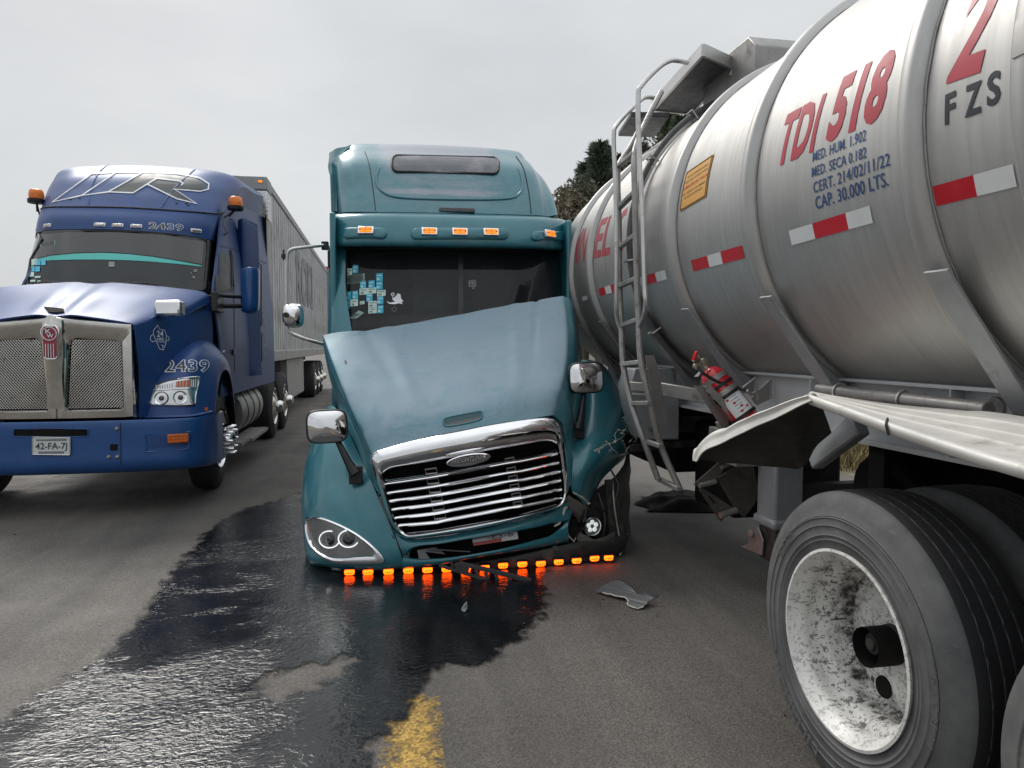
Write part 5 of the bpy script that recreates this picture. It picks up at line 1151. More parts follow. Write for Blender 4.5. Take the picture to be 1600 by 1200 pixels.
m = M(); m.tube([buS.at(x, y, .003)[0] for x, y in rrect(21, 670, 138, 682, 3)], .006, 6, closed=True); B(m, 'slot_rim', 'blue_paint_bumper', bu)
rpx(buS, 'panel_seam', 'rubber_seal', [[(188, 661), (189, 690), (189, 724)]], 1.3, blue)
for x, y in ((182.5, 670), (170, 714), (183.5, 714)):
    p, nn = buS.at(x, y, 0); m = M(); m.lathe([(0, .016), (.012, .015), (.016, .008), (.018, 0)], p, nn, 14); B(m, 'bolt', 'aluminium_dull', bu, smooth=60)
m = decal(M(), buS, [rrect(172, 694, 184, 704, 2)], 10, .003); B(m, 'tow_hole', 'grimy_dark', bu)
for x in (179, 189): m = decal(M(), buS, [rrect(x - .8, 734, x + .8, 736.5, .6)], 10, .003); B(m, 'bolt_hole', 'decal_grey', bu)
rc = [K2(905, 800), K2(930, 792), K2(1190, 780), K2(1195, 800), K2(1180, 880), K2(1160, 890), K2(905, 905), K2(922, 880)]
m = M(); q = [buS.at(*p, .003)[0] for p in rc]; cc = sum(q, Vector()) / len(q); m.grid([q, [cc + (p - cc) * .9 + Vector((0, .04, 0)) for p in q], [cc + Vector((0, .045, 0))] * len(q)], closed=True); m.tube(q, .007, 6, closed=True)
m.v = [p + Vector((0, -.048, 0)) if i < 0 else p for i, p in enumerate(m.v)]; B(m, 'lamp_recess', 'blue_paint_bumper', bu, smooth=50)
m = decal(M(), buS, [[K2(945, 808), K2(1180, 795), K2(1172, 868), K2(935, 882)]], 10, .002); B(m, 'recess_face', 'blue_paint', bu)
pq = [K2(1050, 797), K2(1172, 783), K2(1172, 848), K2(1048, 850)]
m = decal(M(), buS, [pq], 10, .006); fo = B(m, 'fog_lamp', 'black_plastic', bu, solid=.004)
p0, nn = buS.at(*K2(1112, 818), .018); xx = Vector((0, 0, 1)).cross(nn).normalized(); xx = xx if xx.x > 0 else -xx
m = M(); m.obox(p0, xx * .085, (0, 0, .040), nn * .012); B(m, 'amber_lens', 'orange_reflector', fo, bev=.006)
m = M()
for i in range(5):
    for j in range(3): m.lathe([(0, .006), (.008, .004), (.011, 0)], p0 + nn * .012 + xx * (-.064 + .032 * i) + Vector((0, 0, -.025 + .025 * j)), nn, 8)
B(m, 'led_dots', 'orange_reflector', fo)
# number plate
pp = lambda px, py, d=.0: W(px, py, 6.685 - d)
m = M(); m.prism([pp(*p) for p in rrect(50, 683, 110, 711, 2, .015)], (0, .006, 0)); pl = B(m, 'licence_plate', 'plate_white', blue)
m = M(); text_map(m, '42-FA-7J', lambda u, v: pp(55.5 + 49 * u, 702 - .6 * u - 9.8 * v, .003), .5, offset=.012); B(m, 'plate_characters', 'decal_dark', pl)
m = M(); m.tube([pp(*p, .002) for p in rrect(50.5, 683.5, 109.5, 710.5, 2, .015)], .004, 5, closed=True); B(m, 'plate_rim', 'aluminium', pl)
m = M(); m.prism([pp(60, 705.5, .003), pp(100, 705, .003), pp(100, 708.5, .003), pp(60, 709, .003)], (0, .002, 0)); m.prism([pp(56, 686.5, .003), pp(104, 686, .003), pp(104, 688.5, .003), pp(56, 689, .003)], (0, .002, 0)); B(m, 'plate_band', 'decal_grey', pl)
# fenders
fb = [
 [W(206, 657, 6.95), W(250, 657, 6.90), W(300, 655, 6.96), W(333, 648, 7.16), W(334, 650, 7.36)],
 [W(212, 620, 7.00), W(250, 606, 6.98), W(298, 596, 7.05), W(336, 606, 7.30), W(340, 612, 7.42)],
 [W(228, 590, 7.10), W(262, 576, 7.10), W(302, 566, 7.15), W(338, 577, 7.42), W(344, 590, 7.52)],
 [W(255, 558, 7.30), W(282, 548, 7.30), W(312, 545, 7.35), W(344, 560, 7.60), W(351, 578, 7.68)],
 [W(286, 534, 7.60), W(302, 530, 7.60), W(325, 536, 7.65), W(352, 560, 7.86), W(358, 582, 7.90)],
 [W(304, 528, 8.00), W(320, 530, 8.00), W(338, 541, 8.02), W(359, 576, 8.16), W(363, 602, 8.18)],
 [W(318, 538, 8.35), W(334, 548, 8.35), W(350, 568, 8.38), W(365, 618, 8.42), W(367, 640, 8.42)]]
m = M(); m.grid(fb, 40, 30); bfS = m.surf(); m2 = M(); m2.v = list(m.v); m2.f = list(m.f); m2.mi = list(m.mi); B(m, 'fender', 'blue_paint', blue, smooth=60, solid=.012); m2.flipx(BX); B(m2, 'fender', 'blue_paint', blue, smooth=60, solid=.012)
m = M(); m.grid([[W(206, 652, 6.93), W(250, 652, 6.88), W(300, 650, 6.94), W(333, 643, 7.14)], [W(207, 662, 6.99), W(250, 661, 6.95), W(300, 658, 7.0), W(333, 650, 7.2)]], 3, 14); B(m, 'fender_shelf', 'blue_paint', blue, solid=.02)
hb = [K2(930, 520), K2(960, 490), K2(1050, 458), K2(1150, 440), K2(1230, 432), K2(1245, 440), K2(1240, 480), K2(1225, 560), K2(1222, 600), K2(1205, 618), K2(1100, 620), K2(940, 614), K2(928, 605), K2(930, 560)]
hbi = [( (x - 271) * .93 + 271.5, (y - 612) * .91 + 612) for x, y in hb]
m = M(); rz(m, bfS, hb, hbi, ((0, -.002), (.2, .016), (.8, .020), (1, .006))); hl_o = B(m, 'headlight', 'clear_lens_chrome', blue, smooth=50)
m = decal(M(), bfS, [hbi], 8, .006); B(m, 'lamp_bowl', 'clear_lens_chrome', hl_o)
m = M(); decal(m, bfS, ribbon([K2(940, 522), K2(1090, 512), K2(1230, 506)], 2.2), 8, .016); B(m, 'lamp_divider', 'clear_lens_chrome', hl_o)
m = M(); decal(m, bfS, [[K2(1102, 468), K2(1180, 455), K2(1185, 497), K2(1098, 500)]], 6, .014); B(m, 'indicator_lens', 'orange_reflector', hl_o)
m = M()
for k in range(7): decal(m, bfS, ribbon([K2(985 + 15 * k, 492 - 3 * k), K2(985 + 15 * k, 510)], 1.6), 6, .014)
for k in range(3): decal(m, bfS, ribbon([K2(1192 + 12 * k, 452), K2(1190 + 12 * k, 500)], 1.2), 6, .014)
for k in range(4): decal(m, bfS, ribbon([K2(1108 + 18 * k, 464), K2(1106 + 18 * k, 500)], .8), 6, .018)
B(m, 'lamp_prism', 'decal_white', hl_o)
for cx, cy, rr_ in ((1010, 570, 40), (1128, 565, 40)):
    p, nn = bfS.at(*K2(cx, cy), -.004); m = M(); m.lathe([(.062, .016), (.055, .010), (.035, .004), (.02, .0)], p, nn, 24); B(m, 'lamp_reflector', 'chrome', hl_o, smooth=60)
    m = M(); m.lathe([(.0, .026), (.016, .022), (.024, .010), (.026, .004)], p, nn, 16); B(m, 'lamp_bulb', 'grey_plastic', hl_o, smooth=60)
for off, mt, lf, ur in ((.053, 'decal_white', .006, None), (.0, 'decal_dark', .010, (-1, .5)), (.0, 'blue_paint', .010, (.5, 2))):
    m = text_px(M(), bfS, '2439', K2(1038, 404), K2(1300, 400), (.0, -17), lf, offset=off, step=.03, ur=ur, space=1.12); B(m, 'fleet_number', mt, blue)
m = M(); p, nn = bfS.at(*K2(1380, 292), .0); 
if p: m.obox(p, (.0, .05, 0), (.03, 0, .03), nn * .01); B(m, 'side_marker', 'clear_lens_chrome', blue)
m = decal(M(), bfS, [[K2(1276, 628), K2(1296, 624), K2(1296, 645), K2(1276, 648)]], 8, .006); B(m, 'side_marker', 'orange_reflector', blue)
# hood mirror chrome, arm mirror, door details
def boxmirror(c, x, z, n, a, b, d, mat, name, root, bev=.02): m = M(); m.obox(c, x * a, z * b, n * d); return m.build(name, mat, root, bev=bev, seg=3)
bm_o = boxmirror(W(265, 482, 7.05), Vector((.98, -.15, .02)).normalized(), Vector((0, 0, 1)), Vector((.15, .98, 0)), .125, .075, .06, 'chrome', 'hood_mirror', blue, .03)
m = M(); m.tube([W(248, 492, 7.05), W(232, 512, 7.1), W(224, 525, 7.15)], .012, 8); B(m, 'mirror_stalk', 'black_plastic', bm_o)
m = M(); m.grid([[W(380, 419, 8.1), W(390, 417, 8.02), W(402, 419, 8.08), W(405, 421, 8.25)], [W(376, 425, 8.1), W(388, 423, 8.0), W(403, 424, 8.06), W(406, 427, 8.25)], [W(376, 468, 8.1), W(388, 468, 8.0), W(403, 467, 8.06), W(406, 466, 8.25)], [W(377, 484, 8.1), W(388, 485, 8.02), W(402, 484, 8.08), W(405, 482, 8.25)], [W(380, 488, 8.14), W(390, 490, 8.08), W(400, 489, 8.12), W(403, 486, 8.25)]], 22, 18); dm = B(m, 'wing_mirror', 'blue_paint_bumper', blue, smooth=60, solid=.02)
m = M(); m.prism([W(381, 422, 8.27), W(404, 423, 8.27), W(404, 484, 8.27), W(381, 486, 8.27)], (0, .01, 0)); B(m, 'mirror_glass', 'mirror_glass', dm)
m = decal(M(), M().grid([[W(376, 425, 8.09), W(403, 424, 8.05)], [W(376, 488, 8.09), W(403, 488, 8.05)]]).surf(), [[(376, 469), (403, 468), (403, 469), (376, 470)]], 8, .012); B(m, 'mirror_seam', 'rubber_seal', dm)
m = M(); m.tube([W(320, 464, 7.9), W(350, 462, 8.0), W(378, 464, 8.1)], .022, 8); m.tube([W(318, 483, 7.9), W(345, 478, 8.0), W(378, 478, 8.1)], .028, 8); m.box(-1.66, -1.60, 7.7, 8.05, 1.85, 2.05); B(m, 'mirror_arm', 'black_plastic', dm, bev=.006)
wq = [K1(1042, 505), K1(1110, 520), K1(1112, 690), K1(1030, 700), K1(1015, 690), K1(1030, 560)]
m = decal(M(), sideS, [wq], 6, .004); B(m, 'door_window', 'door_glass', blue)
m = M(); m.tube([p for p in [sideS.at(x, y, .005)[0] for x, y in wq] if p], .014, 6, closed=True); B(m, 'window_seal', 'rubber_seal', blue)
rpx(sideS, 'panel_seam', 'rubber_seal', [[K1(1000, 465), K1(1060, 475), K1(1150, 500), K1(1280, 560)], [K1(1000, 800), K1(1000, 930), K1(1010, 960)], [K1(1118, 520), K1(1124, 700), K1(1128, 1080)]], .9, blue, .004)
p, nn = sideS.at(*K1(1120, 985), .01)
if p: m = M(); m.obox(p, (0, .06, 0), (0, 0, .03), nn * .012); B(m, 'door_handle', 'black_plastic', blue, bev=.005)
# raised sleeper fairing panel with lockers
fp = [[W(374, 347, 9.55), W(383, 345, 9.5), W(400, 351, 9.75)], [W(371, 352, 9.5), W(382, 350, 9.42), W(403, 360, 9.75)], [W(370, 450, 9.45), W(384, 450, 9.4), W(406, 455, 9.75)], [W(369, 560, 9.4), W(384, 562, 9.36), W(408, 566, 9.75)], [W(371, 586, 9.45), W(384, 588, 9.4), W(410, 586, 9.75)]]
m = M(); m.grid(fp, 26, 14); fpS = m.surf(); B(m, 'side_fairing', 'blue_paint_dull', blue, smooth=45, solid=.02)
for x0, x1, y0, y1 in ((394, 400, 355, 383), (397, 408, 411, 510), (397, 409, 518, 564)):
    m = M(); q = [M().grid([[W(390, 330, 9.72), W(425, 340, 10.6)], [W(390, 600, 9.72), W(425, 600, 10.6)]]).surf().at(x, y, .0)[0] for x, y in rrect(x0, y0, x1, y1, 2.5, .3)]; m.tube([p for p in q if p], .008, 5, closed=True); B(m, 'locker_seam', 'black_plastic', blue)
flat = M().grid([[W(384, 300, 9.60), W(430, 310, 11.4)], [W(384, 620, 9.60), W(430, 620, 11.4)]]).surf()
m = M(); text_map(m, 'TLAXCALA', lambda u, v: flat.at(415 + 6 * -v, 558 - 132 * u - 3 * v, .01)[0] or W(415, 500, 10), .5, shear=.2); B(m, 'side_lettering', 'decal_grey', blue)
m = M(); text_map(m, '2439', lambda u, v: flat.at(404 + 9 * u, 336 + 4 * u - 14 * v, .012)[0] or W(410, 330, 10), .5, offset=.03); B(m, 'fleet_number', 'decal_grey', blue)
# running gear
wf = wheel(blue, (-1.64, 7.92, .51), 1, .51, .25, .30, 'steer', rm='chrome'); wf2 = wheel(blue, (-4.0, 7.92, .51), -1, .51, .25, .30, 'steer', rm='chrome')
m = M()
for k in range(10):
    a = 2 * math.pi * k / 10; c = Vector((-1.64, 7.92 + .145 * math.cos(a), .51 + .145 * math.sin(a))); m.lathe([(.020, .02), (.022, .04), (.019, .06), (.017, .12), (.011, .15), (0, .155)], c, (1, 0, 0), 12)
B(m, 'lug_nut_cover', 'chrome', blue, smooth=50)
m = M(); m.tube([W(346, 602, 7.6), W(351, 630, 7.6), W(352, 645, 7.6)], .006, 6); B(m, 'wheel_arch_stay', 'chrome', blue)
m = M(); ang = [math.pi * j / 16 for j in range(17)]
for xa, xb in ((-1.60, -2.0), (-4.0, -3.6)): m.grid([[(x, 7.92 + .60 * math.cos(a), .52 + .60 * math.sin(a)) for a in ang] for x in (xa, xb)])
B(m, 'wheel_arch_liner', 'grimy_dark', blue, solid=.01)
m = M(); m.box(bx(-.44), bx(-.34), 7.0, 14.2, .70, .95); m.box(bx(.34), bx(.44), 7.0, 14.2, .70, .95); m.box(bx(-.9), bx(.9), 7.85, 8.0, .42, .56); m.box(bx(-.9), bx(.9), 12.2, 12.35, .45, .6); m.box(bx(-.9), bx(.9), 13.4, 13.55, .45, .6); m.box(bx(-1.0), bx(1.0), 6.85, 7.4, .45, .8); B(m, 'chassis', 'grimy_dark', blue)
m = M(); m.box(bx(-.55), bx(.55), 7.0, 8.0, .7, 1.6); B(m, 'engine', 'grimy_dark', blue)
wb = wheel(blue, (-1.66, 12.1, .51), 1, .51, .55, .30, 'steer', rm='worn_chrome', n=48); clone_tree(wb, blue, (0, 1.32, 0)); wb2 = wheel(blue, (2 * BX + 1.66, 12.1, .51), -1, .51, .55, .30, 'steer', rm='worn_chrome', n=48); clone_tree(wb2, blue, (0, 1.32, 0))
m = M(); m.lathe([(0, 0), (.30, 0), (.315, .02), (.315, 1.5), (.30, 1.52), (0, 1.52)], (-1.96, 9.3, .66), (0, 1, 0), 30); ft = B(m, 'fuel_tank', 'aluminium_dull', blue, smooth=50)
m = M()
for y in (9.6, 10.05, 10.5): m.lathe([(.318, -.03), (.324, -.025), (.324, .025), (.318, .03)], (-1.96, y, .66), (0, 1, 0), 30)
B(m, 'tank_strap', 'black_plastic', ft)
for y0, y1, z, x1 in ((8.75, 9.25, .32, -1.58), (9.35, 10.6, .30, -1.55)):
    m = M(); m.box(x1 - .26, x1, y0, y1, z, z + .035); m.box(x1 - .25, x1 - .2, y0 + .05, y0 + .1, z + .03, .8)
    for k in range(7): m.box(x1 - .25 + .034 * k, x1 - .235 + .034 * k, y0 + .01, y1 - .01, z + .034, z + .042)
    B(m, 'cab_step', 'aluminium_dull', blue)
m = M(); m.box(-1.95, -1.62, 9.2, 9.5, .98, 1.04); m.box(-1.9, -1.62, 10.6, 11.3, .98, 1.03); B(m, 'deck_step', 'aluminium_dull', blue, bev=.01)
m = M(); m.tube([W(428, 590, 12.0), W(436, 620, 12.2), W(440, 635, 12.3), W(447, 600, 12.6)], .012, 6, 16); B(m, 'air_hose', 'black_plastic', blue)

# ------------------------------------------------------------------ box trailer behind the blue truck
trl = thing('box_trailer', 'long dirty white box trailer with dark lettering coupled to the blue truck', 'trailer', (-3.0, 19.5, 0))
XR, XL, Y0, Y1, Z0, Z1 = -1.76, -4.30, 12.25, 26.5, 1.23, 4.22
m = M(); m.box(XL, XR, Y0, Y1, Z0 + .12, Z1 - .06); B(m, 'body', 'trailer_white', trl, bev=.03)
rib = None
ny = int((Y1 - Y0 - .7) / .30)
for k in range(ny):
    y = Y0 + .55 + .30 * k
    if rib is None: m = M(); m.box(XR + .001, XR + .007, y, y + .03, Z0 + .2, Z1 - .16); rib = B(m, 'panel_rib', 'trailer_white', trl)
    else: dup(rib, trl, (0, .30 * k, 0))
m = M(); m.box(XR - .02, XR + .022, Y0 + .45, Y1, Z1 - .13, Z1); m.box(XL - .022, XL + .02, Y0, Y1, Z1 - .13, Z1); m.box(XL, XR, Y0 - .01, Y0 + .05, Z1 - .12, Z1 + .02); B(m, 'top_rail', 'grey_coated_steel', trl, bev=.01)
m = M(); m.box(XR - .03, XR + .024, Y0 + .45, Y1, Z0, Z0 + .18); m.box(XL, XR, Y0, Y0 + .1, Z0, Z0 + .14); B(m, 'base_rail', 'trailer_base', trl, bev=.01)
m = M(); m.box(XR - .4, XR + .020, Y0 - .02, Y0 + .45, 3.55, 4.02); B(m, 'corner_plate', 'diamond_plate', trl, bev=.02)
m = M()
for i in range(5):
    for j in range(14):
        y = Y0 + .03 + .09 * i + (.045 if j % 2 else 0); z = 3.58 + .032 * j
        m.obox((XR + .022, y, z), (.002, 0, 0), (0, .018, .010), (0, -.004, .008))
        m.obox((XR - .38 + .085 * i + (.04 if j % 2 else 0), Y0 - .022, z), (.018, 0, .01), (0, .002, 0), (-.004, 0, .008))
B(m, 'plate_tread', 'diamond_plate', trl)
m = M(); m.box(XR - .42, XR + .026, Y0 - .03, Y0 + .46, 4.02, 4.24); B(m, 'corner_cap', 'grey_coated_steel', trl, bev=.02)
m = M(); m.box(XR - .11, XR - .05, Y0 - .045, Y0 - .03, 4.14, 4.17); B(m, 'marker_light', 'amber_lens', trl)
m = M(); m.box(XR - .45, XR + .018, Y0 - .012, Y0 + .42, Z0 + .15, 3.55); B(m, 'nose_panel', 'aluminium_dull', trl, bev=.02)
m = M(); m.box(XL, XR - .05, Y0 - .35, Y0 - .02, 2.2, 3.9); B(m, 'cooling_unit', 'grimy_dark', trl, bev=.05)
m = M(); text_map(m, 'ROKI', lambda u, v: Vector((XR + .012, 20.4 - (1 - u) * 3.9 + .0, 2.55 + 1.05 * v)) , .5, offset=.04); B(m, 'side_lettering', 'decal_grey', trl)
m = M(); m.box(XR - .12, XR - .08, 15.4, 18.6, .35, 1.22); m.box(XR - .5, XR - .08, 15.36, 15.4, .35, 1.22); B(m, 'side_skirt', 'trailer_base', trl, bev=.02)
m = M(); m.box(XR - .35, XR - .1, 13.6, 14.4, .9, 1.22); m.box(XR - .5, XR - .3, 15.0, 15.15, .15, 1.22); m.box(XL + .8, XR - .8, Y0 + 1, Y1, 1.0, 1.22); B(m, 'underframe', 'grimy_dark', trl)
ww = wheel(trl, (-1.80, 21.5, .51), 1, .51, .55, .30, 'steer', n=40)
for dy in (1.25, 2.5): clone_tree(ww, trl, (0, dy, 0))
wl_ = wheel(trl, (-4.26, 21.5, .51), -1, .51, .55, .30, 'steer', n=40)
for dy in (1.25, 2.5): clone_tree(wl_, trl, (0, dy, 0))
m = M(); m.box(XR - .05, XR + .05, Y1, Y1 + .12, Z0 - .1, Z1 + .12); m.box(XL, XR, Y1 + .01, Y1 + .08, Z0, Z1); B(m, 'rear_frame', 'trailer_base', trl)
m = M(); m.box(XR - .04, XR + .04, Y1 - .03, Y1, Z1 + .0, Z1 + .1); B(m, 'marker_light', 'red_lens', trl)

# ------------------------------------------------------------------ tanker trailer
TR = 1.0
tank = thing('tanker_trailer', 'silver tank trailer with red lettering TDI 518, ladder and dual wheels', 'trailer', (2.68, 2.05, 0))
def tcx(y): return 2.68 + .0089 * (y - 2.08)
def tcz(y): return 2.22 - .0120 * (y - 2.08)
def tp3(y, ph, r=TR): return Vector((tcx(y) - r * math.cos(ph), y, tcz(y) + r * math.sin(ph)))
NA = 120
def circ(y, r): return [tp3(y, 2 * math.pi * k / NA, r) for k in range(NA)]
ya, yb = -.55, 6.75
rings = [2.02, 3.04, 3.93, 4.66, 5.59, 6.18, 1.60, .75, -.1]
m = M(); ys = list(np.linspace(ya, yb, 60)); rowsT = [circ(ya - .22, .02), circ(ya - .215, .35), circ(ya - .17, .70), circ(ya - .06, .94)]
for y in ys: rowsT.append(circ(y, TR))
rowsT += [circ(yb + .06, .94), circ(yb + .17, .70), circ(yb + .215, .35), circ(yb + .22, .02)]
m.grid(rowsT, closed=True); tankS = m.surf(); B(m, 'tank_shell', 'tank_steel', tank, smooth=40)
for y in rings:
    m = M(); m.grid([circ(y + .052, .998), circ(y + .048, 1.006), circ(y + .034, 1.034), circ(y + .022, 1.042), circ(y - .014, 1.042), circ(y - .026, 1.034), circ(y - .040, 1.006), circ(y - .044, .998)], closed=True); B(m, 'stiffening_ring', 'tank_steel', tank, smooth=50)
    m = M(); rg = random.Random(int(y * 100)); m.tube([tp3(y - .050 + rg.uniform(-.002, .002), 2 * math.pi * k / 160, 1.002 + rg.uniform(0, .002)) for k in range(160)], .004, 5, closed=True); B(m, 'weld_bead', 'aluminium_dull', tank)
# drain hose that follows the ring behind the ladder
m = M(); m.tube([tp3(4.55, a, 1.046) for a in np.linspace(-1.2, 1.15, 70)], .020, 10); hs = B(m, 'drain_hose', 'grey_plastic', tank)
m = M()
for a in (-1.05, -.6, -.12, .55, .95): m.tube([tp3(4.51, a, 1.01), tp3(4.51, a, 1.077), tp3(4.59, a, 1.077), tp3(4.59, a, 1.01)], .007, 6)
B(m, 'hose_clip', 'aluminium', hs)
# lettering rolled onto the barrel
def anchor(px, py):
    p = tankS.at(px, py, 0)[0]; return p.y, math.atan2(p.z - tcz(p.y), tcx(p.y) - p.x)
def roll_text(s, a, b, h, mat, root=tank, shear=0, offset=0., gap=.0, name='lettering', space=1.):
    (y0, f0), (y1, f1) = anchor(*a), anchor(*b); m = M()
    text_map(m, s, lambda u, v: tp3(y0 + (y1 - y0) * u - shear * v, f0 + (f1 - f0) * u + h * v, TR + gap + .0018), .09, offset=offset, space=space)
    return B(m, name, mat, root, fix=False)
roll_text('TDI', (1213, 258), (1270, 233), .205, 'paint_red_letter', shear=.03, offset=.035, space=1.08)
roll_text('518', (1293, 217), (1376, 180), .215, 'paint_red_letter', shear=.03, offset=.045, space=1.05)
roll_text('2', (1483, 124), (1530, 107), .275, 'paint_red_letter', shear=.05, offset=.03)
for ch, a, b in (('F', (1478, 194), (1492, 188)), ('Z', (1510, 182), (1532, 174)), ('S', (1544, 166), (1562, 158))): roll_text(ch, a, b, .085, 'paint_black_letter', offset=.03)
for s_, a, b, h, sp in (('MED. HUM. 1.902', (1270, 253), (1353, 219), .038, 1.), ('MED. SECA 0.182', (1269, 277), (1354, 246), .038, 1.), ('CERT. 214/02/11/22', (1272, 302), (1391, 258), .042, 1.), ('CAP. 30.000 LTS.', (1276, 327), (1389, 290), .048, 1.)):
    roll_text(s_, a, b, h, 'paint_blue_letter', offset=.010, space=1.06)
roll_text('EL', (928, 402), (952, 396), .30, 'paint_red_faded', shear=.03, offset=.02)
roll_text('C', (959, 394), (975, 390), .30, 'paint_red_faded', shear=.03, offset=.02)
roll_text('MN', (892, 412), (913, 408), .30, 'paint_red_faded', shear=.03, offset=.01)
# conspicuity tape
def patch(y0, y1, f0, f1, mat, name, root, gap=.002, sl=0.):
    m = M(); m.grid([[tp3(y0 + (y1 - y0) * i / 4, f + sl * (i / 4), TR + gap) for i in range(5)] for f in (f0, (f0 + f1) / 2, f1)]); return B(m, name, mat, root)
def tape(a, b, seq, hgt=.062):
    (y0, f0), (y1, f1) = anchor(*a), anchor(*b); k = len(seq); tot = sum(w for _, w in seq); s = 0
    o = sub('reflective_tape', tank)
    for c, w in seq:
        ua, ub = s / tot, (s + w) / tot; s += w
        fa = f0 + (f1 - f0) * ua; fb2 = f0 + (f1 - f0) * ub
        patch(y0 + (y1 - y0) * ua, y0 + (y1 - y0) * ub, fa, fa + hgt, 'tape_red' if c == 'r' else 'tape_white', 'tape_' + ('red' if c == 'r' else 'white'), o, sl=fb2 - fa)
tape((1464, 322), (1590, 291), (('r', 1), ('w', .85)))
tape((1238, 383), (1365, 348), (('w', 1), ('r', 1.25), ('w', .8)))
tape((1084, 424), (1164, 403), (('r', 1), ('w', .75), ('r', 1.1)))
tape((1002, 447), (1043, 436), (('w', .3), ('r', 1), ('w', .75)), .058)
tape((938, 462), (962, 456), (('r', 1), ('w', .9), ('r', .5)), .058)
tape((911, 470), (919, 468), (('w', 1),), .035)
# orange notice
(y0, f0), (y1, f1) = anchor(1063, 331), anchor(1104, 307); fh = anchor(1073, 270)[1] - f0
def nt(u, v, g): return tp3(y0 + (y1 - y0) * u - .0 * v, f0 + (f1 - f0) * u + fh * v, TR + g)
m = M(); m.grid([[nt(u / 5, v / 6, .004) for u in range(6)] for v in range(7)]); pn = B(m, 'warning_notice', 'placard_orange', tank)
m = M(); bp_ = [nt(u, v, .005) for u, v in [(.03 + .94 * k / 8, .03) for k in range(9)] + [(.97, .03 + .94 * k / 8) for k in range(9)] + [(.97 - .94 * k / 8, .97) for k in range(9)] + [(.03, .97 - .94 * k / 8) for k in range(9)]]
m.tube(resample(bp_, 60), .0022, 5, closed=True); B(m, 'notice_border', 'placard_ink', pn)
for s_, u0, u1, v, h, mt in (('EN CASO DE EMERGENCIA QUIMICA', .14, .90, .78, .05, 'placard_ink'), ('FUGA FUEGO ACCIDENTE AVISAR', .08, .92, .66, .05, 'placard_ink'), ('LLAMAR SETIQ DIA Y NOCHE', .05, .95, .50, .075, 'paint_red_letter'), ('O AL TELEFONO DE LA EMPRESA', .06, .92, .36, .045, 'placard_ink'), ('SIN COSTO EN LA REPUBLICA', .14, .84, .25, .045, 'placard_ink')):
    m = M(); text_map(m, s_, lambda u, w: nt(u0 + (u1 - u0) * u, v + h * w, .0062), .25, offset=.01); B(m, 'notice_line', mt, pn, fix=False)
# saddle struts
def strut(y, mir=False):
    cx_, cz_ = tcx(y), tcz(y); A = Vector((cx_ - .930, y, cz_ - .490)); Bq = Vector((cx_ - .56, y, cz_ - .965)); a0 = math.atan2(-.490, -.930)
    if mir: pass
    arc_ = [Vector((cx_ + 1.03 * math.cos(a0 + (4.62 - 2 * math.pi - a0) * k / 8), y, cz_ + 1.03 * math.sin(a0 + (4.62 - 2 * math.pi - a0) * k / 8))) for k in range(9)]
    m = M(); m.prism([p + Vector((0, -.006, 0)) for p in [A] + arc_[1:] + [Vector((cx_ - .12, y, 1.22)), Vector((cx_ - .5, y, 1.22)), Bq]], (0, .012, 0)); g = m
    nrm = Vector((-(Bq.z - A.z), 0, Bq.x - A.x)).normalized()
    if nrm.x > 0: nrm = -nrm
    m.obox((A + Bq) / 2 + nrm * .006, (Bq - A) / 2 * 1.04, (0, .050, 0), nrm * .006)
    m.obox((A + Bq) / 2 - nrm * .03, (Bq - A) / 2 * .98, (0, .004, 0), nrm * .03)
    m.v[-8:] = [p + Vector((0, .05, 0)) for p in m.v[-8:]]
    if mir: m.flipx(cx_)
    return B(m, 'saddle_strut', 'grey_coated_steel' if y < 4 else 'aluminium_dull', tank, bev=.003)
for y in rings:
    if y == 1.60: continue
    strut(y - .045); strut(y - .045, True)
# chassis beams
for bxm in (2.20, 3.18):
    m = M(); m.box(bxm - .005, bxm + .005, ya, 6.6, 1.075, 1.335); m.box(bxm - .07, bxm + .07, ya, 6.6, 1.335, 1.349); m.box(bxm - .07, bxm + .07, ya, 6.6, 1.06, 1.075)
    for y in (1.2, 2.33, 3.22, 4.1, 5.0, 5.9): m.box(bxm - .068, bxm - .006, y, y + .008, 1.076, 1.334)
    B(m, 'chassis_beam', 'white_coated_steel', tank)
m = M()
for y in (.3, 1.5, 2.6, 4.4, 5.4, 6.4): m.box(2.21, 3.17, y, y + .08, 1.08, 1.30)
for y in (2.05, .98): m.lathe([(.065, -1.1), (.065, 1.1)], (2.68, y, .50), (1, 0, 0), 16); m.box(2.15, 2.27, y - .5, y + .5, .62, .74); m.box(3.1, 3.22, y - .5, y + .5, .62, .74); m.box(2.13, 2.29, y - .05, y + .05, .5, .66); m.box(3.08, 3.24, y - .05, y + .05, .5, .66); m.lathe([(0, -.3), (.10, -.3), (.12, .0), (.10, .1), (0, .1)], (2.5, y - .2, .52), (0, 1, 0), 14)
for y in (2.75, 1.52, .3): m.box(2.15, 2.25, y - .05, y + .05, .60, 1.07); m.box(3.13, 3.23, y - .05, y + .05, .60, 1.07)
B(m, 'suspension', 'grimy_dark', tank)
m = M(); m.lathe([(0, 0), (.15, 0), (.17, .03), (.17, .75), (.15, .78), (0, .78)], (2.3, 2.95, .82), (1, 0, 0), 24); B(m, 'dark_filler_drum', 'grimy_dark', tank, smooth=50)  # added dark drum, deepens the shade under the tanker
m = M(); m.box(2.12, 3.24, 1.3, 1.75, .55, .76); B(m, 'dark_filler_block', 'grimy_dark', tank, bev=.02)  # added dark block filling the shaded gap between the wheels
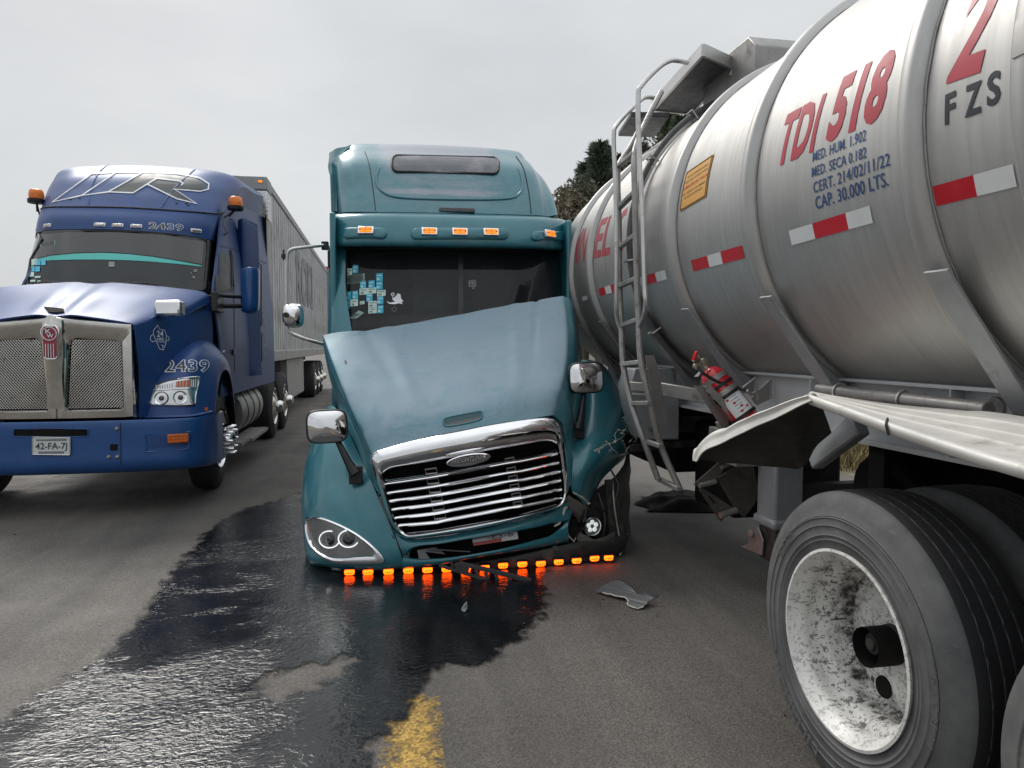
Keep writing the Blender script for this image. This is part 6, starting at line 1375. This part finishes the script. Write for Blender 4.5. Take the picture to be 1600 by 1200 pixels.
m = M(); m.tube([(2.2, 2.75, 1.0), (2.45, 2.3, .55)], .04, 8); m.tube([(3.2, 2.75, 1.0), (3.0, 2.3, .55)], .04, 8); B(m, 'strut_arm', 'grimy_dark', tank); m = M(); m.bar(WX(1345, 662, 1.98), WX(1272, 718, 1.98), .06, .10); B(m, 'mudguard_arm', 'grey_coated_steel', tank, bev=.01)
# pipe slung along the beam
pa, pb = WX(1280, 608, 2.06), WX(1545, 641, 2.06)
m = M(); m.tube([pa, pb], .030, 18); pi = B(m, 'hose_tube', 'aluminium_dull', tank, bev=.004)
for k in (.16, .58):
    c = pa.lerp(pb, k); m = M(); m.tube([c + Vector((.036 * math.cos(a), 0, .036 * math.sin(a))) for a in np.linspace(0, 6.0, 18)] + [c + Vector((.1, 0, .02))], .0055, 6); B(m, 'tube_clamp', 'aluminium', pi)
c = WX(1556, 636, 2.188); m = M(); m.tube([c + Vector((0, .032 * math.cos(a), .032 * math.sin(a))) for a in np.linspace(0, 2 * math.pi, 24)[:-1]], .006, 6, closed=True); B(m, 'beam_port', 'aluminium', tank)
m = M(); m.lathe([(0, .003), (.030, .003)], c, (-1, 0, 0), 18); B(m, 'port_cover', 'aluminium_dull', tank)
# bent aluminium mudguard
o_ = [(1082, 719), (1091, 698), (1113, 677), (1140, 664), (1175, 650), (1215, 634), (1245, 622), (1264, 616)]
l_ = [(1087, 722), (1099, 706), (1124, 693), (1152, 681), (1182, 666), (1219, 649), (1248, 634), (1268, 624)]
i_ = [(1090, 718), (1130, 722), (1175, 724), (1215, 728), (1245, 732), (1258, 724), (1280, 694), (1300, 676)]
m = M(); xs_ = [1.42, 1.42, 1.43, 1.44, 1.45, 1.455, 1.46, 1.46]; xi = [1.46, 1.62, 1.72, 1.82, 1.92, 1.92, 1.92, 1.92]
m.grid([[WX(a, b, x - .012) for (a, b), x in zip(l_, xs_)], [WX(a, b, x - .012).lerp(WX(c_, d_, x), .5) for (a, b), (c_, d_), x in zip(l_, o_, xs_)], [WX(a, b, x) for (a, b), x in zip(o_, xs_)], [WX(a, b, x).lerp(WX(c_, d_, x2), .35) + Vector((0, 0, .05)) for (a, b), x, (c_, d_), x2 in zip(o_, xs_, i_, xi)], [WX(a, b, x2) for (a, b), x2 in zip(i_, xi)]], 16, 50)
for i, p in enumerate(m.v): p += Vector(noise.noise_vector(p * 7)) * .010
B(m, 'mudguard_flap', 'oxide_aluminium', tank, smooth=60, solid=.005, under='underside_shade')
oe = [WX(1262, 618, 1.46), WX(1325, 640, 1.455), WX(1392, 664, 1.45), WX(1480, 693, 1.45), WX(1600, 729, 1.45), Vector((1.45, .8, 1.19)), Vector((1.45, .15, 1.10))]
ie = [WX(1268, 612, 1.98), WX(1330, 622, 1.98), WX(1402, 632, 1.98), WX(1500, 641, 1.98), WX(1600, 651, 1.98), None, None]; ie[5] = Vector((1.98, .9, 1.22)); ie[6] = Vector((1.98, .15, 1.13))
m = M(); rws = [[p + Vector((.02, 0, -.035)) for p in oe], [p + Vector((.004, 0, -.028)) for p in oe], [p + Vector((-.004, 0, -.008)) for p in oe], [p + Vector((.01, 0, .004)) for p in oe]]
for k in (.12, .26, .30, .34, .48, .52, .56, .72, .76, .80, 1.): rws.append([a.lerp(b, k) + Vector((0, 0, .006 if k in (.30, .52, .76) else 0)) for a, b in zip(oe, ie)])
m.grid(rws, 60, 60); B(m, 'mudguard', 'oxide_aluminium', tank, smooth=60, solid=.004, under='underside_shade')
m = M(); c0 = oe[2]; m.tube([c0 + Vector((-.006, 0, -.03)), c0 + Vector((-.008, .01, .0)), c0 + Vector((.02, .04, .008)), c0 + Vector((.06, .09, .008))], .004, 5, 10); B(m, 'mudguard_joint', 'rubber_seal', tank)
# landing leg and shoe
m = M(); m.box(2.18, 2.36, 3.60, 3.80, .50, 1.08); m.box(2.165, 2.375, 3.585, 3.815, .46, .52); lg = B(m, 'landing_leg', 'grey_coated_steel', tank, bev=.02)
m = M(); m.box(2.19, 2.35, 3.61, 3.79, .26, .47); B(m, 'inner_leg', 'black_steel', lg, bev=.015)
m = M(); m.prism([WX(1172, 826, 2.17), WX(1184, 823, 2.17), WX(1192, 845, 2.17), WX(1190, 868, 2.17), WX(1157, 854, 2.17), WX(1168, 850, 2.17)], (.012, 0, 0)); m.lathe([(0, -.03), (.022, -.03), (.022, .06), (0, .06)], WX(1178, 833, 2.18), (1, .2, 0), 14); m.bar(WX(1190, 865, 2.2), WX(1215, 864, 2.2), .01, .01); B(m, 'leg_shoe', 'aluminium_dull', lg, bev=.003)
m = M(); m.box(2.98, 3.16, 3.60, 3.80, .26, 1.08); B(m, 'landing_leg', 'grey_coated_steel', tank, bev=.02)
m = M(); m.box(2.36, 2.98, 3.66, 3.74, .62, .70); m.box(2.2, 3.16, 3.55, 3.85, 1.0, 1.07); B(m, 'leg_brace', 'black_steel', tank)
# loose spare carrier plates by the leg
C9 = lambda x, y: (860 + x / 3.3333, 540 + y / 3.3333)
q = lambda L, y: [W(*C9(*p), y) for p in L]
m = M(); m.prism(q([(870, 690), (1000, 605), (1055, 600), (1080, 740), (1075, 810), (1010, 900), (960, 850)], 4.02), (0, .012, 0)); cp = B(m, 'carrier_plate', 'rusty_grey', tank, bev=.003)
m = M(); m.prism(q([(745, 722), (780, 745), (860, 705), (920, 620), (880, 600), (840, 640)], 3.98), (.01, .02, 0)); m.prism(q([(775, 752), (800, 745), (960, 850), (905, 900), (890, 920)], 3.99), (0, .012, 0)); B(m, 'carrier_bracket', 'rusty_grey', cp, bev=.003)
m = M(); m.tube([W(*C9(775, 730), 3.96), W(*C9(860, 708), 3.98)], .016, 10); m.tube([W(*C9(885, 885), 3.96), W(*C9(968, 858), 3.98)], .020, 10); m.tube([W(*C9(885, 640), 3.98), W(*C9(935, 612), 3.98)], .014, 8); B(m, 'carrier_roller', 'aluminium_dull', cp)
m = M(); m.prism(q([(822, 782), (828, 780), (858, 820), (852, 824)], 3.985), (0, .002, 0)); B(m, 'plate_slot', 'grimy_dark', cp)
m = M(); m.box(2.3, 3.1, 4.3, 4.9, .35, .95); m.box(2.25, 3.15, 5.2, 6.4, .5, 1.0); B(m, 'undercarriage_box', 'grimy_dark', tank, bev=.03)
# side plates and cross member near the ladder
m = M(); m.prism([W(*C9(*p), 4.35) for p in ((495, 50), (540, 50), (565, 130), (612, 405), (570, 405), (520, 200))], (0, .01, 0)); B(m, 'side_plate', 'aluminium_dull', tank)
m = M(); m.prism([W(*C9(*p), 4.75) for p in ((410, 215), (440, 120), (640, 120), (672, 280), (672, 490), (480, 490), (430, 330))], (0, .25, 0)); B(m, 'tool_box', 'grey_coated_steel', tank, bev=.01)
m = M(); m.bar(W(1030, 607, 4.45), W(1118, 622, 4.1), .05, .085); m.bar(W(985, 603, 4.6), W(1030, 607, 4.45), .05, .06); m.bar(W(985, 615, 4.6), W(1012, 617, 4.5), .05, .02); B(m, 'outrigger', 'aluminium_dull', tank, bev=.005)
m = M(); p = W(*C9(527, 430), 4.74); m.lathe([(0, .01), (.02, .008), (.024, 0)], p, (0, -1, 0), 14); B(m, 'box_light', 'needles_dark', tank)
m = M(); m.box(2.2, 3.1, 4.9, 4.98, .86, .98); m.bar(W(985, 700, 4.9), W(1110, 690, 4.9), .03, .05); B(m, 'cross_member', 'black_steel', tank)
# ladder
ld = sub('ladder', tank)
def st(pts, r, n, name, mat='aluminium_dull'): m = M(); m.tube([WX(a, b, x) for a, b, x in pts], r, 10, n); return B(m, name, mat, ld)
st([(1033, 144, 1.97), (1012, 185, 1.78), (995, 225, 1.65), (991, 250, 1.61), (992, 300, 1.6), (995, 437, 1.6), (998, 500, 1.6), (1001, 560, 1.6), (1015, 625, 1.65), (1033, 697, 1.73), (1063, 766, 1.84)], .020, 60, 'stile')
st([(1000, 200, 1.88), (985, 230, 1.75), (968, 256, 1.63), (965, 275, 1.6), (967, 350, 1.6), (968, 440, 1.6), (971, 510, 1.6), (974, 570, 1.6), (986, 628, 1.63), (1006, 688, 1.68), (1028, 748, 1.77)], .020, 60, 'stile')
for a, b, x in (((965, 260), (990, 240), 1.61), ((967, 325), (991, 301), 1.6), ((967, 387), (993, 368), 1.6), ((969, 447), (996, 435), 1.6), ((970, 509), (997, 500), 1.6), ((972, 569), (1001, 566), 1.6), ((986, 630), (1015, 630), 1.64), ((1006, 688), (1033, 697), 1.70), ((1029, 748), (1061, 764), 1.80)):
    m = M(); m.bar(WX(*a, x), WX(*b, x), .035, .028); B(m, 'rung', 'aluminium_dull', ld, bev=.004)
st([(1075, 98, 1.97), (1060, 95, 1.9), (1047, 95, 1.82), (1030, 105, 1.72), (1003, 133, 1.57), (997, 152, 1.54), (999, 240, 1.54), (1004, 340, 1.54), (1007, 440, 1.54), (1009, 474, 1.545), (1006, 494, 1.57), (1000, 510, 1.6)], .015, 70, 'handrail', 'aluminium')
st([(1023, 153, 1.98), (1012, 152, 1.92), (1003, 155, 1.85), (985, 172, 1.7), (964, 195, 1.57), (959, 212, 1.54), (961, 270, 1.54), (963, 350, 1.54), (963, 440, 1.54), (963, 480, 1.545), (965, 500, 1.57), (970, 515, 1.6)], .015, 70, 'handrail', 'aluminium')
# walkway plates and hatch box on top
m = M(); z_ = 3.30; pl = [G(1098, 86, z_), G(1146, 107, z_), G(1080, 178, z_), G(1020, 172, z_)]
m.prism(pl, (0, 0, .05)); wk = B(m, 'walkway', 'dark_tread', tank, bev=.006)
m = M(); a, b, c_, d = pl
for p, q2 in ((a, b), (b, c_), (c_, d), (d, a)): m.bar(p + Vector((0, 0, .03)), q2 + Vector((0, 0, .03)), .02, .075)
B(m, 'walkway_edge', 'aluminium', wk)
m = M()
for i in range(12):
    for j in range(5): p = a.lerp(b, .1 + .2 * j).lerp(d.lerp(c_, .1 + .2 * j), .04 + .083 * i); m.lathe([(0, -.001), (.014, -.001), (.014, .0005)], p, (0, 0, -1), 8)
o = B(m, 'walkway_dimple', 'grey_plastic', wk); o['kind'] = 'stuff'
m = M(); pl = [G(966, 213, 3.12), G(1022, 215, 3.12), G(1046, 183, 3.12), G(986, 182, 3.12)]; m.prism(pl, (0, 0, .035)); B(m, 'step_plate', 'dark_tread', tank, bev=.005)
m = M(); m.bar(G(1146, 104, 3.30) + Vector((0, 0, .01)), G(1176, 112, 3.26), .03, .14); m.bar(G(1075, 176, 3.30), Vector((2.62, 5.2, 3.24)), .03, .07); B(m, 'walkway_bracket', 'aluminium_dull', tank)
m = M(); m.prism([(2.26, 4.04, 3.0), (2.26, 4.04, 3.315), (2.26, 4.13, 3.40), (2.26, 4.75, 3.40), (2.26, 4.75, 3.0)], (.80, 0, 0)); B(m, 'manhole_box', 'aluminium_dull', tank, bev=.01); m = M(); m.box(2.30, 3.06, 5.3, 6.2, 3.0, 3.18); B(m, 'manhole_box', 'aluminium_dull', tank, bev=.012)
# data plate holder at the rear ring
m = M(); m.grid([[tp3(y, f, TR + .045) for y in (1.62, 1.55)] for f in (.02, .10, .50, .60)]); B(m, 'plate_holder', 'aluminium_dull', tank, solid=.01)
# wheels
w1 = wheel(tank, (1.49, 2.05, .51), -1, .51, .285, .312, 'dual', ('tyre_side', 'tyre_tread'), 'rim_white', n=112)
clone_tree(w1, tank, (0, -1.085, 0))
w2 = wheel(tank, (1.83, 2.05, .51), -1, .51, .285, .312, 'steer', ('tyre_side', 'tyre_tread'), 'grimy_dark', n=112); clone_tree(w2, tank, (0, -1.085, 0))
w3 = wheel(tank, (3.87, 2.05, .51), 1, .51, .60, .312, 'dual', ('tyre_far', 'tyre_far'), 'rim_white', n=64); clone_tree(w3, tank, (0, -1.085, 0))
# tyre wording and tread sipes (raised rubber)
def side_text(s, a0, span, rad, h, root, c, gap=.0035):
    m = M(); n = 0
    text_map(m, s, lambda u, v: Vector((c.x - gap - .004, c.y + (rad + h * v) * math.sin(a0 + span * u), c.z + (rad + h * v) * math.cos(a0 + span * u))), .12, offset=.0); return B(m, 'tyre_lettering', 'tyre_letter', root, fix=False)
for dy in (0, -1.085):
    c = Vector((1.49, 2.05 + dy, .51)); h_ = [o for o in tank.children if o.name.startswith('wheel')][0 if dy == 0 else 1]
    side_text('MICHELIN', 1.98, .92, .447, -.042, h_, c)
    side_text('XZE2', .72, .34, .400, .040, h_, c); side_text('11 R 22.5', -1.85, .50, .425, -.024, h_, c)
    if dy: side_text('X ONE', 4.2, .45, .40, .035, h_, c)
rg = random.Random(9)
for cx0 in (1.49, 1.83):
    for dy in (0, -1.085):
        m = M()
        for i in range(4):
            x = cx0 + .040 + (.285 - .08) * (i + 1) / 5; pts = [Vector((x + .0016 * math.sin(k * 1.9) + rg.uniform(-.0012, .0012), 2.05 + dy + .5065 * math.cos(a), .51 + .5065 * math.sin(a))) for k, a in enumerate(np.linspace(0, 2 * math.pi, 201)[:-1])]
            m.tube(pts, .0018, 4, closed=True)
        wl2 = [o for o in tank.children if o.name.startswith('wheel')]; idx = (0 if cx0 == 1.49 else 2) + (0 if dy == 0 else 1)
        B(m, 'tread_sipe', 'tread_sipe', wl2[idx], fix=False)

# ------------------------------------------------------------------ fire extinguisher in its cradle
E8 = lambda x, y: (1070 + x / 8, 530 + y / 8)
p0, p1 = W(1104.5, 577, 3.62), W(1176, 668, 3.48); ax = (p1 - p0).normalized(); L = (p1 - p0).length
ext = thing('fire_extinguisher', 'red fire extinguisher strapped slanting in a cradle under the tanker', 'extinguisher', tuple(p1))
m = M(); m.lathe([(0, -.005), (.022, -.003), (.03, .004), (.054, .020), (.068, .05), (.071, .080), (.071, L - .02), (.065, L), (0, L)], p0, ax, 32); B(m, 'cylinder', 'red_gloss', ext, smooth=50)
m = M(); m.lathe([(0, -.075), (.014, -.075), (.016, -.03), (.024, -.028), (.024, 0), (0, 0)], p0, ax, 16); v1 = W(*E8(110, 255), 3.60); m.tube([p0 - ax * .06, v1], .012, 8); m.lathe([(0, -.015), (.020, -.012), (.020, .012), (0, .015)], W(*E8(245, 280), 3.58), (0, -1, 0), 14); m.lathe([(0, -.015), (.018, -.012), (.018, .012), (0, .015)], W(*E8(145, 340), 3.58), (0, -1, 0), 14); B(m, 'valve', 'brass_steel', ext)
m = M(); m.obox(W(*E8(128, 205), 3.59), (W(*E8(145, 150), 3.59) - W(*E8(108, 262), 3.59)) / 2, (0, .012, 0), (.009, 0, .002)); B(m, 'lever', 'red_gloss', ext, bev=.003)
m = M(); m.tube([W(*E8(160, 205), 3.58) + Vector((.008 * math.cos(a), 0, .008 * math.sin(a))) for a in np.linspace(0, 6.28, 16)[:-1]], .0015, 5, closed=True); B(m, 'pin_ring', 'aluminium', ext)
m = M(); m.prism([W(*E8(*p), 3.55) for p in ((185, 398), (215, 412), (165, 468), (120, 470))], (0, .002, 0)); B(m, 'tag', 'decal_white', ext)
m = M(); m.tube([W(*E8(165, 350), 3.57), W(*E8(225, 420), 3.54), W(*E8(330, 490), 3.53), W(*E8(430, 540), 3.52), W(*E8(560, 590), 3.51), W(*E8(690, 620), 3.50), W(*E8(790, 645), 3.47)], .0085, 8, 40); B(m, 'hose', 'rubber_seal', ext)
sd_ = Vector((0, -1, 0)); sd_ = (sd_ - ax * sd_.dot(ax)).normalized(); s2 = ax.cross(sd_)
def cyl(t_, a, g): return p0 + ax * t_ + (sd_ * math.cos(a) + s2 * math.sin(a)) * (.071 + g)
lo_, hi_ = (L * .46, L * .78)
m = M(); m.grid([[cyl(t_, a, .002) for t_ in np.linspace(lo_, hi_, 4)] for a in np.linspace(-.75, .95, 12)]); lb_ = B(m, 'label', 'decal_white', ext)
m = M()
for t_, a in ((.5, .5), (.58, .2), (.66, -.1), (.70, -.45), (.72, .1)): m.grid([[cyl(L * t_ + d, a + e_, .0035) for d in (0, .012)] for e_ in (0, .1, .2)])
B(m, 'label_mark', 'tape_red', lb_)
m = M()
for k in range(6): m.grid([[cyl(L * (.50 + .045 * k) + d, a, .0035) for d in (0, .003)] for a in np.linspace(-.2, .45, 5)])
B(m, 'label_print', 'decal_grey', lb_)
m = M()
for t_ in (.30, .46, .80): m.grid([[cyl(L * t_ + d, a, .005) for d in (-.009, .009)] for a in np.linspace(-1.9, 2.2, 24)])
B(m, 'strap', 'rubber_seal', ext, solid=.003)
m = M()
for t_ in (.18, .40): m.grid([[cyl(L * t_ + d, a, .007) for d in (-.014, .014)] for a in np.linspace(-1.9, 2.2, 24)])
cr_ = [[(130, 580), (300, 575), (660, 930), (640, 990), (480, 960)], ]
B(m, 'clamp_band', 'aluminium_dull', ext, solid=.003)
m = M(); m.prism([W(*E8(*p), 3.60) for p in ((125, 582), (230, 600), (560, 1000), (510, 1090), (430, 1050))], (0, .01, 0)); m.prism([W(*E8(*p), 3.50) for p in ((235, 590), (320, 572), (680, 950), (600, 1020))], (0, .008, 0)); m.prism([W(*E8(*p), 3.62) for p in ((430, 1050), (540, 980), (560, 1060), (480, 1180))], (0, .05, 0)); m.tube([W(*E8(*p), 3.45) for p in ((720, 610), (880, 480), (900, 640))], .006, 6); m.tube([W(*E8(*p), 3.46) for p in ((860, 700), (1080, 500), (1075, 740))], .007, 6); m.prism([W(*E8(*p), 3.66) for p in ((830, 740), (1080, 500), (1090, 740), (900, 830))], (0, .006, 0)); m.tube([W(*E8(*p), 3.46) for p in ((780, 640), (830, 690), (900, 640), (915, 760))], .010, 6)
B(m, 'extinguisher_cradle', 'aluminium_dull', tank, bev=.002)
m = M(); m.prism([W(*E8(*p), 3.497) for p in ((355, 765), (370, 760), (465, 850), (455, 860))], (0, .002, 0)); B(m, 'cradle_slot', 'grimy_dark', tank)
m = M(); m.box(2.02, 2.30, 3.75, 4.1, .80, 1.0); B(m, 'hose_box', 'aluminium_dull', tank, bev=.008)

# ------------------------------------------------------------------ debris on the road
C7b = lambda x, y: (450 + x / 2.6667, 800 + y / 2.6667)
fr1 = [(1283, 330), (1312, 308), (1365, 285), (1400, 296), (1425, 312), (1460, 346), (1500, 340), (1530, 334), (1545, 350), (1500, 372), (1482, 400), (1452, 404), (1418, 388), (1412, 362), (1340, 345)]
hz = [.015, .03, .05, .055, .05, .035, .06, .07, .045, .03, .01, .008, .01, .02, .02]
m = M(); pts = [G(*C7b(*p), z) for p, z in zip(fr1, hz)]
ring = resample(pts, 60); rg = random.Random(4); ring = [p + Vector((rg.uniform(-.004, .004), rg.uniform(-.006, .006), rg.uniform(0, .006))) for p in ring]
m.prism(ring, (0, 0, -.006))
o = m.build('plastic_fragment', 'grey_plastic', None, smooth=20); tag(o, 'grey torn plastic body panel piece lying on dry asphalt right of the lamps', 'debris')
m = M(); m.tube([p for p in ring[38:58]], .0035, 5)
o2 = m.build('torn_edge', 'fibre_torn', None); o2.parent = o
L9 = lambda x, y: (680 + x / 8.889, 860 + y / 8.889)
gy0, gy1 = 4.52, 4.34
def lp9(x, y): return W(*L9(x, y), gy0 + (gy1 - gy0) * (x - 50) / 1350)
tr_ = thing('broken_trim', 'long grey broken grille trim strip propped between bumper lamps and wet road', 'debris', tuple(lp9(1330, 540)))
m = M()
def strip(L_, ext_=(0, .03, .004)): m.prism([lp9(*p) for p in L_], ext_)
def tb(a, b, w, h=.03): m.bar(lp9(*a), lp9(*b), h, w, (0, 0, 1))
tb((330, 178), (860, 300), .024); tb((850, 298), (1330, 425), .026); tb((60, 205), (560, 362), .016); tb((550, 358), (900, 458), .018); tb((890, 455), (1260, 552), .020); tb((300, 175), (330, 290), .030)
for a, b, w in (((225, 165), (250, 240), .012), ((350, 230), (470, 265), .05), ((560, 265), (590, 350), .014), ((700, 300), (735, 395), .020), ((840, 330), (870, 440), .016), ((1030, 375), (1060, 480), .022), ((1210, 410), (1240, 520), .020)): tb(a, b, w)
B(m, 'trim_frame', 'grey_trim', tr_, bev=.002)
m = M(); strip([(1262, 548), (1305, 432), (1350, 430), (1395, 482), (1380, 535), (1330, 555)], (0, .028, .006)); B(m, 'trim_end', 'grey_trim', tr_, bev=.003)
m = M(); ch = [G(721, 954, .012), G(725, 947, .03), (G(730, 942, .045)), G(731, 950, .02), G(726, 957, .012)]; m.prism(ch, (0, .02, .004)); o = m.build('plastic_chip', 'grey_plastic', None, bev=.002); tag(o, 'small grey plastic chip standing in the black wet patch', 'debris')
m = M(); rg = random.Random(8)
xs = np.linspace(0, 1, 22)
m.grid([[Vector((2.35 + .75 * u + .15 * v + .06 * math.sin(9 * v), 6.0 + .6 * v - .2 * u, .012 + max(0, math.sin(math.pi * min(1, max(0, u)))) * math.sin(math.pi * v) ** .6 * (.10 + .10 * abs(noise.noise((u * 4, v * 4, 2)))))) for u in xs] for v in xs])
o = m.build('dark_road_sheet', 'grimy_dark', None, smooth=60); tag(o, 'crumpled black sheet added for the shadowed, oily road beyond the ladder foot', 'tarp')  # added sheet, stands in for shadow and oil on the road
m = M()
for k in range(110):
    x, y = rg.uniform(-3.5, 3.2), rg.uniform(2.2, 8); s_ = rg.uniform(.0015, .0055) * (1 if k > 12 else 1.8); c = Vector((x, y, .004 + s_ * .4)); a = rg.uniform(0, 3)
    m.obox(c, (s_ * math.cos(a), s_ * math.sin(a), 0), (-s_ * .7 * math.sin(a), s_ * .7 * math.cos(a), s_ * .3), (0, 0, s_ * .5))
m2 = M(); rg = random.Random(31)
for k in range(70):
    p = G(rg.gauss(930, 75), rg.gauss(915, 35), .004); s_ = rg.uniform(.004, .014); a = rg.uniform(0, 6)
    m2.add([p, p + Vector((math.cos(a), math.sin(a), .2)) * s_, p + Vector((math.cos(a + 1.2), math.sin(a + 1.2), rg.uniform(0, .6))) * s_ * .8, p + Vector((.2, .2, .35)) * s_], [(0, 1, 2), (0, 2, 3), (0, 1, 3)])
structure(m2, 'plastic_litter', 'grey_trim', 'stuff', smooth=0, fix=False)
structure(m, 'grit', 'grey_plastic', 'stuff', smooth=0, fix=False)
for o in bpy.data.objects:
    if '_w' in o: del o['_w']
